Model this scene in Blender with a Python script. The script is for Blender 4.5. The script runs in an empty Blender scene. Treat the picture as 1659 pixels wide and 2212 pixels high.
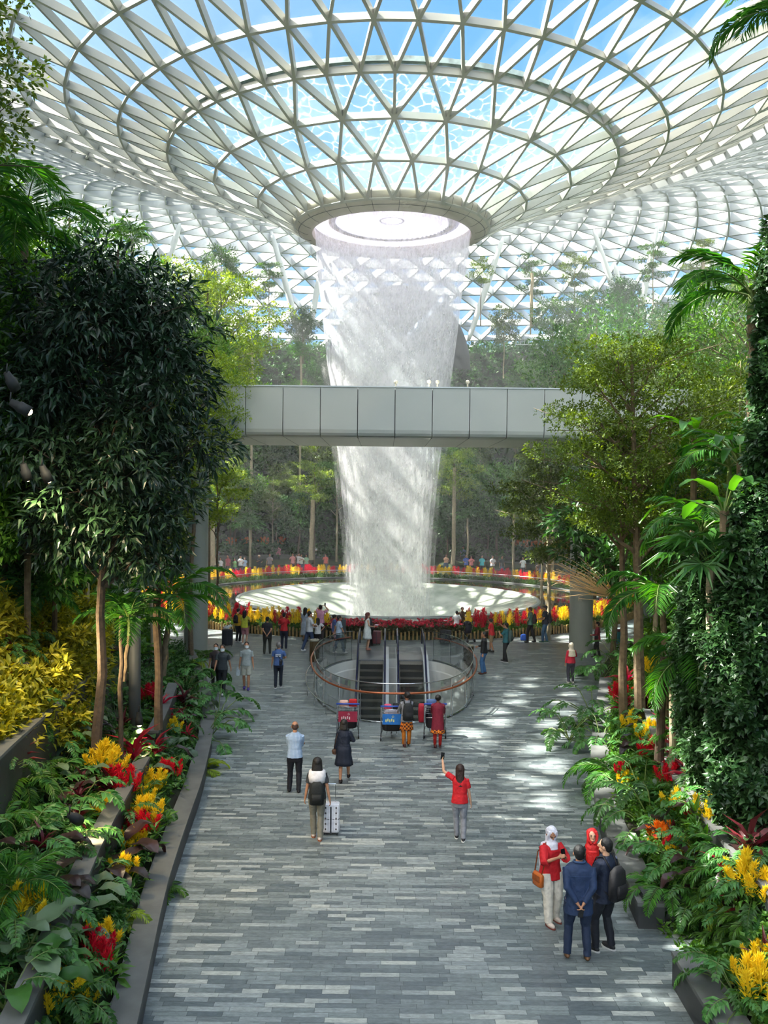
import bpy, bmesh, math, random
import numpy as np
from mathutils import Vector, Matrix, noise
R = random.Random(7)
NR = np.random.RandomState(11)
scn = bpy.context.scene
COL = scn.collection
PI = math.pi

# ------------------------------------------------------------------ camera
F_PX, IW, IH = 1950.0, 1659.0, 2212.0
CAM = Vector((0, 0, 7.0))
PITCH, ROLL = math.radians(1.06), math.radians(0.6)
fwd = Vector((0, math.cos(PITCH), -math.sin(PITCH)))
rt0 = Vector((1, 0, 0)); up0 = rt0.cross(fwd)
rt = rt0 * math.cos(ROLL) + up0 * math.sin(ROLL)
up = up0 * math.cos(ROLL) - rt0 * math.sin(ROLL)
cd = bpy.data.cameras.new('camera'); cam = bpy.data.objects.new('camera', cd); COL.objects.link(cam)
cam.matrix_world = Matrix(((rt.x, up.x, -fwd.x, CAM.x), (rt.y, up.y, -fwd.y, CAM.y), (rt.z, up.z, -fwd.z, CAM.z), (0, 0, 0, 1)))
cd.sensor_fit = 'HORIZONTAL'; cd.sensor_width = 36.0; cd.lens = 36.0 * F_PX / IW
cd.clip_start = 0.1; cd.clip_end = 600
scn.camera = cam

def ray(px, py):
    return (fwd + rt * ((px - IW / 2) / F_PX) + up * ((IH / 2 - py) / F_PX))
def at(px, py, Y):
    d = ray(px, py); return CAM + d * (Y / d.y)
def gnd(px, py, z=0.0):
    d = ray(px, py); return CAM + d * ((z - CAM.z) / d.z)
def pix(p):
    v = Vector(p) - CAM; k = v.dot(fwd)
    return IW / 2 + F_PX * v.dot(rt) / k, IH / 2 - F_PX * v.dot(up) / k

# ------------------------------------------------------------------ objects
def tag(o, label=None, cat=None, group=None, kind=None):
    if label: o['label'] = label
    if cat: o['category'] = cat
    if group: o['group'] = group
    if kind: o['kind'] = kind
    return o
def link(o, parent=None):
    COL.objects.link(o)
    if parent is not None: o.parent = parent
    return o
def empty(name, loc=(0, 0, 0), rz=0.0, label=None, cat=None, group=None, s=1.0):
    o = bpy.data.objects.new(name, None); o.empty_display_size = .1
    o.location = loc; o.rotation_euler = (0, 0, rz); o.scale = (s, s, s)
    COL.objects.link(o); return tag(o, label, cat, group)
def copy_tree(o, parent=None):
    c = o.copy(); COL.objects.link(c); c.parent = parent
    for ch in o.children: copy_tree(ch, c)
    return c

class Geo:
    """collects polygons (numpy) and links them as one mesh object"""
    def __init__(s): s.V = []; s.T = []; s.Q = []; s.n = 0; s.UV = None
    def add(s, v, tris=None, quads=None, mi=0):
        v = np.asarray(v, float).reshape(-1, 3)
        if tris is not None and len(tris): s.T.append((np.asarray(tris, int) + s.n, mi))
        if quads is not None and len(quads): s.Q.append((np.asarray(quads, int) + s.n, mi))
        s.V.append(v); s.n += len(v); return s
    def mesh(s, name, mats, smooth=False):
        me = bpy.data.meshes.new(name)
        V = np.concatenate(s.V)
        polys = []; mi = []; tot = []
        for f, m in s.T: polys.append(f.ravel()); mi.append(np.full(len(f), m)); tot.append(np.full(len(f), 3))
        for f, m in s.Q: polys.append(f.ravel()); mi.append(np.full(len(f), m)); tot.append(np.full(len(f), 4))
        L = np.concatenate(polys).astype(np.int32); tot = np.concatenate(tot).astype(np.int32); mi = np.concatenate(mi).astype(np.int32)
        me.vertices.add(len(V)); me.vertices.foreach_set('co', V.ravel().astype(np.float32))
        me.loops.add(len(L)); me.loops.foreach_set('vertex_index', L)
        me.polygons.add(len(tot)); st = np.zeros(len(tot), np.int32); st[1:] = np.cumsum(tot)[:-1]
        me.polygons.foreach_set('loop_start', st); me.polygons.foreach_set('loop_total', tot)
        me.polygons.foreach_set('material_index', mi)
        me.polygons.foreach_set('use_smooth', np.full(len(tot), bool(smooth)))
        for m in (mats if isinstance(mats, (list, tuple)) else [mats]): me.materials.append(m)
        me.update(calc_edges=True); me.validate()
        return me
    def build(s, name, mats, parent=None, smooth=False):
        return link(bpy.data.objects.new(name, s.mesh(name, mats, smooth)), parent)
    # shapes
    def box(s, c, d, rz=0.0, mi=0, M=None):
        x, y, z = d[0] / 2, d[1] / 2, d[2] / 2
        v = np.array([[-x, -y, -z], [x, -y, -z], [x, y, -z], [-x, y, -z], [-x, -y, z], [x, -y, z], [x, y, z], [-x, y, z]])
        if M is not None: v = v @ np.array(M.to_3x3()).T
        elif rz: cz, sz = math.cos(rz), math.sin(rz); v = v @ np.array([[cz, sz, 0], [-sz, cz, 0], [0, 0, 1]])
        return s.add(v + np.array(c), quads=[[0, 3, 2, 1], [4, 5, 6, 7], [0, 1, 5, 4], [1, 2, 6, 5], [2, 3, 7, 6], [3, 0, 4, 7]], mi=mi)
    def tube(s, pts, rad, seg=8, mi=0, cap=True, closed=False):
        P = [Vector(p) for p in pts]; n = len(P)
        if not hasattr(rad, '__len__'): rad = [rad] * n
        V = []; u = None
        for i in range(n):
            a = P[(i - 1) % n] if (i or closed) else P[0]; b = P[(i + 1) % n] if (i < n - 1 or closed) else P[-1]
            t = (b - a); t = t.normalized() if t.length > 1e-9 else Vector((0, 0, 1))
            if u is None: u = t.cross(Vector((0, 0, 1)) if abs(t.z) < .9 else Vector((1, 0, 0))).normalized()
            u = (u - t * u.dot(t)); u = u.normalized() if u.length > 1e-6 else t.orthogonal().normalized()
            w = t.cross(u); r = rad[i]; ru, rw = (r if hasattr(r, '__len__') else (r, r))
            for k in range(seg):
                an = 2 * PI * k / seg; V.append(P[i] + u * (ru * math.cos(an)) + w * (rw * math.sin(an)))
        Q = []; m = n if closed else n - 1
        for i in range(m):
            for k in range(seg):
                a = i * seg; b = ((i + 1) % n) * seg; Q.append([a + k, a + (k + 1) % seg, b + (k + 1) % seg, b + k])
        T = []
        if cap and not closed:
            V += [P[0], P[-1]]; c0, c1 = n * seg, n * seg + 1
            for k in range(seg): T.append([c0, (k + 1) % seg, k]); T.append([c1, (n - 1) * seg + k, (n - 1) * seg + (k + 1) % seg])
        return s.add([tuple(v) for v in V], tris=T, quads=Q, mi=mi)
    def loft(s, rings, mi=0, cap0=True, cap1=True, closed=True):
        """rings: list of equal-length point loops"""
        n = len(rings); m = len(rings[0]); V = np.concatenate([np.asarray(r, float) for r in rings]); Q = []
        for i in range(n - 1):
            for k in range(m if closed else m - 1):
                Q.append([i * m + k, i * m + (k + 1) % m, (i + 1) * m + (k + 1) % m, (i + 1) * m + k])
        T = []
        if cap0: V = np.vstack([V, np.mean(rings[0], axis=0)]); c = len(V) - 1; T += [[c, (k + 1) % m, k] for k in range(m)]
        if cap1: V = np.vstack([V, np.mean(rings[-1], axis=0)]); c = len(V) - 1; T += [[c, (n - 1) * m + k, (n - 1) * m + (k + 1) % m] for k in range(m)]
        return s.add(V, tris=T, quads=Q, mi=mi)
    def lathe(s, prof, seg=32, c=(0, 0, 0), mi=0, cap0=False, cap1=False, a0=0.0, a1=2 * PI, sx=1.0):
        full = abs(a1 - a0 - 2 * PI) < 1e-6; m = seg if full else seg + 1
        rings = []
        for r, z in prof:
            rings.append([(c[0] + r * sx * math.cos(a0 + (a1 - a0) * k / seg), c[1] + r * math.sin(a0 + (a1 - a0) * k / seg), c[2] + z) for k in range(m)])
        return s.loft(rings, mi, cap0, cap1, closed=full)
    def ball(s, c, r, seg=12, mi=0, M=None):
        r = r if hasattr(r, '__len__') else (r, r, r); V = []; n = seg // 2
        for i in range(1, n):
            th = PI * i / n
            for k in range(seg): V.append((r[0] * math.sin(th) * math.cos(2 * PI * k / seg), r[1] * math.sin(th) * math.sin(2 * PI * k / seg), r[2] * math.cos(th)))
        V += [(0, 0, r[2]), (0, 0, -r[2])]; V = np.array(V)
        if M is not None: V = V @ np.array(M.to_3x3()).T
        Q = [[i * seg + k, (i + 1) * seg + k, (i + 1) * seg + (k + 1) % seg, i * seg + (k + 1) % seg] for i in range(n - 2) for k in range(seg)]
        t, b = (n - 1) * seg, (n - 1) * seg + 1
        T = [[t, k, (k + 1) % seg] for k in range(seg)] + [[b, (n - 2) * seg + (k + 1) % seg, (n - 2) * seg + k] for k in range(seg)]
        return s.add(V + np.array(c), tris=T, quads=Q, mi=mi)

# ------------------------------------------------------------------ materials
MATS = {}
def srgb(r, g, b):
    f = lambda c: (c / 255 / 12.92) if c / 255 <= .04045 else ((c / 255 + .055) / 1.055) ** 2.4
    return (f(r), f(g), f(b), 1)
def nd(nt, t, **kw):
    n = nt.nodes.new(t)
    for k, v in kw.items():
        if k == 'i':
            for kk, vv in v.items(): n.inputs[kk].default_value = vv
        else: setattr(n, k, v)
    return n
def newmat(name):
    m = bpy.data.materials.new(name); m.use_nodes = True; nt = m.node_tree; nt.nodes.clear()
    out = nd(nt, 'ShaderNodeOutputMaterial'); MATS[name] = m
    return m, nt, out
def mat(name, col, rough=.6, metal=0.0, var=0.0, scale=3.0, bump=0.0, bscale=None, spec=.5, col2=None, emit=None, estr=0, coat=0, island=0.0):
    if name in MATS: return MATS[name]
    m, nt, out = newmat(name); b = nd(nt, 'ShaderNodeBsdfPrincipled'); nt.links.new(b.outputs[0], out.inputs[0])
    b.inputs['Roughness'].default_value = rough; b.inputs['Metallic'].default_value = metal; b.inputs['Base Color'].default_value = col
    b.inputs['Specular IOR Level'].default_value = spec; b.inputs['Coat Weight'].default_value = coat
    tc = nd(nt, 'ShaderNodeTexCoord')
    if var or col2:
        nz = nd(nt, 'ShaderNodeTexNoise', i={'Scale': scale, 'Detail': 4.0}); nt.links.new(tc.outputs['Object'], nz.inputs['Vector'])
        rp = nd(nt, 'ShaderNodeValToRGB'); c2 = col2 or tuple(min(1, c * (1 + var)) for c in col[:3]) + (1,)
        c1 = col if col2 else tuple(c * (1 - var) for c in col[:3]) + (1,)
        rp.color_ramp.elements[0].color = c1; rp.color_ramp.elements[1].color = c2
        rp.color_ramp.elements[0].position = .35; rp.color_ramp.elements[1].position = .65
        nt.links.new(nz.outputs[0], rp.inputs[0]); nt.links.new(rp.outputs[0], b.inputs['Base Color'])
    if bump:
        nz = nd(nt, 'ShaderNodeTexNoise', i={'Scale': bscale or scale * 4, 'Detail': 5.0}); nt.links.new(tc.outputs['Object'], nz.inputs['Vector'])
        bp = nd(nt, 'ShaderNodeBump', i={'Strength': bump, 'Distance': .02}); nt.links.new(nz.outputs[0], bp.inputs['Height']); nt.links.new(bp.outputs[0], b.inputs['Normal'])
    if emit: b.inputs['Emission Color'].default_value = emit; b.inputs['Emission Strength'].default_value = estr
    return m
def leafmat(name, c1, c2, rough=.45, trans=.35, c3=None):
    """leaf: colour varies leaf by leaf; lets light through"""
    m, nt, out = newmat(name); g = nd(nt, 'ShaderNodeNewGeometry'); oi = nd(nt, 'ShaderNodeObjectInfo')
    ad = nd(nt, 'ShaderNodeMath', operation='MULTIPLY_ADD', i={1: .75}); nt.links.new(g.outputs['Random Per Island'], ad.inputs[0])
    ml = nd(nt, 'ShaderNodeMath', operation='MULTIPLY', i={1: .25}); nt.links.new(oi.outputs['Random'], ml.inputs[0]); nt.links.new(ml.outputs[0], ad.inputs[2])
    rp = nd(nt, 'ShaderNodeValToRGB'); e = rp.color_ramp.elements; e[0].color = c1; e[1].color = c2
    if c3: x = e.new(.85); x.color = c2; e[-1].color = c3
    nt.links.new(ad.outputs[0], rp.inputs[0])
    b = nd(nt, 'ShaderNodeBsdfPrincipled', i={'Roughness': rough}); b.inputs['Specular IOR Level'].default_value = .4
    nt.links.new(rp.outputs[0], b.inputs['Base Color'])
    t = nd(nt, 'ShaderNodeBsdfTranslucent'); hs = nd(nt, 'ShaderNodeHueSaturation', i={'Hue': .485, 'Saturation': 1.15, 'Value': 1.5})
    nt.links.new(rp.outputs[0], hs.inputs['Color']); nt.links.new(hs.outputs[0], t.inputs[0])
    mx = nd(nt, 'ShaderNodeMixShader', i={0: trans}); nt.links.new(b.outputs[0], mx.inputs[1]); nt.links.new(t.outputs[0], mx.inputs[2])
    nt.links.new(mx.outputs[0], out.inputs[0]); return m
def glassmat(name, tint=(.93, .97, .98, 1), refl=.10, rough=.02):
    m, nt, out = newmat(name); t = nd(nt, 'ShaderNodeBsdfTransparent', i={0: tint}); g = nd(nt, 'ShaderNodeBsdfGlossy', i={'Roughness': rough})
    lw = nd(nt, 'ShaderNodeLayerWeight', i={0: .25}); ml = nd(nt, 'ShaderNodeMath', operation='MULTIPLY_ADD', i={1: .45, 2: refl * .4}); nt.links.new(lw.outputs['Fresnel'], ml.inputs[0])
    mx = nd(nt, 'ShaderNodeMixShader'); nt.links.new(ml.outputs[0], mx.inputs[0]); nt.links.new(t.outputs[0], mx.inputs[1]); nt.links.new(g.outputs[0], mx.inputs[2])
    nt.links.new(mx.outputs[0], out.inputs[0]); return m

# ------------------------------------------------------------------ render settings, world, sun
scn.view_settings.view_transform = 'Standard'; scn.view_settings.look = 'None'; scn.view_settings.gamma = 1.0
scn.view_settings.use_curve_mapping = False; scn.view_settings.exposure = EXPOSURE = 1.25
cy = scn.cycles
cy.max_bounces = 4; cy.diffuse_bounces = 3; cy.glossy_bounces = 2; cy.transmission_bounces = 3; cy.transparent_max_bounces = 12; cy.volume_bounces = 0
cy.use_adaptive_sampling = True; cy.adaptive_threshold = .08; cy.adaptive_min_samples = 12; cy.caustics_reflective = False; cy.caustics_refractive = False
cy.sample_clamp_indirect = 4.0
try: cy.use_denoising = True; cy.denoiser = 'OPENIMAGEDENOISE'
except Exception: pass

SUN_L = Vector((0.84, -0.20, -1.0)).normalized()
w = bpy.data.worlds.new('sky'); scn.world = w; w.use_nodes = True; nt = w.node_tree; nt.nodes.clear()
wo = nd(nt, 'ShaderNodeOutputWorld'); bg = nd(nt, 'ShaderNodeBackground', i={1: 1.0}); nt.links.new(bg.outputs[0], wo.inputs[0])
tc = nd(nt, 'ShaderNodeTexCoord'); sx = nd(nt, 'ShaderNodeSeparateXYZ'); nt.links.new(tc.outputs['Generated'], sx.inputs[0])
rp = nd(nt, 'ShaderNodeValToRGB'); e = rp.color_ramp.elements
e[0].position = 0.0; e[0].color = (.22, .38, .56, 1); e[1].position = .75; e[1].color = (.085, .22, .50, 1); x = e.new(.3); x.color = (.125, .29, .56, 1)
nt.links.new(sx.outputs[2], rp.inputs[0])
mp = nd(nt, 'ShaderNodeMapping', i={'Scale': (1, 1, 2.2)}); nt.links.new(tc.outputs['Generated'], mp.inputs[0])
nz = nd(nt, 'ShaderNodeTexNoise', i={'Scale': 2.3, 'Detail': 7.0, 'Roughness': .55}); nt.links.new(mp.outputs[0], nz.inputs['Vector'])
cr = nd(nt, 'ShaderNodeValToRGB'); cr.color_ramp.elements[0].position = .54; cr.color_ramp.elements[1].position = .78; nt.links.new(nz.outputs[0], cr.inputs[0])
mx = nd(nt, 'ShaderNodeMixRGB', i={2: (.62, .66, .70, 1)}); nt.links.new(cr.outputs[0], mx.inputs[0]); nt.links.new(rp.outputs[0], mx.inputs[1])
# extra sky brightness, sun side and behind the viewer, added to light the interior
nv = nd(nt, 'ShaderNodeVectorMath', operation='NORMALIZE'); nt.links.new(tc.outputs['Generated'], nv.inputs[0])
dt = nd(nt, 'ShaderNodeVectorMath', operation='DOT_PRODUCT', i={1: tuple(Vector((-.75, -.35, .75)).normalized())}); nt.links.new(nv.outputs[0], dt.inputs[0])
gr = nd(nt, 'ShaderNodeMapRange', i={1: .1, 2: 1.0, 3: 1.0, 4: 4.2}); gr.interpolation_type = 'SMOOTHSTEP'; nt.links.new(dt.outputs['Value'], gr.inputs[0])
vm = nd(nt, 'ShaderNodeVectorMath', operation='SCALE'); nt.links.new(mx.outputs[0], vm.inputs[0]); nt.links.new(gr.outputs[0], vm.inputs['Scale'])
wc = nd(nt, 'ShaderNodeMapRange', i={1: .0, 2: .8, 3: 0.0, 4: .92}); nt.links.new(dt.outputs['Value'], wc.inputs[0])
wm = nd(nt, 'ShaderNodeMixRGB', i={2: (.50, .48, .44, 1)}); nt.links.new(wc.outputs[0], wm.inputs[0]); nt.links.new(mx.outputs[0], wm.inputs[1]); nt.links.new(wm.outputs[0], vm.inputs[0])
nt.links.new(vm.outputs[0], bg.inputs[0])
sl = bpy.data.lights.new('sun', 'SUN'); sl.energy = 13.0; sl.angle = math.radians(.6); sl.color = (1, .95, .85)
so = bpy.data.objects.new('sun', sl); COL.objects.link(so); so.rotation_euler = SUN_L.to_track_quat('-Z', 'Y').to_euler(); so.location = (-40, 10, 60)
# ------------------------------------------------------------------ layout
X0, D = .32, 59.5
def lin(tab, v):
    if v <= tab[0][0]: return tab[0][1]
    for (a, b), (c, d_) in zip(tab, tab[1:]):
        if v <= c: return b + (d_ - b) * (v - a) / (c - a)
    return tab[-1][1]
XL = [(2, -2.1), (8, -2.65), (10, -2.85), (12, -3.15), (15, -3.6), (18, -3.9), (20.4, -4.1), (24, -4.55), (28, -5.2), (34, -6.8), (38, -8.0), (42, -9.6), (46, -13)]
XR = [(2, 4.2), (11, 4.15), (12.5, 4.15), (14.7, 4.2), (18.7, 4.55), (21.7, 5.1), (24, 5.6), (27, 6.4), (30, 7.2), (33, 8.0), (38, 9.2), (42, 10.8), (46, 14)]
RP = 22.3
def dist(x, y):
    """how far outside the paved area a point lies, and its side (-1 left, 1 right, 0 round the pool)"""
    r = math.hypot(x - X0, y - D) - RP
    if y < 46:
        l, rr = lin(XL, y) - x, x - lin(XR, y); c = max(l, rr)
        if c < r: return c, (-1 if l > rr else 1)
    return r, 0
def sm(a, b, x): t = max(0, min(1, (x - a) / (b - a))); return t * t * (3 - 2 * t)
def H(x, y):
    d, s = dist(x, y)
    if d <= .4 or (s == 1 and 12.6 < y < 14.7 and d < 1.3): return -.25
    if s: h = .42 + .95 * max(0, d - .9)
    else: h = .42 + .95 * max(0, d - .9)
    far = .45 + .32 * min(d, 5) + 1.18 * max(0, d - 5)
    k = sm(46, 70, y); h = h * (1 - k) + far * k
    st = 1.2; f = h / st; i = math.floor(f); fr = f - i
    h2 = (i + sm(.55, .95, fr)) * st if h > 1.2 else h
    lim = 23.5 if y > 40 else 15 + 8.5 * sm(18, 40, y)
    if s == 1 and y < 40: lim = min(lim, 5 + .45 * max(0, d - 4) + 18 * sm(22, 40, y))
    return min(h2, lim)

concrete = mat('grey_stone_coping', srgb(92, 94, 92), .7, var=.15, scale=2.5, bump=.15)
darkstone = mat('dark_stone_cladding', srgb(52, 54, 55), .55, var=.25, scale=1.5, bump=.2)
white_metal = mat('white_painted_metal', srgb(222, 226, 226), .35, var=.03)
roof_white = mat('roof_steel_white', srgb(188, 192, 192), .5, var=.03, scale=.5)
roof_mid = mat('roof_steel_mid', srgb(172, 176, 176), .5, var=.03, scale=.5)
roof_steel = mat('roof_steel', srgb(164, 163, 152), .45, var=.04, scale=.5)
panelgrey = mat('grey_aluminium_panel', srgb(190, 192, 184), .42, metal=.0, var=.02, scale=.6)
seam = mat('dark_seam', srgb(25, 28, 28), .7)
chrome = mat('brushed_steel', srgb(190, 195, 200), .25, metal=.9)
copper = mat('copper_handrail', srgb(176, 98, 62), .3, metal=.6)
blackrub = mat('black_rubber', srgb(18, 20, 28), .45)
glass = glassmat('clear_glass', (.96, .985, .98, 1), .08)
roofglass = glassmat('roof_glass', (.95, .98, .99, 1), .05, .05)
soil = mat('planting_soil', srgb(40, 38, 26), .95, col2=srgb(44, 64, 26), scale=1.3, bump=.6)
colpaint = mat('column_paint', srgb(160, 163, 152), .45, var=.05, scale=.8)

# ---- paving: thin slate strips of uneven length
m, nt, out = newmat('slate_strip_paving'); b = nd(nt, 'ShaderNodeBsdfPrincipled'); nt.links.new(b.outputs[0], out.inputs[0])
tc = nd(nt, 'ShaderNodeTexCoord'); s3 = nd(nt, 'ShaderNodeSeparateXYZ'); nt.links.new(tc.outputs['Object'], s3.inputs[0])
def M(op, a=None, b_=None, c=None, **k):
    n = nd(nt, 'ShaderNodeMath', operation=op, **k)
    for i, v in enumerate((a, b_, c)):
        if v is None: continue
        if isinstance(v, (int, float)): n.inputs[i].default_value = v
        else: nt.links.new(v, n.inputs[i])
    return n.outputs[0]
row = M('DIVIDE', s3.outputs[1], .115); ri = M('FLOOR', row); rf = M('FRACT', row)
def wn(*srcs):
    c = nd(nt, 'ShaderNodeCombineXYZ')
    for i, v in enumerate(srcs):
        if isinstance(v, (int, float)): c.inputs[i].default_value = v
        else: nt.links.new(v, c.inputs[i])
    n = nd(nt, 'ShaderNodeTexWhiteNoise', noise_dimensions='3D'); nt.links.new(c.outputs[0], n.inputs[0]); return n.outputs[0]
L_ = M('MULTIPLY_ADD', wn(ri, 3.1, 0), .42, .30); off = M('MULTIPLY', wn(ri, 9.7, 0), 7.0)
cx = M('DIVIDE', M('ADD', s3.outputs[0], off), L_); ci = M('FLOOR', cx); cf = M('FRACT', cx)
rv = wn(ri, ci, 5.0)
rp = nd(nt, 'ShaderNodeValToRGB'); e = rp.color_ramp.elements; rp.color_ramp.interpolation = 'LINEAR'
e[0].color = srgb(80, 90, 94); e[1].color = srgb(162, 166, 160)
for p, c in ((.25, srgb(98, 106, 108)), (.55, srgb(112, 121, 121)), (.8, srgb(130, 138, 139))): x = e.new(p); x.color = c
nt.links.new(rv, rp.inputs[0])
big = nd(nt, 'ShaderNodeTexNoise', i={'Scale': 9.0, 'Detail': 8.0, 'Roughness': .75}); mp = nd(nt, 'ShaderNodeMapping', i={'Scale': (.8, 2.2, 1)})
nt.links.new(tc.outputs['Object'], mp.inputs[0]); nt.links.new(mp.outputs[0], big.inputs['Vector'])
bm = nd(nt, 'ShaderNodeMapRange', i={1: .3, 2: .7, 3: .58, 4: 1.42}); nt.links.new(big.outputs[0], bm.inputs[0])
vs = nd(nt, 'ShaderNodeVectorMath', operation='SCALE'); nt.links.new(rp.outputs[0], vs.inputs[0]); nt.links.new(bm.outputs[0], vs.inputs['Scale'])
joint = M('MINIMUM', M('MULTIPLY', M('MINIMUM', rf, M('SUBTRACT', 1.0, rf)), .115), M('MULTIPLY', M('MINIMUM', cf, M('SUBTRACT', 1.0, cf)), L_))
jm = nd(nt, 'ShaderNodeMapRange', i={1: .001, 2: .006, 3: .45, 4: 1.0}); nt.links.new(joint, jm.inputs[0])
v2 = nd(nt, 'ShaderNodeVectorMath', operation='SCALE'); nt.links.new(vs.outputs[0], v2.inputs[0]); nt.links.new(jm.outputs[0], v2.inputs['Scale'])
nt.links.new(v2.outputs[0], b.inputs['Base Color'])
rr = nd(nt, 'ShaderNodeMapRange', i={1: 0, 2: 1, 3: .32, 4: .55}); nt.links.new(rv, rr.inputs[0]); nt.links.new(rr.outputs[0], b.inputs['Roughness'])
bp = nd(nt, 'ShaderNodeBump', i={'Strength': .25, 'Distance': .01}); nt.links.new(jm.outputs[0], bp.inputs['Height']); nt.links.new(bp.outputs[0], b.inputs['Normal'])
slate = m

# ---- floor with the escalator opening and the pool left open
VC = (.42, 33.6)
def void_xy(a, grow=0.0):
    """outline of the escalator opening; a=0 is the right-hand side, a=-90deg the end nearest the viewer"""
    c, s_ = math.cos(a), math.sin(a); n = 2.6
    cc, ss = math.copysign(abs(c) ** (2 / n), c), math.copysign(abs(s_) ** (2 / n), s_)
    ry = 5.9 if s_ < 0 else 5.0
    taper = 1 - .14 * max(0, -ss)
    return VC[0] + (2.85 + grow) * cc * taper, VC[1] + (ry + grow) * ss
NV = 72
hole = [void_xy(2 * PI * k / NV) for k in range(NV)]
bmf = bmesh.new()
def loop(pts, z=0):
    vs = [bmf.verts.new((x, y, z)) for x, y in pts]
    return [bmf.edges.new((vs[i], vs[(i + 1) % len(vs)])) for i in range(len(vs))]
ed = loop([(-70, -6), (70, -6), (70, 140), (-70, 140)]) + loop(hole)
RW = 14.2
ed += loop([(X0 + (RW + .05) * math.cos(2 * PI * k / 96), D + (RW + .05) * math.sin(2 * PI * k / 96)) for k in range(96)])
bmesh.ops.triangle_fill(bmf, use_beauty=True, use_dissolve=False, edges=ed)
me = bpy.data.meshes.new('floor'); bmf.to_mesh(me); bmf.free(); me.materials.append(slate)
fl = link(bpy.data.objects.new('floor', me)); tag(fl, kind='structure')

# ---- terraced ground of the garden slopes
xs = np.arange(-62, 62.1, .5); ys = np.arange(-5, 126, .5)
g = Geo(); nx, ny = len(xs), len(ys)
Z = np.array([[H(x, y) for y in ys] for x in xs])
V = np.stack([np.repeat(xs, ny), np.tile(ys, nx), Z.ravel()], 1)
ii, jj = np.meshgrid(np.arange(nx - 1), np.arange(ny - 1), indexing='ij'); a = (ii * ny + jj).ravel()
q = np.stack([a, a + ny, a + ny + 1, a + 1], 1); zz = Z.ravel()
q = q[(zz[q] > -.2).any(1)]
g.add(V, quads=q); ter = g.build('garden_slope', soil); tag(ter, 'dark soil slope rising in planted terraces round the hall', 'slope', kind='structure')
def hit(px, py, y0=9, y1=120):
    """first point where the sight line of a pixel meets paving or slope"""
    d = ray(px, py); t = y0 / d.y
    while t * d.y < y1:
        p = CAM + d * t
        if p.z <= max(0, H(p.x, p.y)): return p
        t += .12 / d.y
    return None
def on(x, y): return Vector((x, y, max(0, H(x, y))))

# ---- roof: a glass gridshell that dips to the water funnel
PROF = [(6.15, 24.75), (8.55, 26.1), (11.35, 27.3), (14.2, 28.4), (17.1, 29.45), (20.1, 30.7), (24, 32.4), (30, 34.9), (36, 37.2), (42, 38.8), (48, 39.2), (53, 38.3), (58, 36), (62.5, 32.6), (66.5, 28.2), (70, 22.5), (72.5, 16), (74.2, 9), (75, 2)]
def prof_pts(step_fn):
    # dense arc-length walk
    P = []
    for (r0, z0), (r1, z1) in zip(PROF, PROF[1:]):
        for k in range(20): P.append((r0 + (r1 - r0) * k / 20, z0 + (z1 - z0) * k / 20))
    P.append(PROF[-1]); P = np.array(P)
    for _ in range(60): P[1:-1] = .5 * P[1:-1] + .25 * (P[:-2] + P[2:])
    return P
PD = prof_pts(None)
rings = [(6.15, 24.75, 26), (8.55, 26.1, 26), (11.35, 27.3, 26), (14.2, 28.4, 52), (17.1, 29.45, 52), (20.1, 30.7, 52)]
s_ = 0; last = (20.1, 30.7); acc = []
i0 = int(np.argmax(PD[:, 0] > 20.1))
cur = 0.0; prev = PD[i0]; need = 3.0
for p in PD[i0 + 1:]:
    cur += float(np.hypot(*(p - prev))); prev = p
    if cur >= need:
        n = 52 if p[0] < 23.5 else 104
        rings.append((float(p[0]), float(p[1]), n)); cur = 0; need = 2.6 if p[0] < 38 else 2.35
def rpt(k, n, r, z, off):
    an = 2 * PI * (k + off) / n - PI / 2; sxx = 1 + .32 * sm(22, 75, r)
    return np.array([X0 + r * sxx * math.cos(an), D + r * math.sin(an), z])
nodes = []; off = 0.0; offs = []
for i, (r, z, n) in enumerate(rings):
    if i: off = offs[-1] * (n / rings[i - 1][2]) + .5 if n == rings[i - 1][2] else offs[-1] * 2
    off = off % 1.0; offs.append(off)
    nodes.append([rpt(k, n, r, z, off) for k in range(n)])
edges = []; tris = []
base = np.cumsum([0] + [len(x) for x in nodes]); NODE = np.concatenate([np.array(x) for x in nodes])
for i in range(len(rings) - 1):
    n, n2 = rings[i][2], rings[i + 1][2]; A, B = base[i], base[i + 1]
    for k in range(n): edges.append((A + k, A + (k + 1) % n, i))
    if n == n2:
        sh = int(round(offs[i] + .5 - offs[i + 1]))   # B[k - 1 + sh] and B[k + sh] straddle A[k]
        for k in range(n):
            b1 = B + (k + sh) % n; b0 = B + (k + sh - 1) % n
            edges += [(A + k, b1, i), (A + k, b0, i)]
            tris += [(A + k, b1, b0), (A + k, A + (k + 1) % n, b1)]
    else:
        for k in range(n):
            c = B + (2 * k) % n2; l = B + (2 * k - 1) % n2; r_ = B + (2 * k + 1) % n2
            edges += [(A + k, c, i), (A + k, l, i), (A + k, r_, i)]
            tris += [(A + k, c, l), (A + k, r_, c), (A + k, A + (k + 1) % n, r_)]
E = np.array([(a, b) for a, b, i in edges]); EI = np.array([i for _, _, i in edges])
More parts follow.
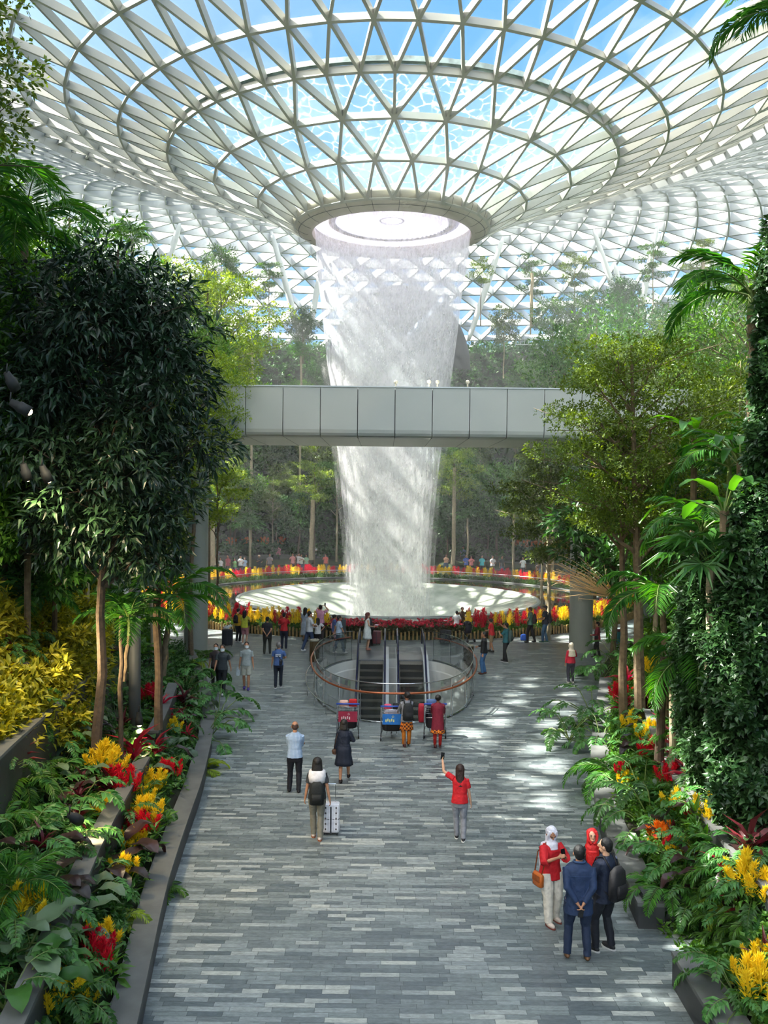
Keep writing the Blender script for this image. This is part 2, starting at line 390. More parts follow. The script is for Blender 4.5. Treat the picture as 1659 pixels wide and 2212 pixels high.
# surface normals (upwards) from the profile
NRM = []
for i, (r, z, n) in enumerate(rings):
    r0, z0 = rings[max(0, i - 1)][:2]; r1, z1 = rings[min(len(rings) - 1, i + 1)][:2]
    t = np.array([r1 - r0, z1 - z0]); t /= np.linalg.norm(t)
    for k in range(n):
        p = nodes[i][k] - np.array([X0, D, 0]); h = p[:2] / np.linalg.norm(p[:2]); NRM.append([-t[1] * h[0], -t[1] * h[1], t[0]])
NRM = np.array(NRM)
def beams(sel, wd, dp, name, parent, material, drop=0.0):
    e = E[sel]; a, b = NODE[e[:, 0]], NODE[e[:, 1]]; nn = NRM[e[:, 0]] + NRM[e[:, 1]]; nn /= np.linalg.norm(nn, axis=1)[:, None]
    d = b - a; d /= np.linalg.norm(d, axis=1)[:, None]; s = np.cross(d, nn); s /= np.linalg.norm(s, axis=1)[:, None]; nn = np.cross(s, d)
    nn *= np.sign((nn * NRM[e[:, 0]]).sum(1))[:, None]
    w_ = wd / 2; V = []
    for P in (a, b):
        for u, v in ((-1, 0), (1, 0), (1, 1), (-1, 1)): V.append(P + s * (w_ * u) - nn * (drop + dp * v))
    V = np.stack(V, 1); m = len(e); base_ = (np.arange(m) * 8)[:, None]
    fq = np.array([[0, 1, 5, 4], [1, 2, 6, 5], [2, 3, 7, 6], [3, 0, 4, 7]])
    q = (base_[:, :, None] + fq[None]).reshape(-1, 4)
    g = Geo(); g.add(V.reshape(-1, 3), quads=q); return g.build(name, material, parent)
roof = empty('ceiling'); tag(roof, kind='structure')
beams(EI < 7, .16, .46, 'funnel_beams', roof, roof_steel)
beams((EI >= 7) & (EI < 14), .15, .95, 'mid_beams', roof, roof_mid)
beams(EI >= 14, .17, 1.35, 'outer_beams', roof, roof_white)
g = Geo(); g.add(NODE + NRM * .04, tris=tris); g.build('glass_panels', roofglass, roof)
# grey rounded ring round the opening, and the white-edged water stop ring on top of the glass
lip = Geo(); lp = [(5.2, 24.0), (5.45, 23.93), (5.75, 24.0), (6.15, 24.2), (6.4, 24.45), (6.5, 24.75), (6.42, 25.0), (6.2, 25.05), (5.3, 24.9), (5.2, 24.7), (5.2, 24.0)]
lip.lathe(lp, 96, (X0, D, 0)); lp_o = lip.build('oculus_ring', mat('oculus_ring_paint', srgb(172, 164, 146), .5, var=.04), roof, smooth=True)
g = Geo()
for k in range(48):
    a = 2 * PI * (k + .5) / 24 / 2 * 1
    if k % 2: continue
    pts = [(X0 + (r + .012) * math.cos(a), D + (r + .012) * math.sin(a), z - .008) for r, z in lp[1:7]]
    g.tube(pts, .012, 4)
g.lathe([(6.06, 24.115), (6.1, 24.13)], 96, (X0, D, 0)); g.build('oculus_ring_seam', seam, roof)
g = Geo(); g.lathe([(14.12, 28.5), (14.14, 28.72), (14.4, 28.8), (14.42, 28.52)], 104, (X0, D, 0)); g.build('gutter_ring', mat('gutter_metal', srgb(190, 204, 196), .5, var=.3, scale=2), roof)
# white water-cover dish over the opening, with its two rims
tr = bpy.data.materials.new('lit_acrylic'); MATS['lit_acrylic'] = tr; tr.use_nodes = True; nt = tr.node_tree; nt.nodes.clear()
out = nd(nt, 'ShaderNodeOutputMaterial'); d1 = nd(nt, 'ShaderNodeBsdfDiffuse', i={0: (.6, .6, .68, 1)}); t1 = nd(nt, 'ShaderNodeBsdfTranslucent', i={0: (.27, .255, .32, 1)})
mx = nd(nt, 'ShaderNodeMixShader', i={0: .75}); nt.links.new(d1.outputs[0], mx.inputs[1]); nt.links.new(t1.outputs[0], mx.inputs[2]); nt.links.new(mx.outputs[0], out.inputs[0])
dish = Geo(); dish.lathe([(0.01, 25.0), (.75, 25.0), (3.9, 24.85)], 64, (X0, D, 0)); o = dish.build('oculus_dish', tr, roof)
g = Geo(); g.lathe([(3.88, 24.84), (4.15, 24.8), (4.15, 25.1), (3.9, 25.1)], 64, (X0, D, 0)); g.build('oculus_dish_rim', mat('dish_rim', srgb(205, 180, 165), .5), roof)
g = Geo(); g.lathe([(4.15, 24.82), (5.35, 24.72)], 64, (X0, D, 0)); g.build('oculus_dish_skirt', tr, roof)
g = Geo(); g.lathe([(.72, 24.97), (.82, 24.97)], 40, (X0, D, 0)); g.build('oculus_hub_ring', seam, roof)
g = Geo()
for k in range(64):
    a = 2 * PI * k / 64; g.box((X0 + 3.82 * math.cos(a), D + 3.82 * math.sin(a), 24.82), (.16, .12, .1), a)
g.build('oculus_bolts', seam, roof)

# thin layer of running water on the funnel glass
m, nt, out = newmat('running_water_film'); t = nd(nt, 'ShaderNodeBsdfTransparent', i={0: (.86, .95, .96, 1)})
tl = nd(nt, 'ShaderNodeBsdfTranslucent', i={0: (.93, .97, 1, 1)}); df = nd(nt, 'ShaderNodeBsdfDiffuse', i={0: (.9, .95, .97, 1)})
mw = nd(nt, 'ShaderNodeMixShader', i={0: .7}); nt.links.new(df.outputs[0], mw.inputs[1]); nt.links.new(tl.outputs[0], mw.inputs[2])
tc = nd(nt, 'ShaderNodeTexCoord'); ns = nd(nt, 'ShaderNodeTexNoise', i={'Scale': .5, 'Detail': 3.0}); nt.links.new(tc.outputs['Object'], ns.inputs['Vector'])
ad = nd(nt, 'ShaderNodeMixRGB', blend_type='ADD', i={0: 1.6}); nt.links.new(tc.outputs['Object'], ad.inputs[1]); nt.links.new(ns.outputs['Color'], ad.inputs[2])
vo = nd(nt, 'ShaderNodeTexVoronoi', feature='DISTANCE_TO_EDGE', i={'Scale': 1.35}); nt.links.new(ad.outputs[0], vo.inputs['Vector'])
r1 = nd(nt, 'ShaderNodeMapRange', i={1: 0, 2: .075, 3: 1, 4: 0}); nt.links.new(vo.outputs['Distance'], r1.inputs[0])
n2 = nd(nt, 'ShaderNodeTexNoise', i={'Scale': 2.2, 'Detail': 6.0}); nt.links.new(tc.outputs['Object'], n2.inputs['Vector'])
r2 = nd(nt, 'ShaderNodeMapRange', i={1: .42, 2: .66, 3: 0.05, 4: .95}); nt.links.new(n2.outputs[0], r2.inputs[0])
mm = nd(nt, 'ShaderNodeMath', operation='MULTIPLY'); nt.links.new(r1.outputs[0], mm.inputs[0]); nt.links.new(r2.outputs[0], mm.inputs[1])
ma = nd(nt, 'ShaderNodeMath', operation='MULTIPLY_ADD', use_clamp=True, i={1: .62, 2: .03}); nt.links.new(mm.outputs[0], ma.inputs[0])
ms = nd(nt, 'ShaderNodeMixShader'); nt.links.new(ma.outputs[0], ms.inputs[0]); nt.links.new(t.outputs[0], ms.inputs[1]); nt.links.new(mw.outputs[0], ms.inputs[2]); nt.links.new(ms.outputs[0], out.inputs[0])
g = Geo(); g.lathe([(6.3, 25.05), (8.55, 26.3), (11.35, 27.5), (14.15, 28.62)], 104, (X0, D, 0))
wf = g.build('water_film', m); tag(wf, 'thin sheet of rippling water running down the glass funnel', 'water', kind='stuff')

# ---- roof props: slender leaning white columns far behind
def prop(p0, p1, r, label, name='roof_strut'):
    g = Geo(); v = p1 - p0; L = v.length
    g.tube([p0 + v * t for t in (0, .06, .3, .7, .94, 1)], [r * .55, r * .8, r, r, r * .75, r * .35], 14)
    o = g.build(name, white_metal, smooth=True); tag(o, label, 'column', 'leaning roof columns'); return o
YB = 97
for x0, y0_, x1, y1_, lab in ((272, 590, 247, 460, 'leftmost slender white roof column leaning left above the dark tree'), (352, 600, 389, 483, 'short white roof column leaning right behind the dark leafy tree'),
    (652, 740, 586, 500, 'long white roof column leaning left, left of the waterfall'), (668, 720, 692, 585, 'white roof column leaning right just beside the waterfall left edge'),
    (1012, 735, 1087, 512, 'long white roof column leaning right, just right of the waterfall'), (1366, 745, 1282, 496, 'left arm of the white forked roof column on the right'),
    (1368, 745, 1421, 487, 'right arm of the white forked roof column on the right'), (1362, 745, 1328, 570, 'short inner arm of the white forked roof column'), (1374, 745, 1394, 665, 'shortest right arm of the white forked roof column')):
    prop(at(x0, y0_, YB), at(x1, y1_, YB), .33, lab)
# stepped walkway rails on the far hill
for px0, px1, py in ((455, 530, 706), (1290, 1330, 716), (1460, 1500, 712), (1560, 1620, 700), (1115, 1160, 722)):
    g = Geo(); a, b = at(px0, py, 92), at(px1, py, 92)
    for t in np.linspace(0, 1, 6): p = a.lerp(b, t); g.box((p.x, p.y, p.z - .55), (.06, .06, 1.1))
    for dz in (0, -.5, -1.05): g.tube([a + Vector((0, 0, dz)), b + Vector((0, 0, dz))], .045, 6)
    o = g.build('walkway_railing', white_metal); tag(o, 'white railing of the hilltop walkway among trees, %s' % ('left of the waterfall' if px0 < 600 else {1290: 'just left of the forked column', 1460: 'right of the forked column', 1560: 'farthest right', 1115: 'nearest the waterfall on the right'}[px0]), 'railing')
# the dark arched glass building end behind the falling water
g = Geo(); c = at(862, 800, 101); rr_ = 7.6
rings_ = []
for k in range(9):
    ph = k / 8 * PI / 2
    rings_.append([(c.x + rr_ * 1.05 * math.cos(a) * math.cos(ph), c.y - 4 * math.sin(ph), c.z + (rr_ * 1.25) * math.sin(a) * math.cos(ph)) for a in np.linspace(0, PI, 25)])
g.loft(rings_, closed=False, cap0=False, cap1=False)
o = g.build('arched_canopy', mat('dark_bronze_glass', srgb(62, 62, 66), .7, var=.15), smooth=True); tag(o, 'dark rounded canopy of the station seen through the falling water', 'canopy')
g = Geo()
for q0, q1 in (((905, 708), (968, 640)), ((880, 735), (905, 708))): g.tube([at(q0[0], q0[1], 96), at(q1[0], q1[1], 96)], (.5), 4)
o = g.build('blue_banner', mat('banner_blue', srgb(120, 150, 190), .5)); tag(o, 'pale blue banner on the canopy behind the waterfall', 'banner')

# ---- pool
pool = empty('fountain_pool', (X0, D, 0), label='round fountain pool with dark water ring and pale central bowl under the waterfall', cat='pool')
m, nt, out = newmat('dark_pool_water'); b = nd(nt, 'ShaderNodeBsdfPrincipled', i={'Base Color': srgb(40, 44, 34), 'Roughness': .04}); b.inputs['Specular IOR Level'].default_value = 1.0
nt.links.new(b.outputs[0], out.inputs[0]); tc = nd(nt, 'ShaderNodeTexCoord'); nz = nd(nt, 'ShaderNodeTexNoise', i={'Scale': 1.6, 'Detail': 3.0}); nt.links.new(tc.outputs['Object'], nz.inputs['Vector'])
bp = nd(nt, 'ShaderNodeBump', i={'Strength': .05, 'Distance': .05}); nt.links.new(nz.outputs[0], bp.inputs['Height']); nt.links.new(bp.outputs[0], b.inputs['Normal'])
poolw = m
g = Geo(); g.lathe([(9.95, .25), (14.0, .25)], 96); g.build('water_surface', poolw, pool)
g = Geo(); g.lathe([(9.7, .26), (9.72, .32), (9.9, .32), (9.95, .24)], 96); g.build('bowl_rim', mat('bowl_rim_steel', srgb(160, 165, 160), .4), pool, smooth=True)
m, nt, out = newmat('bowl_running_water'); b = nd(nt, 'ShaderNodeBsdfPrincipled', i={'Base Color': srgb(214, 218, 204), 'Roughness': .22}); nt.links.new(b.outputs[0], out.inputs[0])
tc = nd(nt, 'ShaderNodeTexCoord'); gr_ = nd(nt, 'ShaderNodeTexNoise', i={'Scale': .8, 'Detail': 5.0, 'Roughness': .6}); nt.links.new(tc.outputs['Object'], gr_.inputs['Vector'])
rp = nd(nt, 'ShaderNodeValToRGB'); rp.color_ramp.elements[0].color = srgb(158, 168, 150); rp.color_ramp.elements[1].color = srgb(206, 210, 196); rp.color_ramp.elements[0].position = .35; rp.color_ramp.elements[1].position = .65
nt.links.new(gr_.outputs[0], rp.inputs[0]); nt.links.new(rp.outputs[0], b.inputs['Base Color'])
g = Geo(); g.lathe([(9.72, .27), (9.2, .18), (8, -.12), (6, -.75), (4, -1.7), (2.5, -3.4), (1.2, -6), (.02, -6.5)], 96); g.build('bowl', m, pool, smooth=True)
g = Geo(); g.lathe([(14.0, -.2), (14.0, .3), (14.08, .34), (14.25, .34), (14.3, .3), (14.3, -.02)], 96); g.build('pool_wall', concrete, pool)
g = Geo(); g.lathe([(14.16, .3), (14.16, .88)], 96); g.lathe([(14.175, .88), (14.175, .3)], 96); g.build('glass_rim', glass, pool, smooth=True)
g = Geo(); g.tube([(14.165 * math.cos(a), 14.165 * math.sin(a), .89) for a in np.linspace(0, 2 * PI, 97)[:-1]], .02, 6, closed=True)
for k in range(60):
    a = 2 * PI * k / 60; g.box((14.2 * math.cos(a), 14.2 * math.sin(a), .6), (.012, .02, .58), a)
g.build('rim_trim', chrome, pool)

# ---- falling water
WR = [(5.15, 24.6), (5.05, 24.0), (4.95, 22.6), (4.72, 20.6), (4.42, 18), (4.1, 15.6), (3.75, 12.8), (3.42, 10), (3.12, 7.2), (2.9, 4.5), (2.78, 1.8), (2.72, -1.0), (2.7, -2.8)]
def watermat(name, lo, hi, base_, col, su=60, sv=1.6, grain=9.0):
    m, nt, out = newmat(name); uv = nd(nt, 'ShaderNodeUVMap'); mp = nd(nt, 'ShaderNodeMapping', i={'Scale': (su, sv, 1)}); nt.links.new(uv.outputs[0], mp.inputs[0])
    n1 = nd(nt, 'ShaderNodeTexNoise', i={'Scale': 1.0, 'Detail': 5.0, 'Roughness': .65}); nt.links.new(mp.outputs[0], n1.inputs['Vector'])
    m3 = nd(nt, 'ShaderNodeMapping', i={'Scale': (9, .5, 1)}); nt.links.new(uv.outputs[0], m3.inputs[0])
    n3 = nd(nt, 'ShaderNodeTexNoise', i={'Scale': 1.0, 'Detail': 2.0}); nt.links.new(m3.outputs[0], n3.inputs['Vector'])
    tc = nd(nt, 'ShaderNodeTexCoord'); m2 = nd(nt, 'ShaderNodeMapping', i={'Scale': (1, 1, .45)}); nt.links.new(tc.outputs['Object'], m2.inputs[0])
    n2 = nd(nt, 'ShaderNodeTexNoise', i={'Scale': grain, 'Detail': 2.0, 'Roughness': .8}); nt.links.new(m2.outputs[0], n2.inputs['Vector'])
    def mth(op, a, b_, c=None, cl=False):
        n = nd(nt, 'ShaderNodeMath', operation=op, use_clamp=cl)
        for i, v in enumerate((a, b_, c)):
            if v is None: continue
            if isinstance(v, (int, float)): n.inputs[i].default_value = v
            else: nt.links.new(v, n.inputs[i])
        return n.outputs[0]
    sg = nd(nt, 'ShaderNodeSeparateXYZ'); nt.links.new(tc.outputs['Object'], sg.inputs[0])
    # the sheet breaks into denser white spray as it falls
    dn = nd(nt, 'ShaderNodeMapRange', i={1: 24.0, 2: 6.0, 3: lo, 4: hi}); nt.links.new(sg.outputs[2], dn.inputs[0])
    s = mth('ADD', mth('MULTIPLY', n1.outputs[0], .8), mth('MULTIPLY', n2.outputs[0], .75)); s = mth('ADD', s, mth('MULTIPLY', n3.outputs[0], .5))
    s = mth('MULTIPLY', mth('SUBTRACT', s, 1.02 - base_), 2.6, cl=True)
    a = mth('MULTIPLY', mth('ADD', s, .22), dn.outputs[0], cl=True)
    t = nd(nt, 'ShaderNodeBsdfTransparent'); df = nd(nt, 'ShaderNodeBsdfDiffuse', i={0: col}); tl = nd(nt, 'ShaderNodeBsdfTranslucent', i={0: col})
    mw = nd(nt, 'ShaderNodeMixShader', i={0: .5}); nt.links.new(df.outputs[0], mw.inputs[1]); nt.links.new(tl.outputs[0], mw.inputs[2])
    ms = nd(nt, 'ShaderNodeMixShader'); nt.links.new(a, ms.inputs[0]); nt.links.new(t.outputs[0], ms.inputs[1]); nt.links.new(mw.outputs[0], ms.inputs[2]); nt.links.new(ms.outputs[0], out.inputs[0]); return m
def uvlathe(g, prof, seg, name, material, parent, jit=0.0):
    V = []; uv = []; n = len(prof)
    for r, z in prof:
        for k in range(seg + 1):
            a = 2 * PI * k / seg + .7; rr = r * (1 + jit * noise.noise(Vector((math.cos(a) * 2, math.sin(a) * 2, z * .15 + r))))
            V.append((rr * math.cos(a), rr * math.sin(a), z)); uv.append((k / seg, z))
    me = bpy.data.meshes.new(name); m = seg + 1
    F = [(i * m + k, i * m + k + 1, (i + 1) * m + k + 1, (i + 1) * m + k) for i in range(n - 1) for k in range(seg)]
    me.from_pydata(V, [], F); ul = me.uv_layers.new(name='UVMap')
    for l in me.loops: ul.data[l.index].uv = uv[l.vertex_index]
    me.materials.append(material)
    for p in me.polygons: p.use_smooth = True
    return link(bpy.data.objects.new(name, me), parent)
wfall = empty('waterfall', (X0, D, 0), label='tall white waterfall dropping from the round roof opening into the pool', cat='waterfall')
def shrink(k, cut=99): return [(r * k, z) for r, z in WR if z <= cut]
uvlathe(None, WR, 120, 'outer_sheet', watermat('falling_water_outer', .62, .22, .26, (.95, .93, .99, 1), 70, 1.0, 7), wfall, .04)
uvlathe(None, shrink(.9), 120, 'inner_sheet', watermat('falling_water_inner', .24, .5, .14, (.97, .98, .98, 1), 50, .8, 8), wfall, .05)
uvlathe(None, shrink(.74, 22), 96, 'spray_core', watermat('falling_water_core', .2, .75, .12, (.98, .98, .97, 1), 30, .7, 5), wfall, .12)
uvlathe(None, [(r * 1.1, z) for r, z in WR if z < 18], 96, 'spray_edge', watermat('falling_water_spray', .04, .16, .1, (.98, .98, .97, 1), 12, .5, 11), wfall, .12)

# ---- footbridge
br = empty('footbridge', (0, 37.4, 0), label='pale grey panel clad footbridge crossing in front of the waterfall', cat='bridge')
YF = 37.6; zt = at(830, 838, YF).z; zb = at(830, 945, YF).z; YK = 45.4
W_ = 1.545; xs0 = at(853, 900, YF).x
sec = [(0, zt), (0, zb + .28), (.06, zb + .1), (.22, zb), (.22, zb)]
for k in range(-15, 16):
    g = Geo(); x0 = xs0 + k * W_ + .016; x1 = xs0 + (k + 1) * W_ - .016
    pts = [(0, zt), (0, zb + .30), (.03, zb + .16), (.10, zb + .06), (.24, zb), (1.2, zb), (1.2, zb + .12), (.12, zt - .02), (.12, zt)]
    g.loft([[(x0, y, z) for y, z in pts], [(x1, y, z) for y, z in pts]]); g.build('fascia_panel', panelgrey, br)
g = Geo(); hw = 16 * W_
g.box((xs0, .9, (zt + zb) / 2 + .1), (2 * hw, 1.4, zt - zb - .35)); g.box((xs0, (YK - YF) / 2 + .5, zb + .3), (2 * hw, YK - YF - 1, .5)); g.build('bridge_core', darkstone, br)
g = Geo(); so_ = [(1.2, zb), (YK - YF - .6, zb), (YK - YF, zb + .25), (YK - YF, zb + .9), (1.2, zb + .3)]
g.loft([[(-hw, y, z) for y, z in so_], [(hw, y, z) for y, z in so_]]); g.build('soffit', mat('soffit_panel', srgb(214, 214, 206), .5, var=.03), br)
g = Geo()
for k in range(-15, 17):
    x = xs0 + k * W_; g.box((x, 3.9 + .3, zb - .002), (.015, 6, .004), 0)
g.build('soffit_joints', seam, br)
g = Geo()
g.box((xs0, .06, zt + .02), (2 * hw, .2, .05)); g.build('parapet_cap', white_metal, br)
for px in (855, 927, 945, 1010):
    p = at(px, 838, YF + .1); g = Geo(); g.tube([p, p + Vector((0, 0, .16))], .03, 8); g.lathe([(.03, .16), (.075, .2), (.085, .26), (.06, .31), (.01, .33)], 12, p)
    o = g.build('parapet_lamp', mat('cream_enamel', srgb(225, 215, 190), .4), smooth=True); tag(o, 'small cream knob lamp on the bridge parapet, %s' % {855: 'leftmost of the four', 927: 'second from left', 945: 'third from left', 1010: 'rightmost of the four'}[px], 'lamp', 'small lamps on the bridge parapet')
# bridge columns
for px, py, lab in ((423, 1404, 'round grey concrete bridge column on the left by the dark tree'), (1254, 1407, 'round grey concrete bridge column on the right beside the bin')):
    p = gnd(px, py); g = Geo(); rr_ = .52
    g.lathe([(rr_, 0), (rr_, 2.35)], 40, p); g.lathe([(rr_, 2.38), (rr_, zb + .2)], 40, p); g.lathe([(rr_ - .015, 2.34), (rr_ - .015, 2.39)], 40, p)
    o = g.build('bridge_column', colpaint, smooth=True); tag(o, lab, 'column')
# ------------------------------------------------------------------ plant library
def nrm(a): return a / np.maximum(np.linalg.norm(a, axis=-1, keepdims=True), 1e-9)
T2 = (np.array([[0, 0, 0], [-.5, .45, .06], [0, 1, -.08], [.5, .45, .06]]), [[0, 3, 2], [0, 2, 1]])
T4 = (np.array([[0, 0, 0], [-.5, .42, .07], [0, 1, -.22], [.5, .42, .07], [0, .5, -.02]]), [[0, 4, 1], [1, 4, 2], [4, 3, 2], [0, 3, 4]])
T6 = (np.array([[0, 0, 0], [-.42, .25, .07], [-.46, .55, .03], [0, 1, -.3], [.46, .55, .03], [.42, .25, .07], [0, .3, 0], [0, .62, -.07]]),
      [[0, 6, 1], [1, 6, 7], [1, 7, 2], [2, 7, 3], [7, 4, 3], [6, 5, 4], [6, 4, 7], [0, 5, 6]])
def leaves(g, P, Dr, U, L, W, T=T2, mi=0):
    P = np.asarray(P, float); Dr = nrm(np.asarray(Dr, float)); U = np.asarray(U, float); n = len(P)
    X = nrm(np.cross(Dr, U)); Zv = np.cross(X, Dr); L = np.broadcast_to(np.asarray(L, float), (n,)); W = np.broadcast_to(np.asarray(W, float), (n,))
    tv, tf = T; m = len(tv)
    V = P[:, None] + X[:, None] * (tv[None, :, 0:1] * W[:, None, None]) + Dr[:, None] * (tv[None, :, 1:2] * L[:, None, None]) + Zv[:, None] * (tv[None, :, 2:3] * L[:, None, None])
    f = (np.array(tf)[None] + (np.arange(n) * m)[:, None, None]).reshape(-1, 3)
    return g.add(V.reshape(-1, 3), tris=f, mi=mi)
def rdir(n): return nrm(NR.normal(size=(n, 3)))
def clusters(g, C, nrmls, k, L, W, spread=.35, droop=.35, T=T4, mi=0):
    """k leaves radiating from every cluster point"""
    n = len(C); P = np.repeat(C, k, 0); N = np.repeat(nrmls, k, 0)
    d = nrm(rdir(n * k) + N * .75); d[:, 2] -= droop * NR.rand(n * k); d = nrm(d)
    P = P + d * (spread * NR.rand(n * k, 1) * .5)
    s = .7 + .6 * NR.rand(n * k); return leaves(g, P, d, np.array([0, 0, 1.0]) + .7 * rdir(n * k), L * s, W * s, T, mi)
def frond(g, base, az, el, L, n, ll, lw, curve=1.0, fwd=.55, drop=.35, T=T4, mi=0, rach=.012, mir=1, prof=None, twist=0.0):
    """one feather leaf: arching rib with two rows of leaflets"""
    ca, sa = math.cos(az), math.sin(az); h = np.array([ca, sa, 0.0]); N = 14; p = np.array(base, float); pts = [p.copy()]; e = el
    for i in range(N): p = p + (h * math.cos(e) + np.array([0, 0, math.sin(e)])) * (L / N); e -= curve / N * (1 + i / N); pts.append(p.copy())
    pts = np.array(pts); g.tube(pts.tolist(), [rach * (1.2 - i / N) for i in range(N + 1)], 4, mi=mir, cap=False)
    t = np.linspace(.16, .985, n); idx = t * N; i0 = np.minimum(idx.astype(int), N - 1); fr = (idx - i0)[:, None]
    B = pts[i0] * (1 - fr) + pts[i0 + 1] * fr; tg = nrm(pts[i0 + 1] - pts[i0]); side = np.cross(tg, np.array([0, 0, 1.0])); side = nrm(side + 1e-6); upv = np.cross(side, tg)
    pr = (prof(t) if prof else np.sin(np.clip(t * 1.02, 0, 1) * PI * .86 + .3) ** .7 + .12)
    for sgn in (-1, 1):
        d = side * sgn + tg * (fwd + .5 * t[:, None]) + upv * (.22 - drop * .3) + np.array([0, 0, -drop]) * .7 + .09 * NR.normal(size=(n, 3))
        leaves(g, B, d, upv + .12 * NR.normal(size=(n, 3)), ll * pr * (.9 + .2 * NR.rand(n)), lw * (.6 + .4 * pr), T, mi)
def fan(g, base, az, el, stem, rad, n=16, w=.05, span=5.0, T=T4, mi=0, mir=1):
    h = np.array([math.cos(az), math.sin(az), 0.0]); d0 = h * math.cos(el) + np.array([0, 0, math.sin(el)]); b = np.array(base, float)
    mid = b + d0 * stem * .5 + np.array([0, 0, .06 * stem]); tip = b + d0 * stem; g.tube([b.tolist(), mid.tolist(), tip.tolist()], .012, 4, mi=mir, cap=False)
    side = nrm(np.cross(d0, np.array([0, 0, 1.0]))); el2 = el - .5; f = h * math.cos(el2) + np.array([0, 0, math.sin(el2)]); upv = np.cross(side, f)
    a = np.linspace(-span / 2, span / 2, n); dd = f[None] * np.cos(a)[:, None] + side[None] * np.sin(a)[:, None] + upv[None] * (.10 * (np.arange(n) % 2)[:, None]) + np.array([0, 0, -.16])
    leaves(g, np.repeat(tip[None], n, 0), dd, np.repeat(upv[None], n, 0) + .1 * NR.normal(size=(n, 3)), rad * (.8 + .2 * np.cos(a * .6)) * (.92 + .16 * NR.rand(n)), w, T, mi)
def bigleaf(g, base, az, el, stem, L, W, mi=0, mir=1):
    h = np.array([math.cos(az), math.sin(az), 0.0]); b = np.array(base, float); tip = b + (h * math.cos(el) + np.array([0, 0, math.sin(el)])) * stem
    g.tube([b.tolist(), ((b + tip) / 2 + np.array([0, 0, .04])).tolist(), tip.tolist()], .013, 5, mi=mir, cap=False)
    side = np.cross(h, np.array([0, 0, 1.0])); V = []; n = 7; p = tip.copy(); e = el - .35
    for i in range(n):
        t = i / (n - 1); w_ = W * (math.sin(PI * min(1, t * .9 + .1)) ** .75) * (1 if t < .98 else .05) + .004
        d = h * math.cos(e) + np.array([0, 0, math.sin(e)]); u = np.cross(side, d)
        for k in (-1, -.5, 0, .5, 1): V.append(p + side * (w_ * .5 * k) + u * (abs(k) * w_ * .14 + .008 * W * 10 * math.sin(i * 2.1 + k)) )
        p = p + d * (L / (n - 1)); e -= .22
    Q = [[i * 5 + k, i * 5 + k + 1, (i + 1) * 5 + k + 1, (i + 1) * 5 + k] for i in range(n - 1) for k in range(4)]
    g.add(V, quads=Q, mi=mi)

def wander(p0, p1, n=6, amp=.1, rs=None):
    amp *= .8
    p0, p1 = Vector(p0), Vector(p1); L = (p1 - p0).length; out = []
    for i in range(n + 1):
        t = i / n; p = p0.lerp(p1, t)
        if 0 < i < n: p += Vector((R.gauss(0, 1), R.gauss(0, 1), 0)) * amp * L * .25
        out.append(p)
    return out

bark = mat('grey_brown_bark', srgb(104, 88, 66), .85, var=.25, scale=9, bump=.5)
barkd = mat('dark_bark', srgb(78, 64, 50), .9, var=.25, scale=9, bump=.5)
barkl = mat('pale_bark', srgb(165, 150, 122), .8, var=.15, scale=6, bump=.4)
stemg = mat('green_stem', srgb(92, 112, 50), .6)
L_dark = leafmat('dark_glossy_leaf', srgb(22, 40, 28), srgb(44, 70, 44), .32, .12, srgb(70, 62, 40))
L_mid = leafmat('mid_green_leaf', srgb(46, 88, 32), srgb(98, 142, 52), .42, .35)
L_deep = leafmat('deep_green_leaf', srgb(34, 72, 32), srgb(72, 118, 50), .4, .28)
L_dkm = leafmat('near_black_leaf', srgb(24, 26, 26), srgb(60, 40, 40), .3, .12)
L_lime = leafmat('lime_leaf', srgb(88, 122, 38), srgb(158, 178, 64), .45, .4)
L_olive = leafmat('olive_leaf', srgb(54, 78, 30), srgb(116, 138, 52), .45, .35)
L_palm = leafmat('palm_leaf', srgb(36, 86, 36), srgb(86, 140, 52), .35, .35)
L_phil = leafmat('split_leaf', srgb(44, 98, 44), srgb(96, 150, 74), .35, .3)
L_vine = leafmat('glossy_vine_leaf', srgb(26, 54, 28), srgb(66, 98, 54), .3, .2)
L_gold = leafmat('golden_vine_leaf', srgb(70, 92, 28), srgb(196, 188, 62), .4, .35)
L_red = leafmat('red_ti_leaf', srgb(120, 20, 34), srgb(206, 58, 62), .4, .35, srgb(226, 120, 100))
L_maroon = leafmat('maroon_leaf', srgb(58, 22, 28), srgb(120, 44, 48), .35, .2)
F_yel = leafmat('yellow_plume', srgb(226, 190, 14), srgb(250, 230, 60), .7, .3)
F_red = leafmat('red_plume', srgb(176, 14, 24), srgb(232, 36, 44), .7, .35)
F_ora = leafmat('orange_plume', srgb(226, 110, 20), srgb(248, 160, 40), .7, .4)
L_grey = leafmat('grey_green_leaf', srgb(62, 84, 66), srgb(108, 130, 98), .35, .2)
B_twig = mat('dry_twig', srgb(196, 160, 110), .8)

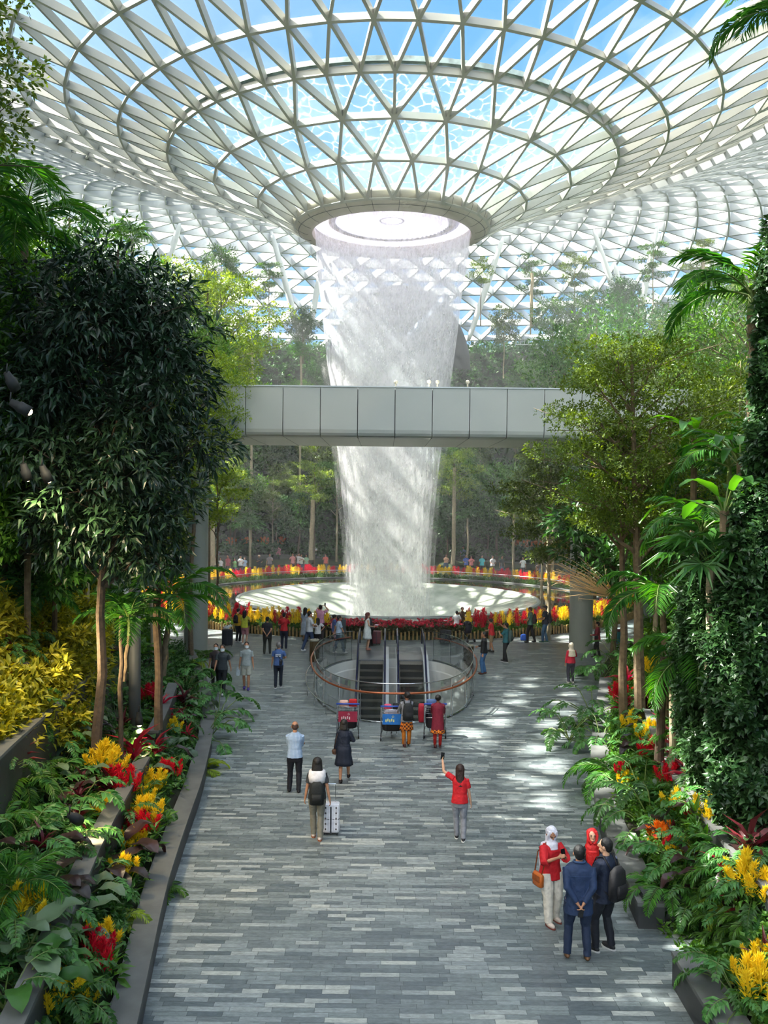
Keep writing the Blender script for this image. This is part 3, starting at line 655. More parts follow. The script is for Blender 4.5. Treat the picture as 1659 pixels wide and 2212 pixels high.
def tree_broad(name, h, cr, ch, nb, npc, L, W, lm, tm, tr=.12, T=T4, droop=.5, gap=.0, lean=(0, 0), seed=1, blobs=None, kper=7, tiers=False, flat=.28):
    """(trunk mesh, foliage mesh) with base at the origin. cr crown radius, ch crown height"""
    global R, NR
    R = random.Random(seed); NR = np.random.RandomState(seed)
    g = Geo(); f = Geo(); top = Vector((lean[0], lean[1], h)); tk = wander((0, 0, -.3), top, 9, .014)
    g.tube(tk, [tr * (1 - .8 * i / 9) for i in range(10)], 8)
    zb = h - ch
    for b in range(nb):
        if tiers:
            tz = (b + .5) / nb; an = b * 2.4 + R.random(); z = zb + ch * tz; rr = cr * (.42 + .6 * math.sin(PI * (.12 + .72 * tz))) * (.6 + .45 * R.random())
            c = Vector((math.cos(an) * rr * .62, math.sin(an) * rr * .62, z)); s = Vector((rr * .62, rr * .62, cr * flat * .35))
        else:
            tz = R.random(); an = b * 2.4 + R.random() * .8; z = zb + ch * (.12 + .8 * (b + .5) / nb); rr = cr * (math.sin(PI * (.14 + .74 * (b + .5) / nb)) ** .7)
            q = .55 + .35 * R.random(); c = Vector((math.cos(an) * rr * q, math.sin(an) * rr * q, z)); s0 = cr * (.34 + .16 * R.random()); s = Vector((s0, s0, s0 * .72))
        k = lin([(0, 0), (1, 1)], max(0, min(1, z / h * .86))); j = min(8, int(k * 9)); st = tk[j].lerp(tk[j + 1], k * 9 - j)
        st.z = min(st.z, c.z - .1)
        c = c + Vector((top.x, top.y, 0)) * (z / h)
        br_ = wander(st, c, 5, .18); r0 = tr * (1 - .8 * k) * .55; g.tube(br_, [r0 * (1 - .8 * i / 5) + .008 for i in range(6)], 5)
        for _ in range(3 if not tiers else 5):
            e = c + Vector((R.gauss(0, 1) * s.x * .6, R.gauss(0, 1) * s.y * .6, R.gauss(0, .6) * s.z)); g.tube(wander(br_[3], e, 3, .2), [r0 * .35, r0 * .25, .01, .006], 4)
        d = rdir(npc); rad = (NR.rand(npc, 1) ** .4); P = np.array(c) + d * rad * np.array(s); nn = nrm(d * np.array([1, 1, 1.2]) + np.array([0, 0, .5]))
        clusters(f, P, nn, kper, L, W, L * 2.2, droop, T)
    return g.mesh(name + '_trunk', tm), f.mesh(name + '_foliage', lm)
def plant(name, meshes, loc, label, cat, group=None, rz=None, s=1.0, names=('trunk', 'foliage')):
    o = empty(name, loc, R.uniform(0, 6.28) if rz is None else rz, label, cat, group, s)
    for n, me in zip(names, meshes): link(bpy.data.objects.new(n, me), o)
    return o
def single(name, me, loc, label, cat, group=None, rz=None, s=1.0, tilt=None):
    o = link(bpy.data.objects.new(name, me)); o.location = loc; o.rotation_euler = (tilt[0] if tilt else 0, tilt[1] if tilt else 0, R.uniform(0, 6.28) if rz is None else rz); o.scale = (s, s, s)
    return tag(o, label, cat, group)

# feather palm as a tree of parts
def palm_meshes(h, nf, fl, tr, n=34, ll=.55, lw=.05, seed=3, lm=None, drop=.3, curve=1.25):
    global NR, R
    NR = np.random.RandomState(seed); R = random.Random(seed); g = Geo(); tk = wander((0, 0, -.3), (R.uniform(-.2, .2), R.uniform(-.2, .2), h), 6, .05)
    g.tube(tk, [tr * (1.15 - .3 * i / 6) for i in range(7)], 10)
    g.tube([tk[-1], tk[-1] + Vector((0, 0, .55))], [tr * .95, tr * .5], 10, mi=1)
    fr = []
    for k in range(3):
        f = Geo(); frond(f, (0, 0, 0), 0, .25, fl * (.9 + .1 * k), n, ll, lw, curve + .15 * k, drop=drop, mir=1, rach=.02); fr.append(f.mesh('frond', [lm or L_palm, stemg]))
    return g.mesh('palm_trunk', [bark, stemg]), fr, tk[-1] + Vector((0, 0, .4)), nf
def palm(pm, loc, label, s=1.0, name='feather_palm', group=None, seed=0, el=(.1, 1.15)):
    tm, fr, top, nf = pm; r = random.Random(seed); o = empty(name, loc, 0, label, 'palm', group, s); link(bpy.data.objects.new('trunk', tm), o)
    for k in range(nf):
        f = link(bpy.data.objects.new('frond', fr[k % 3]), o); f.location = top; e = el[0] + (el[1] - el[0]) * (k / nf); f.rotation_euler = Matrix.Rotation(k * 2.4 + r.random() * .4, 3, 'Z').to_euler()
        f.rotation_euler = (Matrix.Rotation(k * 2.4 + r.random() * .4, 3, 'Z') @ Matrix.Rotation(-e, 3, 'Y')).to_euler()
    return o
def fanpalm_mesh(h, nf, stem, rad, tr, seed=5, n=16, w=.09, lm=None):
    global NR, R
    NR = np.random.RandomState(seed); R = random.Random(seed); g = Geo(); f = Geo(); g.tube(wander((0, 0, -.3), (0, 0, h), 5, .04), tr, 8)
    for k in range(nf): fan(f, (0, 0, h), k * 2.4, .15 + 1.2 * (k / nf), stem * (.8 + .4 * R.random()), rad, n, w)
    return g.mesh('fan_palm_trunk', barkl), f.mesh('fan_palm_crown', [lm or L_palm, stemg])
def fern_mesh(nf, L, ll, seed, lm, n=24, lw=.03, el=.95, curve=1.7, T=T2):
    global NR, R
    NR = np.random.RandomState(seed); R = random.Random(seed); g = Geo()
    for k in range(nf): frond(g, (0, 0, 0), k * 2.4 + R.random() * .3, el * (.45 + .6 * R.random()), L * (.75 + .4 * R.random()), n, ll, lw, curve, T=T, rach=.005)
    return g.mesh('fern', [lm, stemg])
def phil_mesh(nl, seed, lm, stem=.45, L=.42):
    """split-leaf philodendron: long stems carrying deeply cut leaves"""
    global NR, R
    NR = np.random.RandomState(seed); R = random.Random(seed); g = Geo()
    for k in range(nl):
        az = k * 2.4 + R.random() * .4; el = .3 + .9 * R.random(); st = stem * (.7 + .6 * R.random()); tip = np.array([math.cos(az) * math.cos(el), math.sin(az) * math.cos(el), math.sin(el)]) * st
        g.tube([(0, 0, 0), (tip * .5 + np.array([0, 0, .05])).tolist(), tip.tolist()], .008, 4, mi=1, cap=False)
        frond(g, tip, az, el - .65, L * (.8 + .4 * R.random()), 9, L * .48, .075, .9, fwd=.45, drop=.25, T=T4, rach=.006, prof=lambda t: 1.05 - .75 * t)
    return g.mesh('split_leaf_plant', [lm, stemg])
def cordy_mesh(nl, L, w, seed, lm, el0=.35):
    global NR, R
    NR = np.random.RandomState(seed); R = random.Random(seed); g = Geo()
    P = []; Dd = []
    for k in range(nl):
        az = k * 2.4; el = el0 + 1.0 * R.random(); P.append((0, 0, .1 + .25 * k / nl)); Dd.append((math.cos(az) * math.cos(el), math.sin(az) * math.cos(el), math.sin(el)))
    leaves(g, P, Dd, [(0, 0, 1)] * nl, L * (.75 + .5 * NR.rand(nl)), w, T6); g.tube([(0, 0, -.1), (0, 0, .35)], .02, 5, mi=1); return g.mesh('strap_leaf_plant', [lm, stemg])
def big_mesh(nl, seed, lm, L=.5, W=.26, stem=.4):
    global NR, R
    NR = np.random.RandomState(seed); R = random.Random(seed); g = Geo()
    for k in range(nl): bigleaf(g, (0, 0, 0), k * 2.4 + R.random(), .35 + .8 * R.random(), stem * (.6 + .7 * R.random()), L * (.75 + .4 * R.random()), W * (.8 + .3 * R.random()))
    return g.mesh('large_leaf_plant', [lm, stemg], smooth=True)
def plume(g, base, h, r, n=90, mi=0, lean=None):
    t = NR.rand(n) ** .8; a = NR.rand(n) * 2 * PI; rr = r * (1 - t) ** .7 * (.35 + .65 * NR.rand(n)); base = np.array(base, float); ln = np.array(lean if lean is not None else [0, 0, 0.0])
    P = base + np.stack([rr * np.cos(a), rr * np.sin(a), t * h * .9], 1) + ln * t[:, None]
    Dd = np.stack([np.cos(a) * .55, np.sin(a) * .55, .75 + .5 * t], 1) + .4 * NR.normal(size=(n, 3)); leaves(g, P, Dd, rdir(n), h * .21 * (.6 + .8 * NR.rand(n)), h * .05, T2, mi)
    g.tube([base.tolist(), (base + np.array([0, 0, h * .9]) + ln).tolist()], [r * .28, r * .06], 6, mi=mi)
def celosia_mesh(seed, fm, npl=8, h=.30, green=.25, spread=.19, n=170):
    global NR, R
    NR = np.random.RandomState(seed); R = random.Random(seed); g = Geo(); f = Geo()
    C = np.stack([NR.normal(0, spread * .6, 26), NR.normal(0, spread * .6, 26), NR.rand(26) * green], 1); clusters(g, C, np.repeat([[0, 0, 1.0]], 26, 0), 5, .16, .045, .1, .3, T4)
    for k in range(npl):
        a = k * 2.4; q = spread * math.sqrt(k / npl); b = (math.cos(a) * q, math.sin(a) * q, green * .8); hh = h * (1 - .45 * k / npl) * R.uniform(.85, 1.15)
        g.tube([(b[0] * .4, b[1] * .4, 0), b], .008, 4, mi=1); plume(f, b, hh, hh * .26, n, lean=[b[0] * .5, b[1] * .5, 0])
    return g.mesh('plume_plant_leaves', [L_mid, stemg]), f.mesh('plume', fm)
# ------------------------------------------------------------------ planter walls and kerbs
def offcurve(side, off, y0, y1, n):
    tab = XL if side < 0 else XR; P = []
    for i in range(n + 1):
        y = y0 + (y1 - y0) * i / n; x = (lin(tab, y - .8) + lin(tab, y) * 2 + lin(tab, y + .8)) / 4; t = Vector((lin(tab, y + 1) - lin(tab, y - 1), 2, 0)).normalized(); nrm_ = Vector((t.y, -t.x, 0)) * side
        P.append((Vector((x, y, 0)) + nrm_ * off, nrm_))
    return P
def wallstrip(side, off, wd, z0, z1, y0, y1, label, n=None, capm=None, name='planter_wall', cat='wall', z1e=None):
    n = n or max(2, int((y1 - y0) / 1.2)); P = offcurve(side, off, y0, y1, n); g = Geo(); c = Geo(); rg = []; rc = []
    for i, (p, q) in enumerate(P):
        z1_ = z1 if z1e is None else z1 + (z1e - z1) * i / n
        a, b = p, p + q * wd; rg.append([(a.x, a.y, z0), (a.x, a.y, z1_ - .06), (b.x, b.y, z1_ - .06), (b.x, b.y, z0)])
        a2, b2 = p - q * .02, p + q * (wd + .02); rc.append([(a2.x, a2.y, z1_ - .06), (a2.x, a2.y, z1_), (b2.x, b2.y, z1_), (b2.x, b2.y, z1_ - .06)])
    g.loft(rg); o = g.build(name, darkstone); tag(o, label, cat); c.loft(rc); c.build('coping', capm or concrete, o); return o
wallstrip(-1, 0, .34, -.05, .44, 8, 38, 'low curved dark stone kerb wall along the left edge of the paving', name='kerb_wall')
wallstrip(-1, 1.0, .26, .2, 1.30, 8.5, 19.5, 'dark stone planter wall behind the left kerb, under yellow and red plumes')
wallstrip(-1, 1.1, .24, .2, 1.35, 21.5, 27, 'short dark planter wall on the left below the red flowers')
wallstrip(-1, 2.6, .24, .8, 2.75, 9, 24, 'second dark stone terrace wall up the left slope')
wallstrip(-1, 4.3, .24, 2, 4.3, 12, 28, 'third dark stone terrace wall high on the left slope')
wallstrip(1, 0, .42, -.05, .42, 14.55, 33, 'curved dark stone kerb wall along the right edge of the paving', name='kerb_wall')
wallstrip(1, .05, .40, -.05, .5, 8, 12.85, 'near right kerb wall of dark stone at the lower right', name='kerb_wall')
wallstrip(1, 1.35, .28, .2, 1.45, 8, 24, 'dark stone planter wall behind the right kerb')
wallstrip(1, 2.9, .24, .8, 2.5, 9, 26, 'upper dark stone terrace wall on the right slope')
g = Geo(); p = gnd(1455, 1992); g.box((p.x, p.y, .26), (1.1, .32, .52)); o = g.build('planter_end_block', darkstone); tag(o, 'black end block of the right planter beside the two men', 'block')
# low dark posts with spot lamps on the left slope
lampglow = mat('warm_lamp', srgb(255, 225, 180), .4, emit=srgb(255, 205, 150), estr=18)
def spot(px, py, Y, label, aim, power=60, cyl=True):
    p = at(px, py, Y); o = empty('garden_spotlight', p, 0, label, 'spotlight'); d = Vector(aim).normalized(); g = Geo()
    g.tube([(0, 0, 0), d * .12, d * .13, d * .3], [.05, .07, .085, .085], 14); g.tube([(0, 0, 0), (0, .02, .14)], .012, 5); g.build('lamp_housing', seam, o, True)
    l = Geo(); l.ball(d * .28, .055, 10); l.build('bulb', lampglow, o, True)
    ld = bpy.data.lights.new('spot', 'SPOT'); ld.energy = power; ld.color = (1, .78, .45); ld.spot_size = 1.9; ld.spot_blend = .8; ld.shadow_soft_size = .06
    lo = bpy.data.objects.new('spot_light', ld); COL.objects.link(lo); lo.location = p + d * .36; lo.rotation_euler = d.to_track_quat('-Z', 'Y').to_euler()
for a in ((14, 805, 16, 'upper black cylinder spotlight at the left edge above green fronds', (.2, .7, -.8), 250), (22, 868, 15.5, 'lower black cylinder spotlight at the left edge', (.9, .3, -.5), 120),
          (50, 1002, 18, 'left boxed garden spotlight glowing above the left palms', (.1, .5, -1), 260), (90, 1006, 18, 'right boxed garden spotlight glowing above the left palms', (.3, .5, -1), 200),
          (32, 1452, 17.5, 'small glowing spotlight in the golden vines at the left', (.4, .5, .2), 500), (300, 1538, 20.5, 'small glowing spotlight by the red leaves beside the dark post', (.1, -.2, -1), 120),
          (150, 1760, 14.2, 'small glowing spotlight low among the near left leaves', (.2, .5, -.4), 60)):
    spot(a[0], a[1], a[2] - (2.5 if a[0] < 100 and a[1] < 1100 else 0), a[3], a[4], a[5])
# dark posts and beams of the planters on the left
for (px, py, top, w_, lab) in ((291, 1580, 1270, .26, 'tall dark grey post standing in the left planting'), (38, 1330, 1040, .2, 'weathered post at the far left edge under the palms')):
    p = hit(px, py); Y = p.y if p else 18; t = at(px, top, Y); g = Geo(); g.tube([at(px, py, Y) - Vector((0, 0, .6)), t], w_ / 2 * 1.1, 14); o = g.build('garden_post', mat('post_grey', srgb(78, 82, 84), .6), smooth=True); tag(o, lab, 'post')
for k, (px, py, L) in enumerate(((120, 1395, 1.5), (165, 1370, .9), (40, 1440, 1.6), (10, 1480, 1.2), (100, 1460, .8))):
    p = (hit(px, py + 22) or at(px, py, 18.5)) + Vector((0, 0, .3)); g = Geo(); g.box((0, 0, 0), (.11, L, .12)); g.box((.0, -L / 2 + .07, -.12), (.1, .1, .14)); o = g.build('trellis_beam', mat('beam_grey', srgb(62, 64, 60), .7, var=.1)); o.location = p; o.rotation_euler = (.12, 0, -.75)
    tag(o, 'short grey trellis beam jutting from the left vines, %s' % ['uppermost', 'nearest the dark post', 'above the glowing lamp', 'at the frame edge', 'lowest of them'][k], 'beam', 'trellis beams on the left slope')

# ------------------------------------------------------------------ leafy cover of the slopes (uncountable)
def cover(name, label, sel, n, L, W, lm, seed, hgt=.25, T=T4, area=(-14, 14, 7, 40)):
    global NR
    NR = np.random.RandomState(seed); P = []
    tries = 0
    while len(P) < n and tries < n * 12:
        tries += 1; x = NR.uniform(area[0], area[1]); y = NR.uniform(area[2], area[3]); d, s = dist(x, y)
        if d < .35 or not sel(x, y, d, s): continue
        z = H(x, y); bp_ = noise.noise(Vector((x * 1.3, y * 1.3, 4.2))) * .5 + .5; P.append((x, y, z + hgt * bp_ * (0.5 + NR.rand()) + .03))
    P = np.array(P); g = Geo(); clusters(g, P, np.repeat([[0, -.3, .8]], len(P), 0), 5, L, W, L, .3, T)
    o = g.build(name, lm); tag(o, label, 'ground cover', kind='stuff'); return o
cover('ground_cover', 'low mixed green foliage covering the left slope', lambda x, y, d, s: s == -1 and d < 9, 9000, .13, .055, L_deep, 1, .35, area=(-16, -2.5, 7, 40))
cover('ground_cover', 'low mixed green foliage covering the right slope', lambda x, y, d, s: s == 1 and d < 9, 8000, .13, .055, L_mid, 2, .35, area=(3.5, 18, 7, 40))
cover('golden_vine', 'golden green vine leaves lit by warm lamps on the left slope', lambda x, y, d, s: s == -1 and 1340 < pix((x, y, H(x, y)))[1] < 1660 and -60 < pix((x, y, H(x, y)))[0] < 235 and pix((x, y, H(x, y)))[0] < 235 - .35 * (pix((x, y, H(x, y)))[1] - 1500), 6500, .19, .085, L_gold, 3, 1.1, area=(-14, -4, 12, 34))
cover('ivy_edge', 'small ivy leaves spilling over the right kerb', lambda x, y, d, s: s == 1 and .52 < d < 1.4, 5000, .075, .06, L_mid, 4, .45, area=(4, 10, 8, 34))
cover('ivy_edge', 'small ivy leaves spilling behind the left kerb', lambda x, y, d, s: s == -1 and .5 < d < 1.1, 4200, .07, .05, L_deep, 5, .3, area=(-9, -2.8, 8, 36))
cover('hill_foliage', 'dense shrub foliage clothing the far hillside', lambda x, y, d, s: d > 1.5 and y > 50, 34000, .42, .2, L_deep, 6, 1.4, area=(-50, 50, 50, 112))
cover('hill_foliage', 'dense shrub foliage clothing the hillsides beside the hall', lambda x, y, d, s: d > 1.5, 14000, .3, .14, L_mid, 7, .9, area=(-34, 34, 30, 60))

# ------------------------------------------------------------------ trees
TA = [tree_broad('hill_tree', 8.5, 2.6, 5.6, 15, 62, .30, .12, L_mid, bark, .13, seed=21, kper=6, T=T2), tree_broad('hill_tree', 7.2, 2.2, 4.6, 13, 62, .30, .13, L_deep, bark, .12, seed=22, kper=6, T=T2), tree_broad('hill_tree', 9.5, 2.0, 5.4, 14, 60, .26, .1, L_olive, barkl, .1, seed=23, kper=6, T=T2)]
TT = [tree_broad('tier_tree', 8.5, 2.7, 4.6, 11, 150, .15, .075, L_olive, barkl, .11, seed=31, tiers=True, kper=6, T=T2, droop=.2), tree_broad('tier_tree', 10.5, 2.4, 5.2, 10, 140, .15, .075, L_mid, barkl, .12, seed=32, tiers=True, kper=6, T=T2, droop=.2), tree_broad('tier_tree', 9, 2.4, 3.4, 9, 90, .15, .07, L_lime, bark, .09, seed=33, tiers=True, kper=6, T=T2, droop=.2)]
BIG = {}
for k_, (src, a) in enumerate(((TA[0], (17, 4.3, 10.5, 30, 95, .26, .10, L_mid, bark, .2)), (TA[1], (17, 4.2, 10, 28, 95, .26, .10, L_deep, bark, .2)), (TA[2], (17, 3.6, 10, 28, 90, .22, .085, L_olive, barkl, .17)), (TT[0], (17, 4.8, 8, 22, 260, .15, .07, L_olive, barkl, .18)), (TT[1], (17, 4.0, 8, 20, 240, .15, .07, L_mid, barkl, .18)), (TT[2], (17, 4.2, 6, 16, 240, .15, .07, L_lime, bark, .16)))):
    BIG[id(src)] = tree_broad('tall_tree', *a[:7], a[7], a[8], a[9], seed=80 + k_, tiers=k_ > 2, kper=6, T=T2, droop=.3)
def grow(kind, px, top, Y, h, label, group=None, rz=None, base=None):
    """tree whose crown top shows at (px, top) at distance Y; h is its mesh height; its foot goes down to the slope"""
    t = at(px, top, Y); zb_ = max(0, H(t.x, t.y)) if base is None else base
    s = max(.35, (t.z - zb_) / h)
    if s > 1.35: kind = BIG[id(kind)]; s = (t.z - zb_) / 17.0
    o = plant('garden_tree', kind, (t.x, t.y, zb_), label, 'tree', group, rz, s)
    return o
# rim trees standing against the glass roof
for px, top, Y, kd, hh, lab in ((478, 532, 90, TA[0], 8.5, 'bushy bright tree on the far hilltop, left of the waterfall'), (582, 565, 90, TT[1], 10.5, 'airy tree on the hilltop between the bushy tree and the roof column'),
    (655, 668, 90, TA[1], 7.2, 'small dark tree on the hilltop just left of the waterfall'), (1040, 560, 92, TT[2], 9, 'thin layered tree on the hilltop right of the waterfall behind the leaning column'), (1148, 553, 90, TT[1], 10.5, 'tall thin trunked sparse tree on the right hilltop'),
    (1242, 550, 94, TT[0], 8.5, 'broad layered tree against the roof left of the forked column'), (1412, 522, 88, TT[1], 10.5, 'dense layered tree against the roof right of the forked column'), (1515, 520, 84, TT[0], 8.5, 'layered tree against the roof farthest right'),
    (1195, 640, 86, TA[0], 8.5, 'rounded bright tree below the thin sparse one'), (1270, 625, 86, TA[0], 8.5, 'rounded tree on the hill below the forked column, left side'), (1490, 640, 84, TA[1], 7.2, 'dark rounded tree on the hill at the right'), (1345, 600, 84, TA[1], 7.2, 'dark tree wrapping the foot of the forked column'),
    (1090, 660, 88, TA[2], 9.5, 'slender tree on the hill right of the leaning column'), (430, 600, 70, TA[1], 7.2, 'dark tree behind the big leafy tree at its right shoulder')):
    tt = at(px, top, Y); b = tt.z - (hh * (.72 if Y > 80 else .8)) ; grow(kd, px, top, Y, hh, lab, base=max(H(tt.x, tt.y) - .5, b) if H(tt.x, tt.y) < tt.z - 4 else H(tt.x, tt.y) - 6)
RR = random.Random(5)
n_ = 0
for y_, x0_, x1_, cnt, kinds in ((66, -31, -21, 5, TA), (72, -34, -20, 6, TA + TT), (80, -30, -6, 8, TA + TT), (84, -34, -3, 9, TA + TT), (88, -38, -3, 11, TA + TA + TT), (92, -38, -3, 10, TA), (83, 5, 30, 9, TA + TT), (87, 4, 34, 12, TA + TT), (92, 4, 38, 12, TA), (72, 20, 34, 7, TA + TT), (64, 22, 34, 6, TA + TT), (96, -30, 34, 11, TA)):
    for i in range(cnt):
        x = x0_ + (x1_ - x0_) * (i + RR.random()) / cnt; y = y_ + RR.uniform(-2, 2); d, s = dist(x, y)
        if d < 1.2: continue
        j = RR.randrange(len(kinds)); s_ = RR.uniform(.75, 1.1) * (1.0 if d < 9 else .8)
        lab = ((['mid green bushy tree', 'deep green bushy tree', 'slim olive green tree'] if len(kinds) == 9 else []) + ['mid green bushy tree', 'deep green bushy tree', 'slim olive green tree', 'layered olive tree with flat tiers', 'tall layered green tree', 'pale lime layered tree'])[j]
        plant('garden_tree', kinds[j], on(x, y), lab + ' in the misty forest round the pool', 'tree', 'forest trees round the pool: ' + lab, RR.uniform(0, 6.28), s_); n_ += 1
for px, top, Y, kd, hh, lab in ((680, 1000, 81, TT[2], 9, 'sunlit layered tree behind the pool just left of the waterfall'), (590, 1030, 83, TT[0], 8.5, 'layered tree behind the pool, second left of the waterfall'), (500, 990, 80, TT[2], 9, 'sunlit layered tree behind the pool near the left column'), (982, 975, 81, TT[2], 9, 'sunlit layered tree behind the pool just right of the waterfall'), (1075, 1000, 82, TA[0], 8.5, 'bright bushy tree behind the pool right of the waterfall'), (1165, 1040, 78, TT[2], 9, 'sunlit layered tree behind the pool near the right column'), (545, 900, 88, TA[0], 8.5, 'bushy tree on the slope above the left bench')):
    grow(kd, px, top, Y, hh, lab)
# forest at the left and right, nearer
for px, top, Y, kd, hh, lab in ((0, 560, 30, TA[0], 8.5, 'bright bushy tree at the left edge below the palm'), (90, 600, 27, TA[2], 9.5, 'yellow green slim tree left of the big dark tree'), (150, 470, 38, TA[0], 8.5, 'tall green tree just behind the big dark tree at upper left'), (235, 555, 36, TA[1], 7.2, 'dark tree behind the left half of the big dark tree'),
    (340, 640, 44, TA[0], 8.5, 'green tree half hidden behind the big dark tree'), (60, 760, 24, TA[1], 7.2, 'dark leafed tree over the left spotlights'), (10, 880, 22, TA[0], 8.5, 'leafy tree low at the left edge beside the spotlights'), (190, 820, 27, TA[2], 9.5, 'sparse yellow green tree seen through the dark tree'), (330, 900, 31, TA[2], 9.5, 'yellow green tree behind the dark tree on the left'), (120, 1010, 22, TA[1], 7.2, 'low dark tree above the golden vines'),
    (290, 960, 40, TA[1], 7.2, 'dark tree beside the left bridge column'), (450, 585, 50, TT[2], 9, 'lime layered tree reaching over the bridge left end'), (418, 765, 36.5, TT[2], 9, 'lime layered tree in front of the bridge left end'), (470, 1000, 47, TT[2], 9, 'lime layered branches right of the left bridge column'),
    (1620, 600, 40, TA[0], 8.5, 'bright tree high at the right edge behind the palm'), (1560, 700, 48, TT[0], 8.5, 'olive layered tree on the right hillside'), (1440, 735, 52, TT[0], 8.5, 'layered tree on the right behind the big layered tree'), (1600, 780, 34, TA[2], 9.5, 'yellow green tree at the right above the palms'), (1500, 850, 30, TA[2], 9.5, 'sparse bright tree right of the big layered tree'),
    (1570, 930, 27, TA[1], 7.2, 'dark tree behind the right palms'), (1290, 690, 60, TA[0], 8.5, 'tree on the right hill above the bridge end'), (1380, 650, 66, TA[1], 7.2, 'dark tree high on the right hill'), (1500, 730, 60, TA[0], 8.5, 'green tree high on the right hill by the railing'), (1175, 960, 60, TA[2], 9.5, 'slim tree under the bridge right part'), (1190, 1010, 44, TT[0], 8.5, 'small layered tree left of the right bridge column'), (1330, 1010, 36, TA[1], 7.2, 'dark tree behind the twin trunks'),
    (1470, 1000, 30, TA[0], 8.5, 'green tree filling the gap below the big layered crown')):
    grow(kd, px, top, Y, hh, lab)
# tall trees up the left slope, which keep the left of the paving in shade
for k in range(18):
    y = 12 + k * 1.55; d_ = 9.5 + 3.5 * (k % 2); x = lin(XL, y) - d_; plant('garden_tree', (TA[0], TA[1])[k % 2], on(x, y), 'tall shade tree high on the left slope beside the hall', 'tree', 'tall shade trees high on the left slope', RR.uniform(0, 6.28), RR.uniform(1.15, 1.45))
# the big dark-leaved tree, left foreground
Yd = 18.2; base = hit(205, 1640) or on(-5.9, 18.2); base = on(at(205, 1640, Yd).x, Yd); topz = at(300, 540, Yd).z
big = tree_broad('dark_tree', topz - base.z, 1.95, at(300, 540, Yd).z - at(300, 1275, Yd).z, 34, 58, .25, .075, L_dark, barkd, .12, seed=41, droop=.75, kper=9, lean=(.42, 0), T=T4)
plant('large_leafy_tree', big, base, 'big dark glossy leaved tree in the left foreground', 'tree', rz=0)
# big layered tree on the right, two trunks
Yt = 24; base = on(at(1385, 1500, Yt).x, Yt); topz = at(1330, 745, Yt).z
lt = tree_broad('layered_tree', topz - base.z, 2.75, 5.0, 22, 300, .075, .045, L_olive, bark, .17, seed=52, tiers=True, kper=7, T=T2, droop=.15, lean=(-.4, 0), flat=.35)
plant('layered_tree', lt, base, 'large layered small leaved tree on the right with spreading crown', 'tree', rz=0)
b2 = on(at(1352, 1480, 25.2).x, 25.2); lt2 = tree_broad('layered_tree', at(1350, 900, 25.2).z - b2.z, 1.8, 3.4, 9, 220, .075, .045, L_olive, bark, .14, seed=53, tiers=True, kper=6, T=T2, droop=.15, lean=(-.3, 0))
plant('layered_tree', lt2, b2, 'second thinner layered tree standing just left of the large one', 'tree', rz=0)
# small-leaved branches hanging in at the top left, and dark shoots at the right edge
bl = on(at(-230, 700, 13).x, 13); ot = tree_broad('overhang_tree', at(-150, -120, 13).z - bl.z, 1.75, 3.1, 22, 260, .085, .05, L_olive, barkd, .16, seed=61, tiers=True, kper=6, T=T2, droop=.3, flat=.7)
plant('overhanging_tree', ot, bl, 'small leaved tree hanging in at the top left corner', 'tree', rz=.6)
# bare dry twigs in front of the right bridge column
g = Geo(); c = at(1330, 1290, 27)
for k in range(60):
    r2 = random.Random(k); e = at(r2.gauss(1240, 30), r2.gauss(1242, 20), 27 + r2.uniform(-.6, .6)); m_ = c.lerp(e, .55) + Vector((r2.uniform(-.1, .1), r2.uniform(-.3, .3), r2.uniform(-.1, .12))); g.tube([c.lerp(m_, .35), m_, e, e + Vector((r2.uniform(-.3, .1), 0, r2.uniform(-.15, .15)))], [.012, .008, .005, .003], 4, cap=False)
g.tube([at(1345, 1330, 26.5), c, at(1290, 1262, 27)], [.03, .025, .012], 6); o = g.build('dry_branch', B_twig); tag(o, 'bare dry twiggy branch in front of the right bridge column', 'branch')

# ------------------------------------------------------------------ palms
PM = palm_meshes(5.2, 11, 2.3, .10, n=36, ll=.62, lw=.045, seed=3); PM2 = palm_meshes(3.0, 10, 1.9, .08, n=26, ll=.5, lw=.07, seed=4, drop=.5); PB = palm_meshes(1.0, 11, 1.7, .07, n=28, ll=.5, lw=.05, seed=6, lm=L_palm, curve=1.0)
def palm_at(pm, px, py, Y, label, s=1.0, seed=0, h=None, el=(.1, 1.15)):
    """crown heart at the pixel; trunk goes down to the slope"""
    if pm is PB: h_ = (hit(px, py + 70) or Vector((0, Y, 0))).y; Y = min(Y, h_) if seed in (4, 5) else h_
    t = at(px, py, Y); tm, fr, top, nf = pm; o = palm(pm, (t.x, t.y, t.z - top.z * s), label, s, seed=seed, el=el)
    gz = max(0, H(t.x, t.y)) - .2; tz = t.z - top.z * s
    if gz < tz - .1:
        if seed not in (4, 5): e = Geo(); e.tube([(0, 0, (gz - tz) / s), (0, 0, 0)], .08, 8); e.build('trunk_base', bark, o)
    return o
palm_at(PM, 62, 505, 20, 'bright feather palm against the roof at upper left', .95, 1, el=(-.1, 1.3))
palm_at(PM, 1635, 640, 19, 'feather palm reaching in from the right edge', 1.0, 2)
palm_at(PM, -70, 430, 17, 'dark feather palm fronds at the left edge below the overhanging branches', 1.0, 3)
palm_at(PB, 268, 1345, 19.5, 'green palm between the two left trunks', .75, 4)
palm_at(PB, 352, 1300, 20.6, 'palm with drooping fronds in front of the left bridge column', 1.0, 5)
palm_at(PB, 15, 1190, 17.5, 'warm lit palm with long fronds at the left edge', 1.1, 6, el=(-.2, .9))
palm_at(PB, 60, 1300, 15.5, 'broad frond palm low at the left edge above the golden vines', .8, 7)
palm_at(PM, 1440, 1290, 20, 'large dark green palm in the right planting', .8, 8, el=(-.25, .9))
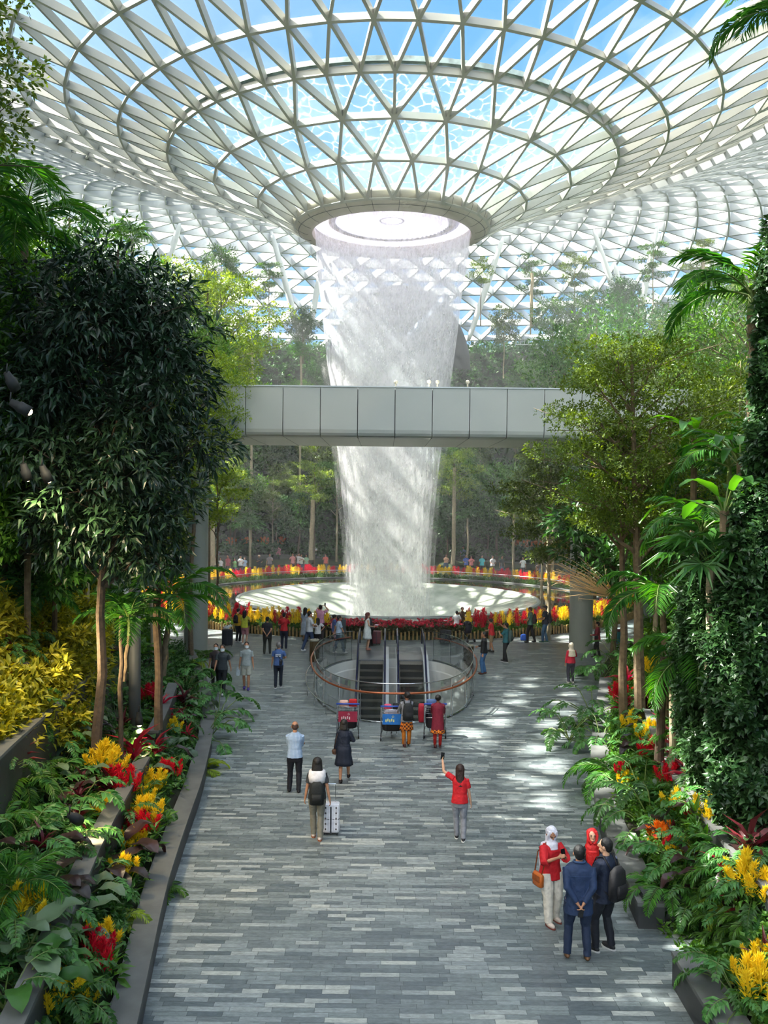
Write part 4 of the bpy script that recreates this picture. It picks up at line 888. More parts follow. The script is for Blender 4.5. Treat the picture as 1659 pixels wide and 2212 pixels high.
palm_at(PM, 1530, 1420, 18.5, 'drooping dark palm below the large one on the right', .8, 9, el=(-.5, .8))
palm_at(PM2, 1520, 1150, 20, 'broad leaved bright palm on the right beside the vine wall', .9, 10)
palm_at(PM2, 1580, 1010, 21.5, 'palm with splayed leaves below the bright tree on the right', 1.0, 11)
palm_at(PB, 90, 700, 22, 'feathery palm fronds in the shade at the left', 1.0, 12)
palm_at(PB, 150, 800, 20, 'small palm by the left spotlights', .8, 13)
palm_at(PM, 1735, 30, 12, 'dark fan frond tips at the top right corner', .6, 14)
palm_at(PB, 20, 1930, 11.2, 'near palm fronds at the lower left edge', .55, 15)
palm_at(PB, 1480, 1600, 17, 'small palm in the middle of the right planting', .55, 16)
FP = fanpalm_mesh(3.4, 13, .8, .75, .09, 5); FP2 = fanpalm_mesh(1.6, 11, .7, .8, .08, 8, lm=L_deep)
for px, py, Y, k, s, lab in ((285, 520, 88, FP, 1.9, 'fan palm against the roof between the two left roof columns'), (545, 745, 84, FP, 1.3, 'fan palm on the misty hill above the bridge, left'), (650, 770, 84, FP, 1.2, 'fan palm on the misty hill just left of the waterfall'), (1010, 1120, 80, FP, 1.0, 'tree fern palm behind the pool right of the waterfall'), (1110, 1095, 78, FP, 1.2, 'pale green fan palm behind the pool'), (540, 1145, 79, FP, 1.3, 'broad tree fern behind the pool left of the waterfall'), (1200, 800, 70, FP, 1.1, 'fan palm right of the bridge end'), (1420, 1110, 34, FP2, 1.1, 'tree fern with pale drooping fronds right of the twin trunks'), (1535, 1225, 17.2, FP2, 1.0, 'sunlit fan palm in the right planting')):
    t = at(px, py, Y); o = plant('fan_palm', k, (t.x, t.y, t.z - (3.4 if k is FP else 1.6) * s), lab, 'palm', s=s, names=('trunk', 'crown'))
    gz = max(0, H(t.x, t.y)) - .2; tz = t.z - (3.4 if k is FP else 1.6) * s
    if gz < tz - .1: e = Geo(); e.tube([(0, 0, (gz - tz) / s), (0, 0, 0)], .09, 7); e.build('trunk_base', barkl, o)

BP = big_mesh(9, 9, L_palm, .75, .2, .5)
for px, py, Y, s_, lab in ((1565, 1120, 17.2, 1.5, 'broad pleated palm leaves catching sun beside the vine wall'), (1600, 1010, 19, 1.4, 'upper broad leaved palm before the vine wall'), (1500, 960, 22, 1.3, 'broad leaved palm lower right of the large layered tree')):
    t = at(px, py, Y); o = single('pleated_palm', BP, t, lab, 'palm', s=s_); e = Geo(); e.tube([(0, 0, (max(0, H(t.x, t.y)) - t.z - .2) / s_), (0, 0, .1)], .06, 8); e.build('trunk', bark, o)
# extra bare trunks that show in the photo
for px0, py0, px1, py1, Y, r, lab in ((343, 1500, 340, 1240, 20.5, .09, 'straight brown trunk right of the dark post on the left'), (262, 1560, 262, 1330, 19, .05, 'thin pale bamboo like trunk left of the dark post'), (1455, 1620, 1452, 1390, 18.5, .07, 'ringed slim palm trunk in the right planting'), (1425, 1560, 1435, 1420, 19, .09, 'charred dark stump in the right planting'), (1532, 1620, 1530, 1470, 17.5, .07, 'green ringed palm trunk at the right'), (1185, 1215, 1186, 1090, 68, .18, 'pale slim trunk behind the pool at the right'), (1322, 1245, 1318, 1120, 60, .2, 'slim trunk right of the right bridge column'),
    (978, 1200, 982, 1010, 80, .18, 'tall pale trunk behind the pool right of the waterfall'), (672, 1190, 676, 1080, 80, .2, 'pale trunk behind the pool left of the waterfall'), (460, 1200, 458, 1120, 74, .22, 'trunk behind the pool beside the left bridge column'), (1515, 640, 1520, 560, 82, .14, 'thin trunk against the roof at the right'), (1149, 690, 1149, 590, 88, .16, 'thin straight trunk on the right hilltop')):
    g = Geo(); a, b = at(px0, py0, Y), at(px1, py1, Y); a.z -= .8; g.tube(wander(a, b, 6, .02), [r * 1.15, r * 1.05, r, r, r * .95, r * .95, r * .9], 10); o = g.build('tree_trunk', barkd if 'dark' in lab or 'brown' in lab else barkl); tag(o, lab, 'trunk')

# ------------------------------------------------------------------ the vine-clad mass at the right
def vinemass(name, label, rows, lm, n, L, W, seed, depth=.8, dark=True):
    """bumpy curtain: rows of (py, px_left, px_right, Y)"""
    global NR
    NR = np.random.RandomState(seed); P = []; N = []
    ys_ = [r[0] for r in rows]
    for _ in range(n):
        py = NR.uniform(ys_[0], ys_[-1]); j = max(i for i in range(len(rows) - 1) if rows[i][0] <= py); t = (py - rows[j][0]) / (rows[j + 1][0] - rows[j][0]); a, b = rows[j], rows[j + 1]
        l = a[1] + (b[1] - a[1]) * t; r = a[2] + (b[2] - a[2]) * t; Y = a[3] + (b[3] - a[3]) * t; u = NR.rand(); px = l + (r - l) * u
        bump = noise.noise(Vector((px * .012, py * .012, seed))) + .5 * noise.noise(Vector((px * .04, py * .04, seed + 3))); Yd_ = Y + depth * (.5 - bump) - 1.6 * math.sin(PI * min(1, u * .6 + .1)) * .6 + NR.rand() * .35
        p = at(px, py, Yd_); P.append(p); N.append((-.3, -.8, .4 + bump))
    g = Geo(); clusters(g, np.array(P), nrm(np.array(N)), 6, L, W, L * 1.4, .4, T4)
    # woody body behind the leaves
    rg = []
    for py, l, r, Y in rows:
        k = 10; rg.append([tuple(at(l + 40 + (r - l - 10) * t, py, Y + .9 - .8 * math.sin(PI * t))) for t in np.linspace(0, 1, k)] + [tuple(at(r + 40, py, Y + 2.5)), tuple(at(l + 60, py, Y + 2.5))])
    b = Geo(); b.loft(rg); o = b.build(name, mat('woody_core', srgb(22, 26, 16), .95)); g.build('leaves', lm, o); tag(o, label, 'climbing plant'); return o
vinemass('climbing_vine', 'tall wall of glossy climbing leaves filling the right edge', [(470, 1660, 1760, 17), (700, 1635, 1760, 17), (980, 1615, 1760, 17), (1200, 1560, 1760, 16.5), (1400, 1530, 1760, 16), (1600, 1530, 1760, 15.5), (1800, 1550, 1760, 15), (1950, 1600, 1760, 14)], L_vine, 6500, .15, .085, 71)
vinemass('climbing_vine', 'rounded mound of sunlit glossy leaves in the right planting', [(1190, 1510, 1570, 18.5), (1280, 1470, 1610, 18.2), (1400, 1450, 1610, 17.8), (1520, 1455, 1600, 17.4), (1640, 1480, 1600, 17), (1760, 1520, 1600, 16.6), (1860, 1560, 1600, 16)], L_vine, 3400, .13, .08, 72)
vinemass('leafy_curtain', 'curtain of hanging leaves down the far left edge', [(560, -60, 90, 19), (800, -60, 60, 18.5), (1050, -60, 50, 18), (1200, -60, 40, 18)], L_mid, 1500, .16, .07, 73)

# ------------------------------------------------------------------ understorey plants, each a thing
FE = [fern_mesh(13, .75, .14, 1, L_mid), fern_mesh(11, .6, .12, 2, L_lime), fern_mesh(12, .9, .17, 3, L_palm, lw=.04)]
PH = [phil_mesh(11, 1, L_phil), phil_mesh(9, 2, L_phil, .5, .5), phil_mesh(12, 3, L_deep, .5, .45)]
CO = [cordy_mesh(16, .42, .075, 1, L_red), cordy_mesh(16, .42, .085, 2, L_maroon)]
BL = [big_mesh(8, 1, L_deep), big_mesh(7, 2, L_grey, .55, .3), big_mesh(7, 3, L_dkm, .5, .24)]
CE = {'y': [celosia_mesh(s, F_yel) for s in (1, 2)], 'r': [celosia_mesh(s, F_red) for s in (3, 4)], 'o': [celosia_mesh(5, F_ora)]}
def place(px, py, kind, label, s=1.0, group=None, lift=0.0, Ymax=45):
    p = hit(px, py)
    if p is None or p.y > Ymax: return None
    d, sd_ = dist(p.x, p.y)
    if sd_ and d < .66 and kind in 'yro' and p.y < 22: p = on(p.x + (.68 - d) * sd_, p.y)
    p = p + Vector((0, 0, lift))
    nm, cat, m = {'fern': ('fern', 'fern', FE), 'phil': ('split_leaf_plant', 'plant', PH), 'red': ('red_leaf_plant', 'plant', CO[:1]), 'maroon': ('maroon_leaf_plant', 'plant', CO[1:]), 'big': ('large_leaf_plant', 'plant', BL[:2]), 'bigm': ('dark_large_leaf_plant', 'plant', BL[2:])}.get(kind, (None, None, None))
    if kind in CE: return plant('plume_flower_plant', R.choice(CE[kind]), p, label, 'flower', group, s=s, names=('leaves', 'plume'))
    return single(nm, R.choice(m), p, label, cat, group, s=s)
R = random.Random(77)
cn = {'y': 'yellow', 'r': 'crimson', 'o': 'orange'}
def P_(side, lst):
    for px, py, k, s, where in lst:
        p = {'y': 'yellow plume flowers', 'r': 'crimson plume flowers', 'o': 'orange plume flowers', 'red': 'bright red strap leaved plant', 'maroon': 'dark maroon leaved plant', 'phil': 'split leaved green plant', 'fern': 'green fern', 'big': 'large grey green leaved plant', 'bigm': 'large dark reddish leaved plant'}[k]
        place(px, py, k, p + ' ' + where, s * (1.2 if k in 'yro' else 1.1))
P_(-1, [(228, 1700, 'y', 1.5, 'at the foot of the dark tree trunk'), (325, 1735, 'y', 1.3, 'right of the pink leaves on the left'), (255, 1745, 'r', 1.5, 'below the pink leaves on the left'), (300, 1770, 'y', 1.2, 'left of the kerb above the large black leaf'), (335, 1790, 'y', 1.0, 'beside the planter wall on the left'), (230, 1790, 'y', 1.0, 'below the tree trunk on the left'), (275, 1830, 'r', 1.1, 'below the yellow plumes on the left wall'), (285, 1860, 'y', 1.0, 'above the black leaf on the left'),
  (375, 1850, 'y', 1.2, 'against the left kerb, upper clump'), (358, 1880, 'r', 1.2, 'against the left kerb under the yellow clump'), (325, 1985, 'y', 1.0, 'halfway down the left kerb'), (60, 2020, 'y', 1.2, 'at the lower left edge'), (95, 2075, 'y', .9, 'below those at the lower left edge'), (238, 2090, 'y', 1.0, 'near the bottom left above the crimson ones'), (205, 2140, 'r', 1.3, 'near the bottom left kerb'), (115, 2215, 'y', 1.3, 'in the bottom left corner'), (170, 2205, 'y', .9, 'beside the bottom left corner clump'), (392, 1745, 'r', 1.1, 'hanging by the left kerb below the ferns'), (420, 1730, 'r', .9, 'next to the kerb in the ferns on the left'),
  (290, 1670, 'red', 1.5, 'glowing pink under a lamp on the left'), (335, 1655, 'red', 1.2, 'right of the glowing one on the left'), (345, 1560, 'red', 1.3, 'below the brown trunk on the left'), (395, 1545, 'maroon', 1.3, 'left of the masked walkers'), (380, 1580, 'red', 1.0, 'over the short planter wall on the left'), (320, 1530, 'r', 1.2, 'beside the dark post on the left'), (370, 1600, 'y', 1.0, 'over the short planter wall on the left'), (230, 1740, 'maroon', 1.0, 'below the yellow plumes by the trunk'), (20, 1480, 'maroon', 1.4, 'at the left edge over the trellis'),
  (250, 1875, 'bigm', 1.2, 'with near black leaves on the left wall'), (60, 1870, 'phil', 1.2, 'in the left corner planting, upper'), (130, 1860, 'phil', 1.0, 'above the near palm on the left'), (140, 2030, 'big', 1.1, 'with a drooping grey leaf at the lower left'), (40, 2110, 'big', 1.3, 'at the lower left edge'), (30, 2200, 'big', 1.2, 'in the lower left corner'), (90, 1960, 'bigm', 1.0, 'above the lower left plumes'), (170, 1960, 'big', 1.0, 'in the middle of the near left planting'), (260, 1990, 'fern', 1.0, 'in the near left planting by the kerb'), (350, 1930, 'fern', .9, 'beside the left kerb under the crimson plumes'),
  (440, 1500, 'phil', 1.8, 'leaning over the left kerb, uppermost'), (470, 1560, 'phil', 1.8, 'leaning far over the left kerb'), (440, 1610, 'phil', 1.6, 'over the left kerb in the middle'), (430, 1670, 'fern', 1.6, 'over the left kerb below the split leaves'), (400, 1440, 'fern', 1.8, 'in front of the left bridge column foot'), (450, 1420, 'fern', 1.8, 'nearest the masked walkers'), (400, 1500, 'phil', 1.6, 'left of the masked walkers'), (50, 1700, 'fern', 1.4, 'at the left edge under the golden vines'), (110, 1730, 'phil', 1.2, 'left of the trunk foot'), (160, 1770, 'phil', 1.3, 'below the trunk foot on the left'), (30, 1780, 'fern', 1.3, 'at the left edge in warm light')])
P_(1, [(1430, 1855, 'o', 1.1, 'over the right kerb beside the red hijab'), (1445, 1870, 'r', 1.0, 'over the right kerb beside the orange clump'), (1468, 1880, 'y', .9, 'behind the right kerb crimson clump'), (1545, 1810, 'y', 1.4, 'on the right planter wall'), (1500, 1790, 'r', .9, 'left of the yellow clump on the right wall'), (1610, 1960, 'y', 1.4, 'at the right edge under maroon leaves'), (1650, 1975, 'y', 1.2, 'at the right frame edge'), (1640, 2200, 'y', 1.3, 'in the bottom right corner'), (1655, 2130, 'y', 1.0, 'at the bottom right edge'),
  (1340, 1530, 'r', 1.4, 'in the sun at the right, uppermost'), (1355, 1500, 'red', 1.4, 'in the sun behind the right kerb'), (1410, 1475, 'y', 1.4, 'between the trunks on the right'), (1350, 1560, 'red', 1.3, 'in the sun right of the hanging leaves'), (1365, 1600, 'y', 1.3, 'in the sun in the right planting'), (1400, 1620, 'y', 1.2, 'right of the sunny yellow clump'), (1400, 1560, 'maroon', 1.4, 'in the middle of the right planting'), (1440, 1590, 'red', 1.3, 'by the ringed slim trunk'), (1465, 1600, 'red', 1.1, 'right of the ringed slim trunk'), (1410, 1660, 'r', 1.2, 'below the sunny plants on the right'), (1460, 1660, 'maroon', 1.5, 'with orange glow in the right planting'), (1455, 1720, 'r', 1.2, 'low in the right planting'), (1490, 1700, 'maroon', 1.3, 'right of the low crimson clump'), (1345, 1700, 'r', 1.0, 'hanging by the right kerb'), (1460, 1780, 'y', 1.1, 'along the right planter wall'), (1345, 1720, 'y', .9, 'behind the right kerb near the hanging crimson'), (1520, 1640, 'maroon', 1.3, 'below the vine mound on the right'),
  (1230, 1600, 'phil', 1.5, 'leaning over the right kerb, left side'), (1280, 1560, 'phil', 1.7, 'leaning over the right kerb into the sun'), (1300, 1620, 'phil', 1.6, 'over the right kerb, middle'), (1300, 1470, 'phil', 1.7, 'next to the woman in the white scarf'), (1330, 1440, 'phil', 1.7, 'next to the man in maroon'), (1330, 1680, 'fern', 1.5, 'behind the right kerb in shade'), (1390, 1740, 'phil', 1.4, 'behind the right kerb, lit'), (1410, 1800, 'phil', 1.4, 'with pale lit leaves behind the right kerb'), (1460, 1900, 'phil', 1.2, 'hanging over the black end block'), (1440, 1930, 'fern', 1.0, 'hanging in front of the black end block'), (1530, 1960, 'fern', 1.1, 'over the near right wall'), (1590, 2020, 'fern', 1.2, 'over the lower right wall'), (1560, 2060, 'fern', 1.0, 'below the near right wall'), (1620, 1900, 'maroon', 1.5, 'at the right edge above the yellow plumes'), (1520, 2000, 'phil', .9, 'between the wall and the near right kerb'), (1560, 2130, 'phil', .9, 'beside the near right kerb'), (1600, 2190, 'phil', 1.0, 'in the lower right corner'), (1450, 1850, 'fern', .9, 'by the orange plumes'), (1500, 1560, 'big', 1.2, 'beside the vine mound'), (1480, 1500, 'big', 1.3, 'in the shade right of the twin trunks'), (1500, 1460, 'big', 1.3, 'under the drooping palm'), (1530, 1700, 'phil', 1.3, 'low right of the planting')])
# many more, told apart by nothing
RU = random.Random(99); placed = 0
for side, lo, hi, y0_, y1_ in ((-1, 0, 440, 1400, 2212), (1, 1290, 1659, 1420, 2212)):
    for k in range(230):
        py = RU.uniform(y0_, y1_); px = RU.uniform(lo, hi)
        kd = RU.choices(['fern', 'phil', 'big', 'maroon', 'bigm', 'red'], [5, 5, 2, 1, 1, .5])[0]; p = hit(px, py)
        if p is None: continue
        d, s = dist(p.x, p.y)
        if d < (.95 if p.y < 22 else .6) or p.y > 36: continue
        sd = 'left' if side < 0 else 'right'
        lab = {'fern': 'arching green fern', 'phil': 'split leaved green plant', 'big': 'large leaved grey green plant', 'maroon': 'maroon strap leaved plant', 'bigm': 'large dark leaved plant', 'red': 'red strap leaved plant'}[kd]
        place(px, py, kd, lab + ' filling the %s planting' % sd, RU.uniform(.7, 1.15), '%ss filling the %s planting' % (lab, sd)); placed += 1
print('understorey', placed, 'forest', n_)

# ------------------------------------------------------------------ ring bed round the pool
g = Geo(); g.lathe([(14.32, .0), (14.35, .26), (14.8, .3), (15.4, .26), (15.86, .2), (15.88, 0)], 96, (X0, D, 0)); o = g.build('flower_bed_soil', soil); tag(o, 'ring shaped raised flower bed round the pool', 'flower bed', kind='stuff')
g = Geo(); rb = random.Random(3)
for k in range(520):
    a = 2 * PI * k / 520; r = 15.92 + rb.uniform(-.015, .015); h = .42 + rb.uniform(-.06, .05); g.tube([(X0 + r * math.cos(a), D + r * math.sin(a), 0), (X0 + r * math.cos(a), D + r * math.sin(a), h)], .055, 5)
o = g.build('bamboo_edging', mat('bamboo_stake', srgb(150, 122, 70), .7, var=.3, scale=8)); tag(o, 'low bamboo stake edging round the flower bed', 'edging')
def spike_mesh(seed, fm):
    global NR
    NR = np.random.RandomState(seed); g = Geo(); f = Geo(); C = np.stack([NR.normal(0, .11, 16), NR.normal(0, .11, 16), .03 + NR.rand(16) * .42], 1); clusters(g, C, np.repeat([[0, 0, 1.0]], 16, 0), 5, .17, .05, .08, .3, T2)
    plume(f, (0, 0, .40), .60, .20, 90); plume(f, (.1, .05, .36), .34, .12, 40); plume(f, (-.09, -.06, .36), .32, .11, 40); return g.mesh('plume_leaves', L_mid), f.mesh('plume', fm)
SPK = {'y': [spike_mesh(s, F_yel) for s in (11, 12)], 'r': [spike_mesh(s, F_red) for s in (13, 14)]}
rs = random.Random(8); spots = []
for row_, (r, n) in enumerate(((15.6, 210), (15.1, 200), (14.65, 190))):
    for k in range(n):
        a = 2 * PI * (k + rs.random() * .6) / n - PI / 2; x, y = X0 + r * math.cos(a), D + r * math.sin(a)
        fx = (x - .0) / y * 1950 + 830
        if y < D and 712 < fx < 1003: continue
        col = 'y' if math.sin(a * 46 + 1.3 * math.sin(a * 17)) + rs.uniform(-.6, .6) > 0 else 'r'
        spots.append((y, x, r, col, fx))
spots.sort(key=lambda t: (t[0]))
vis = [t for t in spots if 430 < t[4] < 1370 ]
front, rest = vis[:300], vis[300:] + [t for t in spots if t not in vis]
zr = lambda r: lin([(14.35, .26), (14.8, .3), (15.4, .26), (15.86, .2)], r)
for y, x, r, c, fx in front:
    where = 'left of the escalators' if fx < 712 else ('right of the right bridge column' if fx > 1280 else ('right of the escalators' if y < D else 'far right'))
    o = plant('plume_flower', rs.choice(SPK[c]), (x, y, zr(r) - .05), '%s plume flower in the ring bed %s' % (cn[c], where), 'flower', '%s plume flowers in the ring bed %s' % (cn[c], where), rs.uniform(0, 6), rs.uniform(.85, 1.15), names=('leaves', 'plume'))
for c, idx in (('y', 0), ('r', 1)):
    for part in (0, 1):
        me0 = SPK[c][0][part]; nv = len(me0.vertices); co = np.empty(nv * 3, np.float32); me0.vertices.foreach_get('co', co); co = co.reshape(-1, 3); fs = [list(p.vertices) for p in me0.polygons]
        t3 = np.array([f for f in fs if len(f) == 3]); q4 = np.array([f for f in fs if len(f) == 4]); g = Geo(); any_ = False
        for y, x, r, cc, fx in rest:
            if cc != c: continue
            a = rs.uniform(0, 6.28); s = rs.uniform(.85, 1.15); Rm = np.array([[math.cos(a), -math.sin(a), 0], [math.sin(a), math.cos(a), 0], [0, 0, 1]]); g.add(co @ Rm.T * s + np.array([x, y, zr(r) - .05]), tris=t3, quads=q4 if len(q4) else None)
        if part == 0: ob = g.build('distant_plume_flowers', [L_mid]); tag(ob, 'massed %s plume flowers on the far side of the ring bed' % cn[c], 'flowers', kind='stuff')
        else: g.build('plumes', [F_yel if c == 'y' else F_red], ob)
# red and white bedding flowers in front of the escalators
def bedding_mesh(seed):
    global NR
    NR = np.random.RandomState(seed); g = Geo(); f = Geo(); C = np.stack([NR.normal(0, .13, 22), NR.normal(0, .1, 22), .08 + NR.rand(22) * .3], 1); clusters(g, C, np.repeat([[0, 0, 1.0]], 22, 0), 5, .12, .07, .06, .3, T2)
    for _ in range(7):
        c = np.array([NR.normal(0, .15), NR.normal(0, .11), .37 + NR.rand() * .1]); a = np.arange(5) * 1.257; tl = NR.normal(0, .5, 3); leaves(f, np.repeat(c[None], 5, 0), np.stack([np.cos(a), np.sin(a), .6 + .5 * NR.normal(size=5)], 1) + tl, rdir(5) + np.array([0, -.6, .8]), .10, .08, T2)
    return g.mesh('bedding_leaves', leafmat('bronze_green_leaf', srgb(52, 74, 36), srgb(98, 84, 50), .45, .2) if 'bronze_green_leaf' not in MATS else MATS['bronze_green_leaf']), f.mesh('bedding_petals', leafmat('red_petal', srgb(186, 20, 36), srgb(222, 84, 92), .5, .25) if 'red_petal' not in MATS else MATS['red_petal'])
BD = [bedding_mesh(s) for s in (1, 2, 3)]
for r in (15.65, 15.3, 14.9, 14.6):
    for k in range(-12, 13):
        a = -PI / 2 + (k + rs.random() * .5) * .0185; x, y = X0 + r * math.cos(a), D + r * math.sin(a)
        if not 708 < x / y * 1950 + 830 < 1008: continue
        plant('bedding_flower', rs.choice(BD), (x, y, zr(r) - .02), 'small red and pink bedding flower beyond the escalators', 'flower', 'bedding flowers beyond the escalators', s=rs.uniform(.9, 1.2), names=('leaves', 'petals'))
# stepped stone benches behind the pool
for k, (r, z0, z1, a0, a1, lab) in enumerate(((22.5, 0, .55, .2, 1.35, 'lowest curved stone bench behind the pool on the right'), (24.1, .4, 1.15, .25, 1.3, 'second curved stone bench tier behind the pool on the right'), (26.0, .9, 2.0, .3, 1.25, 'upper curved planter wall behind the pool on the right'), (22.5, 0, .55, 1.75, 2.75, 'lowest curved stone bench behind the pool on the left'), (24.5, .5, 1.5, 1.8, 2.7, 'upper curved planter wall behind the pool on the left'))):
    g = Geo(); g.lathe([(r, z0), (r, z1), (r + .55, z1), (r + .55, z0)], 40, (X0, D, 0), a0=a0, a1=a1); o = g.build('stone_bench', concrete); tag(o, lab, 'bench')
for k in range(26):
    a = .35 + k * .036 if k < 22 else 1.95 + (k - 22) * .06; r = 26.9; x, y = X0 + r * math.cos(a), D + r * math.sin(a); plant('plume_flower_plant', CE['o'][0], (x, y, 1.9), 'orange flower clump on the upper planter behind the pool', 'flower', 'orange flowers on the upper planters behind the pool', s=2.2, names=('leaves', 'plume'))
# ------------------------------------------------------------------ escalator opening
white_liner = mat('white_liner', srgb(226, 228, 224), .5, var=.02)
A0, A1 = math.radians(119.5), math.radians(420.5)
g = Geo(); n = NV
g.loft([[(*void_xy(2 * PI * k / n), 0) for k in range(n)], [(*void_xy(2 * PI * k / n), -.35) for k in range(n)], [(*void_xy(2 * PI * k / n, -.02), -.4) for k in range(n)], [(*void_xy(2 * PI * k / n, -.02), -5.2) for k in range(n)]], cap0=False, cap1=False)
o = g.build('trim_1', white_liner); tag(o, kind='structure')
g = Geo(); g.box((VC[0], VC[1] - .5, -5.3), (7, 13.5, .2)); o = g.build('lower_floor', mat('lower_floor_tile', srgb(126, 112, 92), .5, var=.05)); tag(o, 'warm brown lower floor seen down the escalator opening', 'floor', kind='structure')
bal = empty('escalator_balustrade', (VC[0], VC[1], 0), label='oval glass balustrade with copper handrail round the escalator opening', cat='balustrade')
def vl(a, gr, z): x, y = void_xy(a, gr); return (x - VC[0], y - VC[1], z)
NP_ = 16
for k in range(NP_):
    a0 = A0 + (A1 - A0) * (k + .03) / NP_; a1 = A0 + (A1 - A0) * (k + .97) / NP_; g = Geo(); aa = np.linspace(a0, a1, 8)
    g.loft([[vl(a, .10, z) for a in aa] for z in (.04, 1.22)] + [[vl(a, .118, z) for a in aa] for z in (1.22, .04)], closed=False, cap0=False, cap1=False); g.build('glass_panel', glass, bal)
aa = np.linspace(A0, A1, 90)
g = Geo(); g.tube([vl(a, .109, 1.225) for a in aa], .014, 6); g.tube([vl(a, .109, .03) for a in aa], .03, 6); g.build('steel_trim', chrome, bal)
for k in range(NP_ + 1):
    a = A0 + (A1 - A0) * k / NP_; g = Geo(); p = vl(a, .15, 0); g.tube([p, (p[0], p[1], 1.0)], .018, 6); q = vl(a, .22, .93); g.tube([(p[0], p[1], .9), q], .012, 5); g.build('post', chrome, bal)
g = Geo(); g.tube([vl(a, .23, .95) for a in aa], .032, 10); g.build('handrail', copper, bal, True)
g = Geo(); ab = np.linspace(math.radians(150), math.radians(238), 30); g.tube([vl(a, .42, .32) for a in ab], .022, 8)
for a in ab[::5]: p = vl(a, .42, 0); g.tube([p, (p[0], p[1], .32)], .015, 6)
g.build('guard_rail', chrome, bal)
steel_step = mat('escalator_step', srgb(92, 90, 82), .4, metal=.3); darkstep = mat('escalator_riser', srgb(28, 32, 30), .5); landing = mat('landing_plate', srgb(120, 126, 132), .3, metal=.5)
railmat = mat('escalator_handrail', srgb(24, 28, 62), .25); skirt = mat('escalator_skirt', srgb(220, 224, 230), .25)
YT = 38.2
for cx, lab in ((-.46, 'left escalator going down toward the viewer'), (1.20, 'right escalator going down toward the viewer')):
    e = empty('escalator', (cx, YT, 0), label=lab, cat='escalator', group=None)
    for k in range(22):
        g = Geo(); y = -.40 * (k + .5); z = -.22 * max(0, k - 1) - (.0 if k > 1 else .0); g.box((0, y, z - .04), (.94, .395, .03)); g.box((0, y - .19, z - .14), (.94, .015, .2), mi=1)
        for q in range(0, 12, 1): g.box((-.43 + q * .078, y, z - .02), (.03, .38, .02))
        if k < 16: g.build('step', [steel_step, darkstep], e)
    g = Geo(); g.box((0, 1.1, -.01), (1.1, 2.3, .04)); g.box((0, .05, .005), (.96, .14, .03)); g.build('landing_plate', landing, e)
    for s in (-1, 1):
        x = s * .56; prof = [(2.2, 1.0), (2.35, .9), (2.42, .7), (2.35, .5), (2.2, .42)]
        path = [(x, 2.05, .42), (x, 2.22, .46), (x, 2.33, .58), (x, 2.36, .72), (x, 2.31, .88), (x, 2.18, .98), (x, 2.0, 1.02), (x, .6, 1.02), (x, .1, .98), (x, -.6, .72), (x, -9, -3.9)]
        g = Geo(); g.tube(path, [(.04, .045)] * len(path), 8); g.build('handrail', railmat, e, True)
        g = Geo(); g.loft([[(x - .012, 2.2, .1), (x - .012, 2.3, .7), (x - .012, 2.0, .98), (x - .012, .3, .98), (x - .012, -9, -3.95), (x - .012, -9, -4.9), (x - .012, -.5, -.1), (x - .012, 0, .1)], [(x + .012, 2.2, .1), (x + .012, 2.3, .7), (x + .012, 2.0, .98), (x + .012, .3, .98), (x + .012, -9, -3.95), (x + .012, -9, -4.9), (x + .012, -.5, -.1), (x + .012, 0, .1)]]); g.build('side_glass', glass, e)
        g = Geo(); yy = [(2.25, .0, .2), (.3, 0, .2), (-.4, -.25, .12), (-9, -5.3, -4.75)]; xa, xb = x - .05, x + .05 + (.0 if s < 0 else 0)
        g.loft([[(xa, y, z0), (xa, y, z1), (xb + s * .12, y, z1), (xb + s * .12, y, z0)] for y, z0, z1 in yy]); g.build('side_skirt', skirt, e)
for (px, py, lab) in ((679, 1432, 'bronze cylindrical litter bin left of the escalators'), (1012, 1445, 'bronze cylindrical litter bin right of the escalators'), (1267, 1410, 'bronze cylindrical litter bin beside the right bridge column')):
    o = empty('litter_bin', gnd(px, py - 3), label=lab, cat='bin'); g = Geo(); g.lathe([(.19, 0), (.20, .02), (.20, .86), (.19, .88)], 28, cap0=True)
    for k in range(28): a = 2 * PI * k / 28; g.box((.2 * math.cos(a), .2 * math.sin(a), .44), (.008, .02, .8), a)
    g.build('body', mat('bronze_slats', srgb(92, 74, 48), .45, metal=.4, var=.1), o)
    g = Geo(); g.lathe([(.20, .86), (.215, .88), (.215, .92), (.2, .935), (.13, .935), (.12, .90), (.12, .7), (0.001, .7)], 28); g.build('lid_ring', mat('bin_top', srgb(150, 146, 130), .4, metal=.4), o, True)
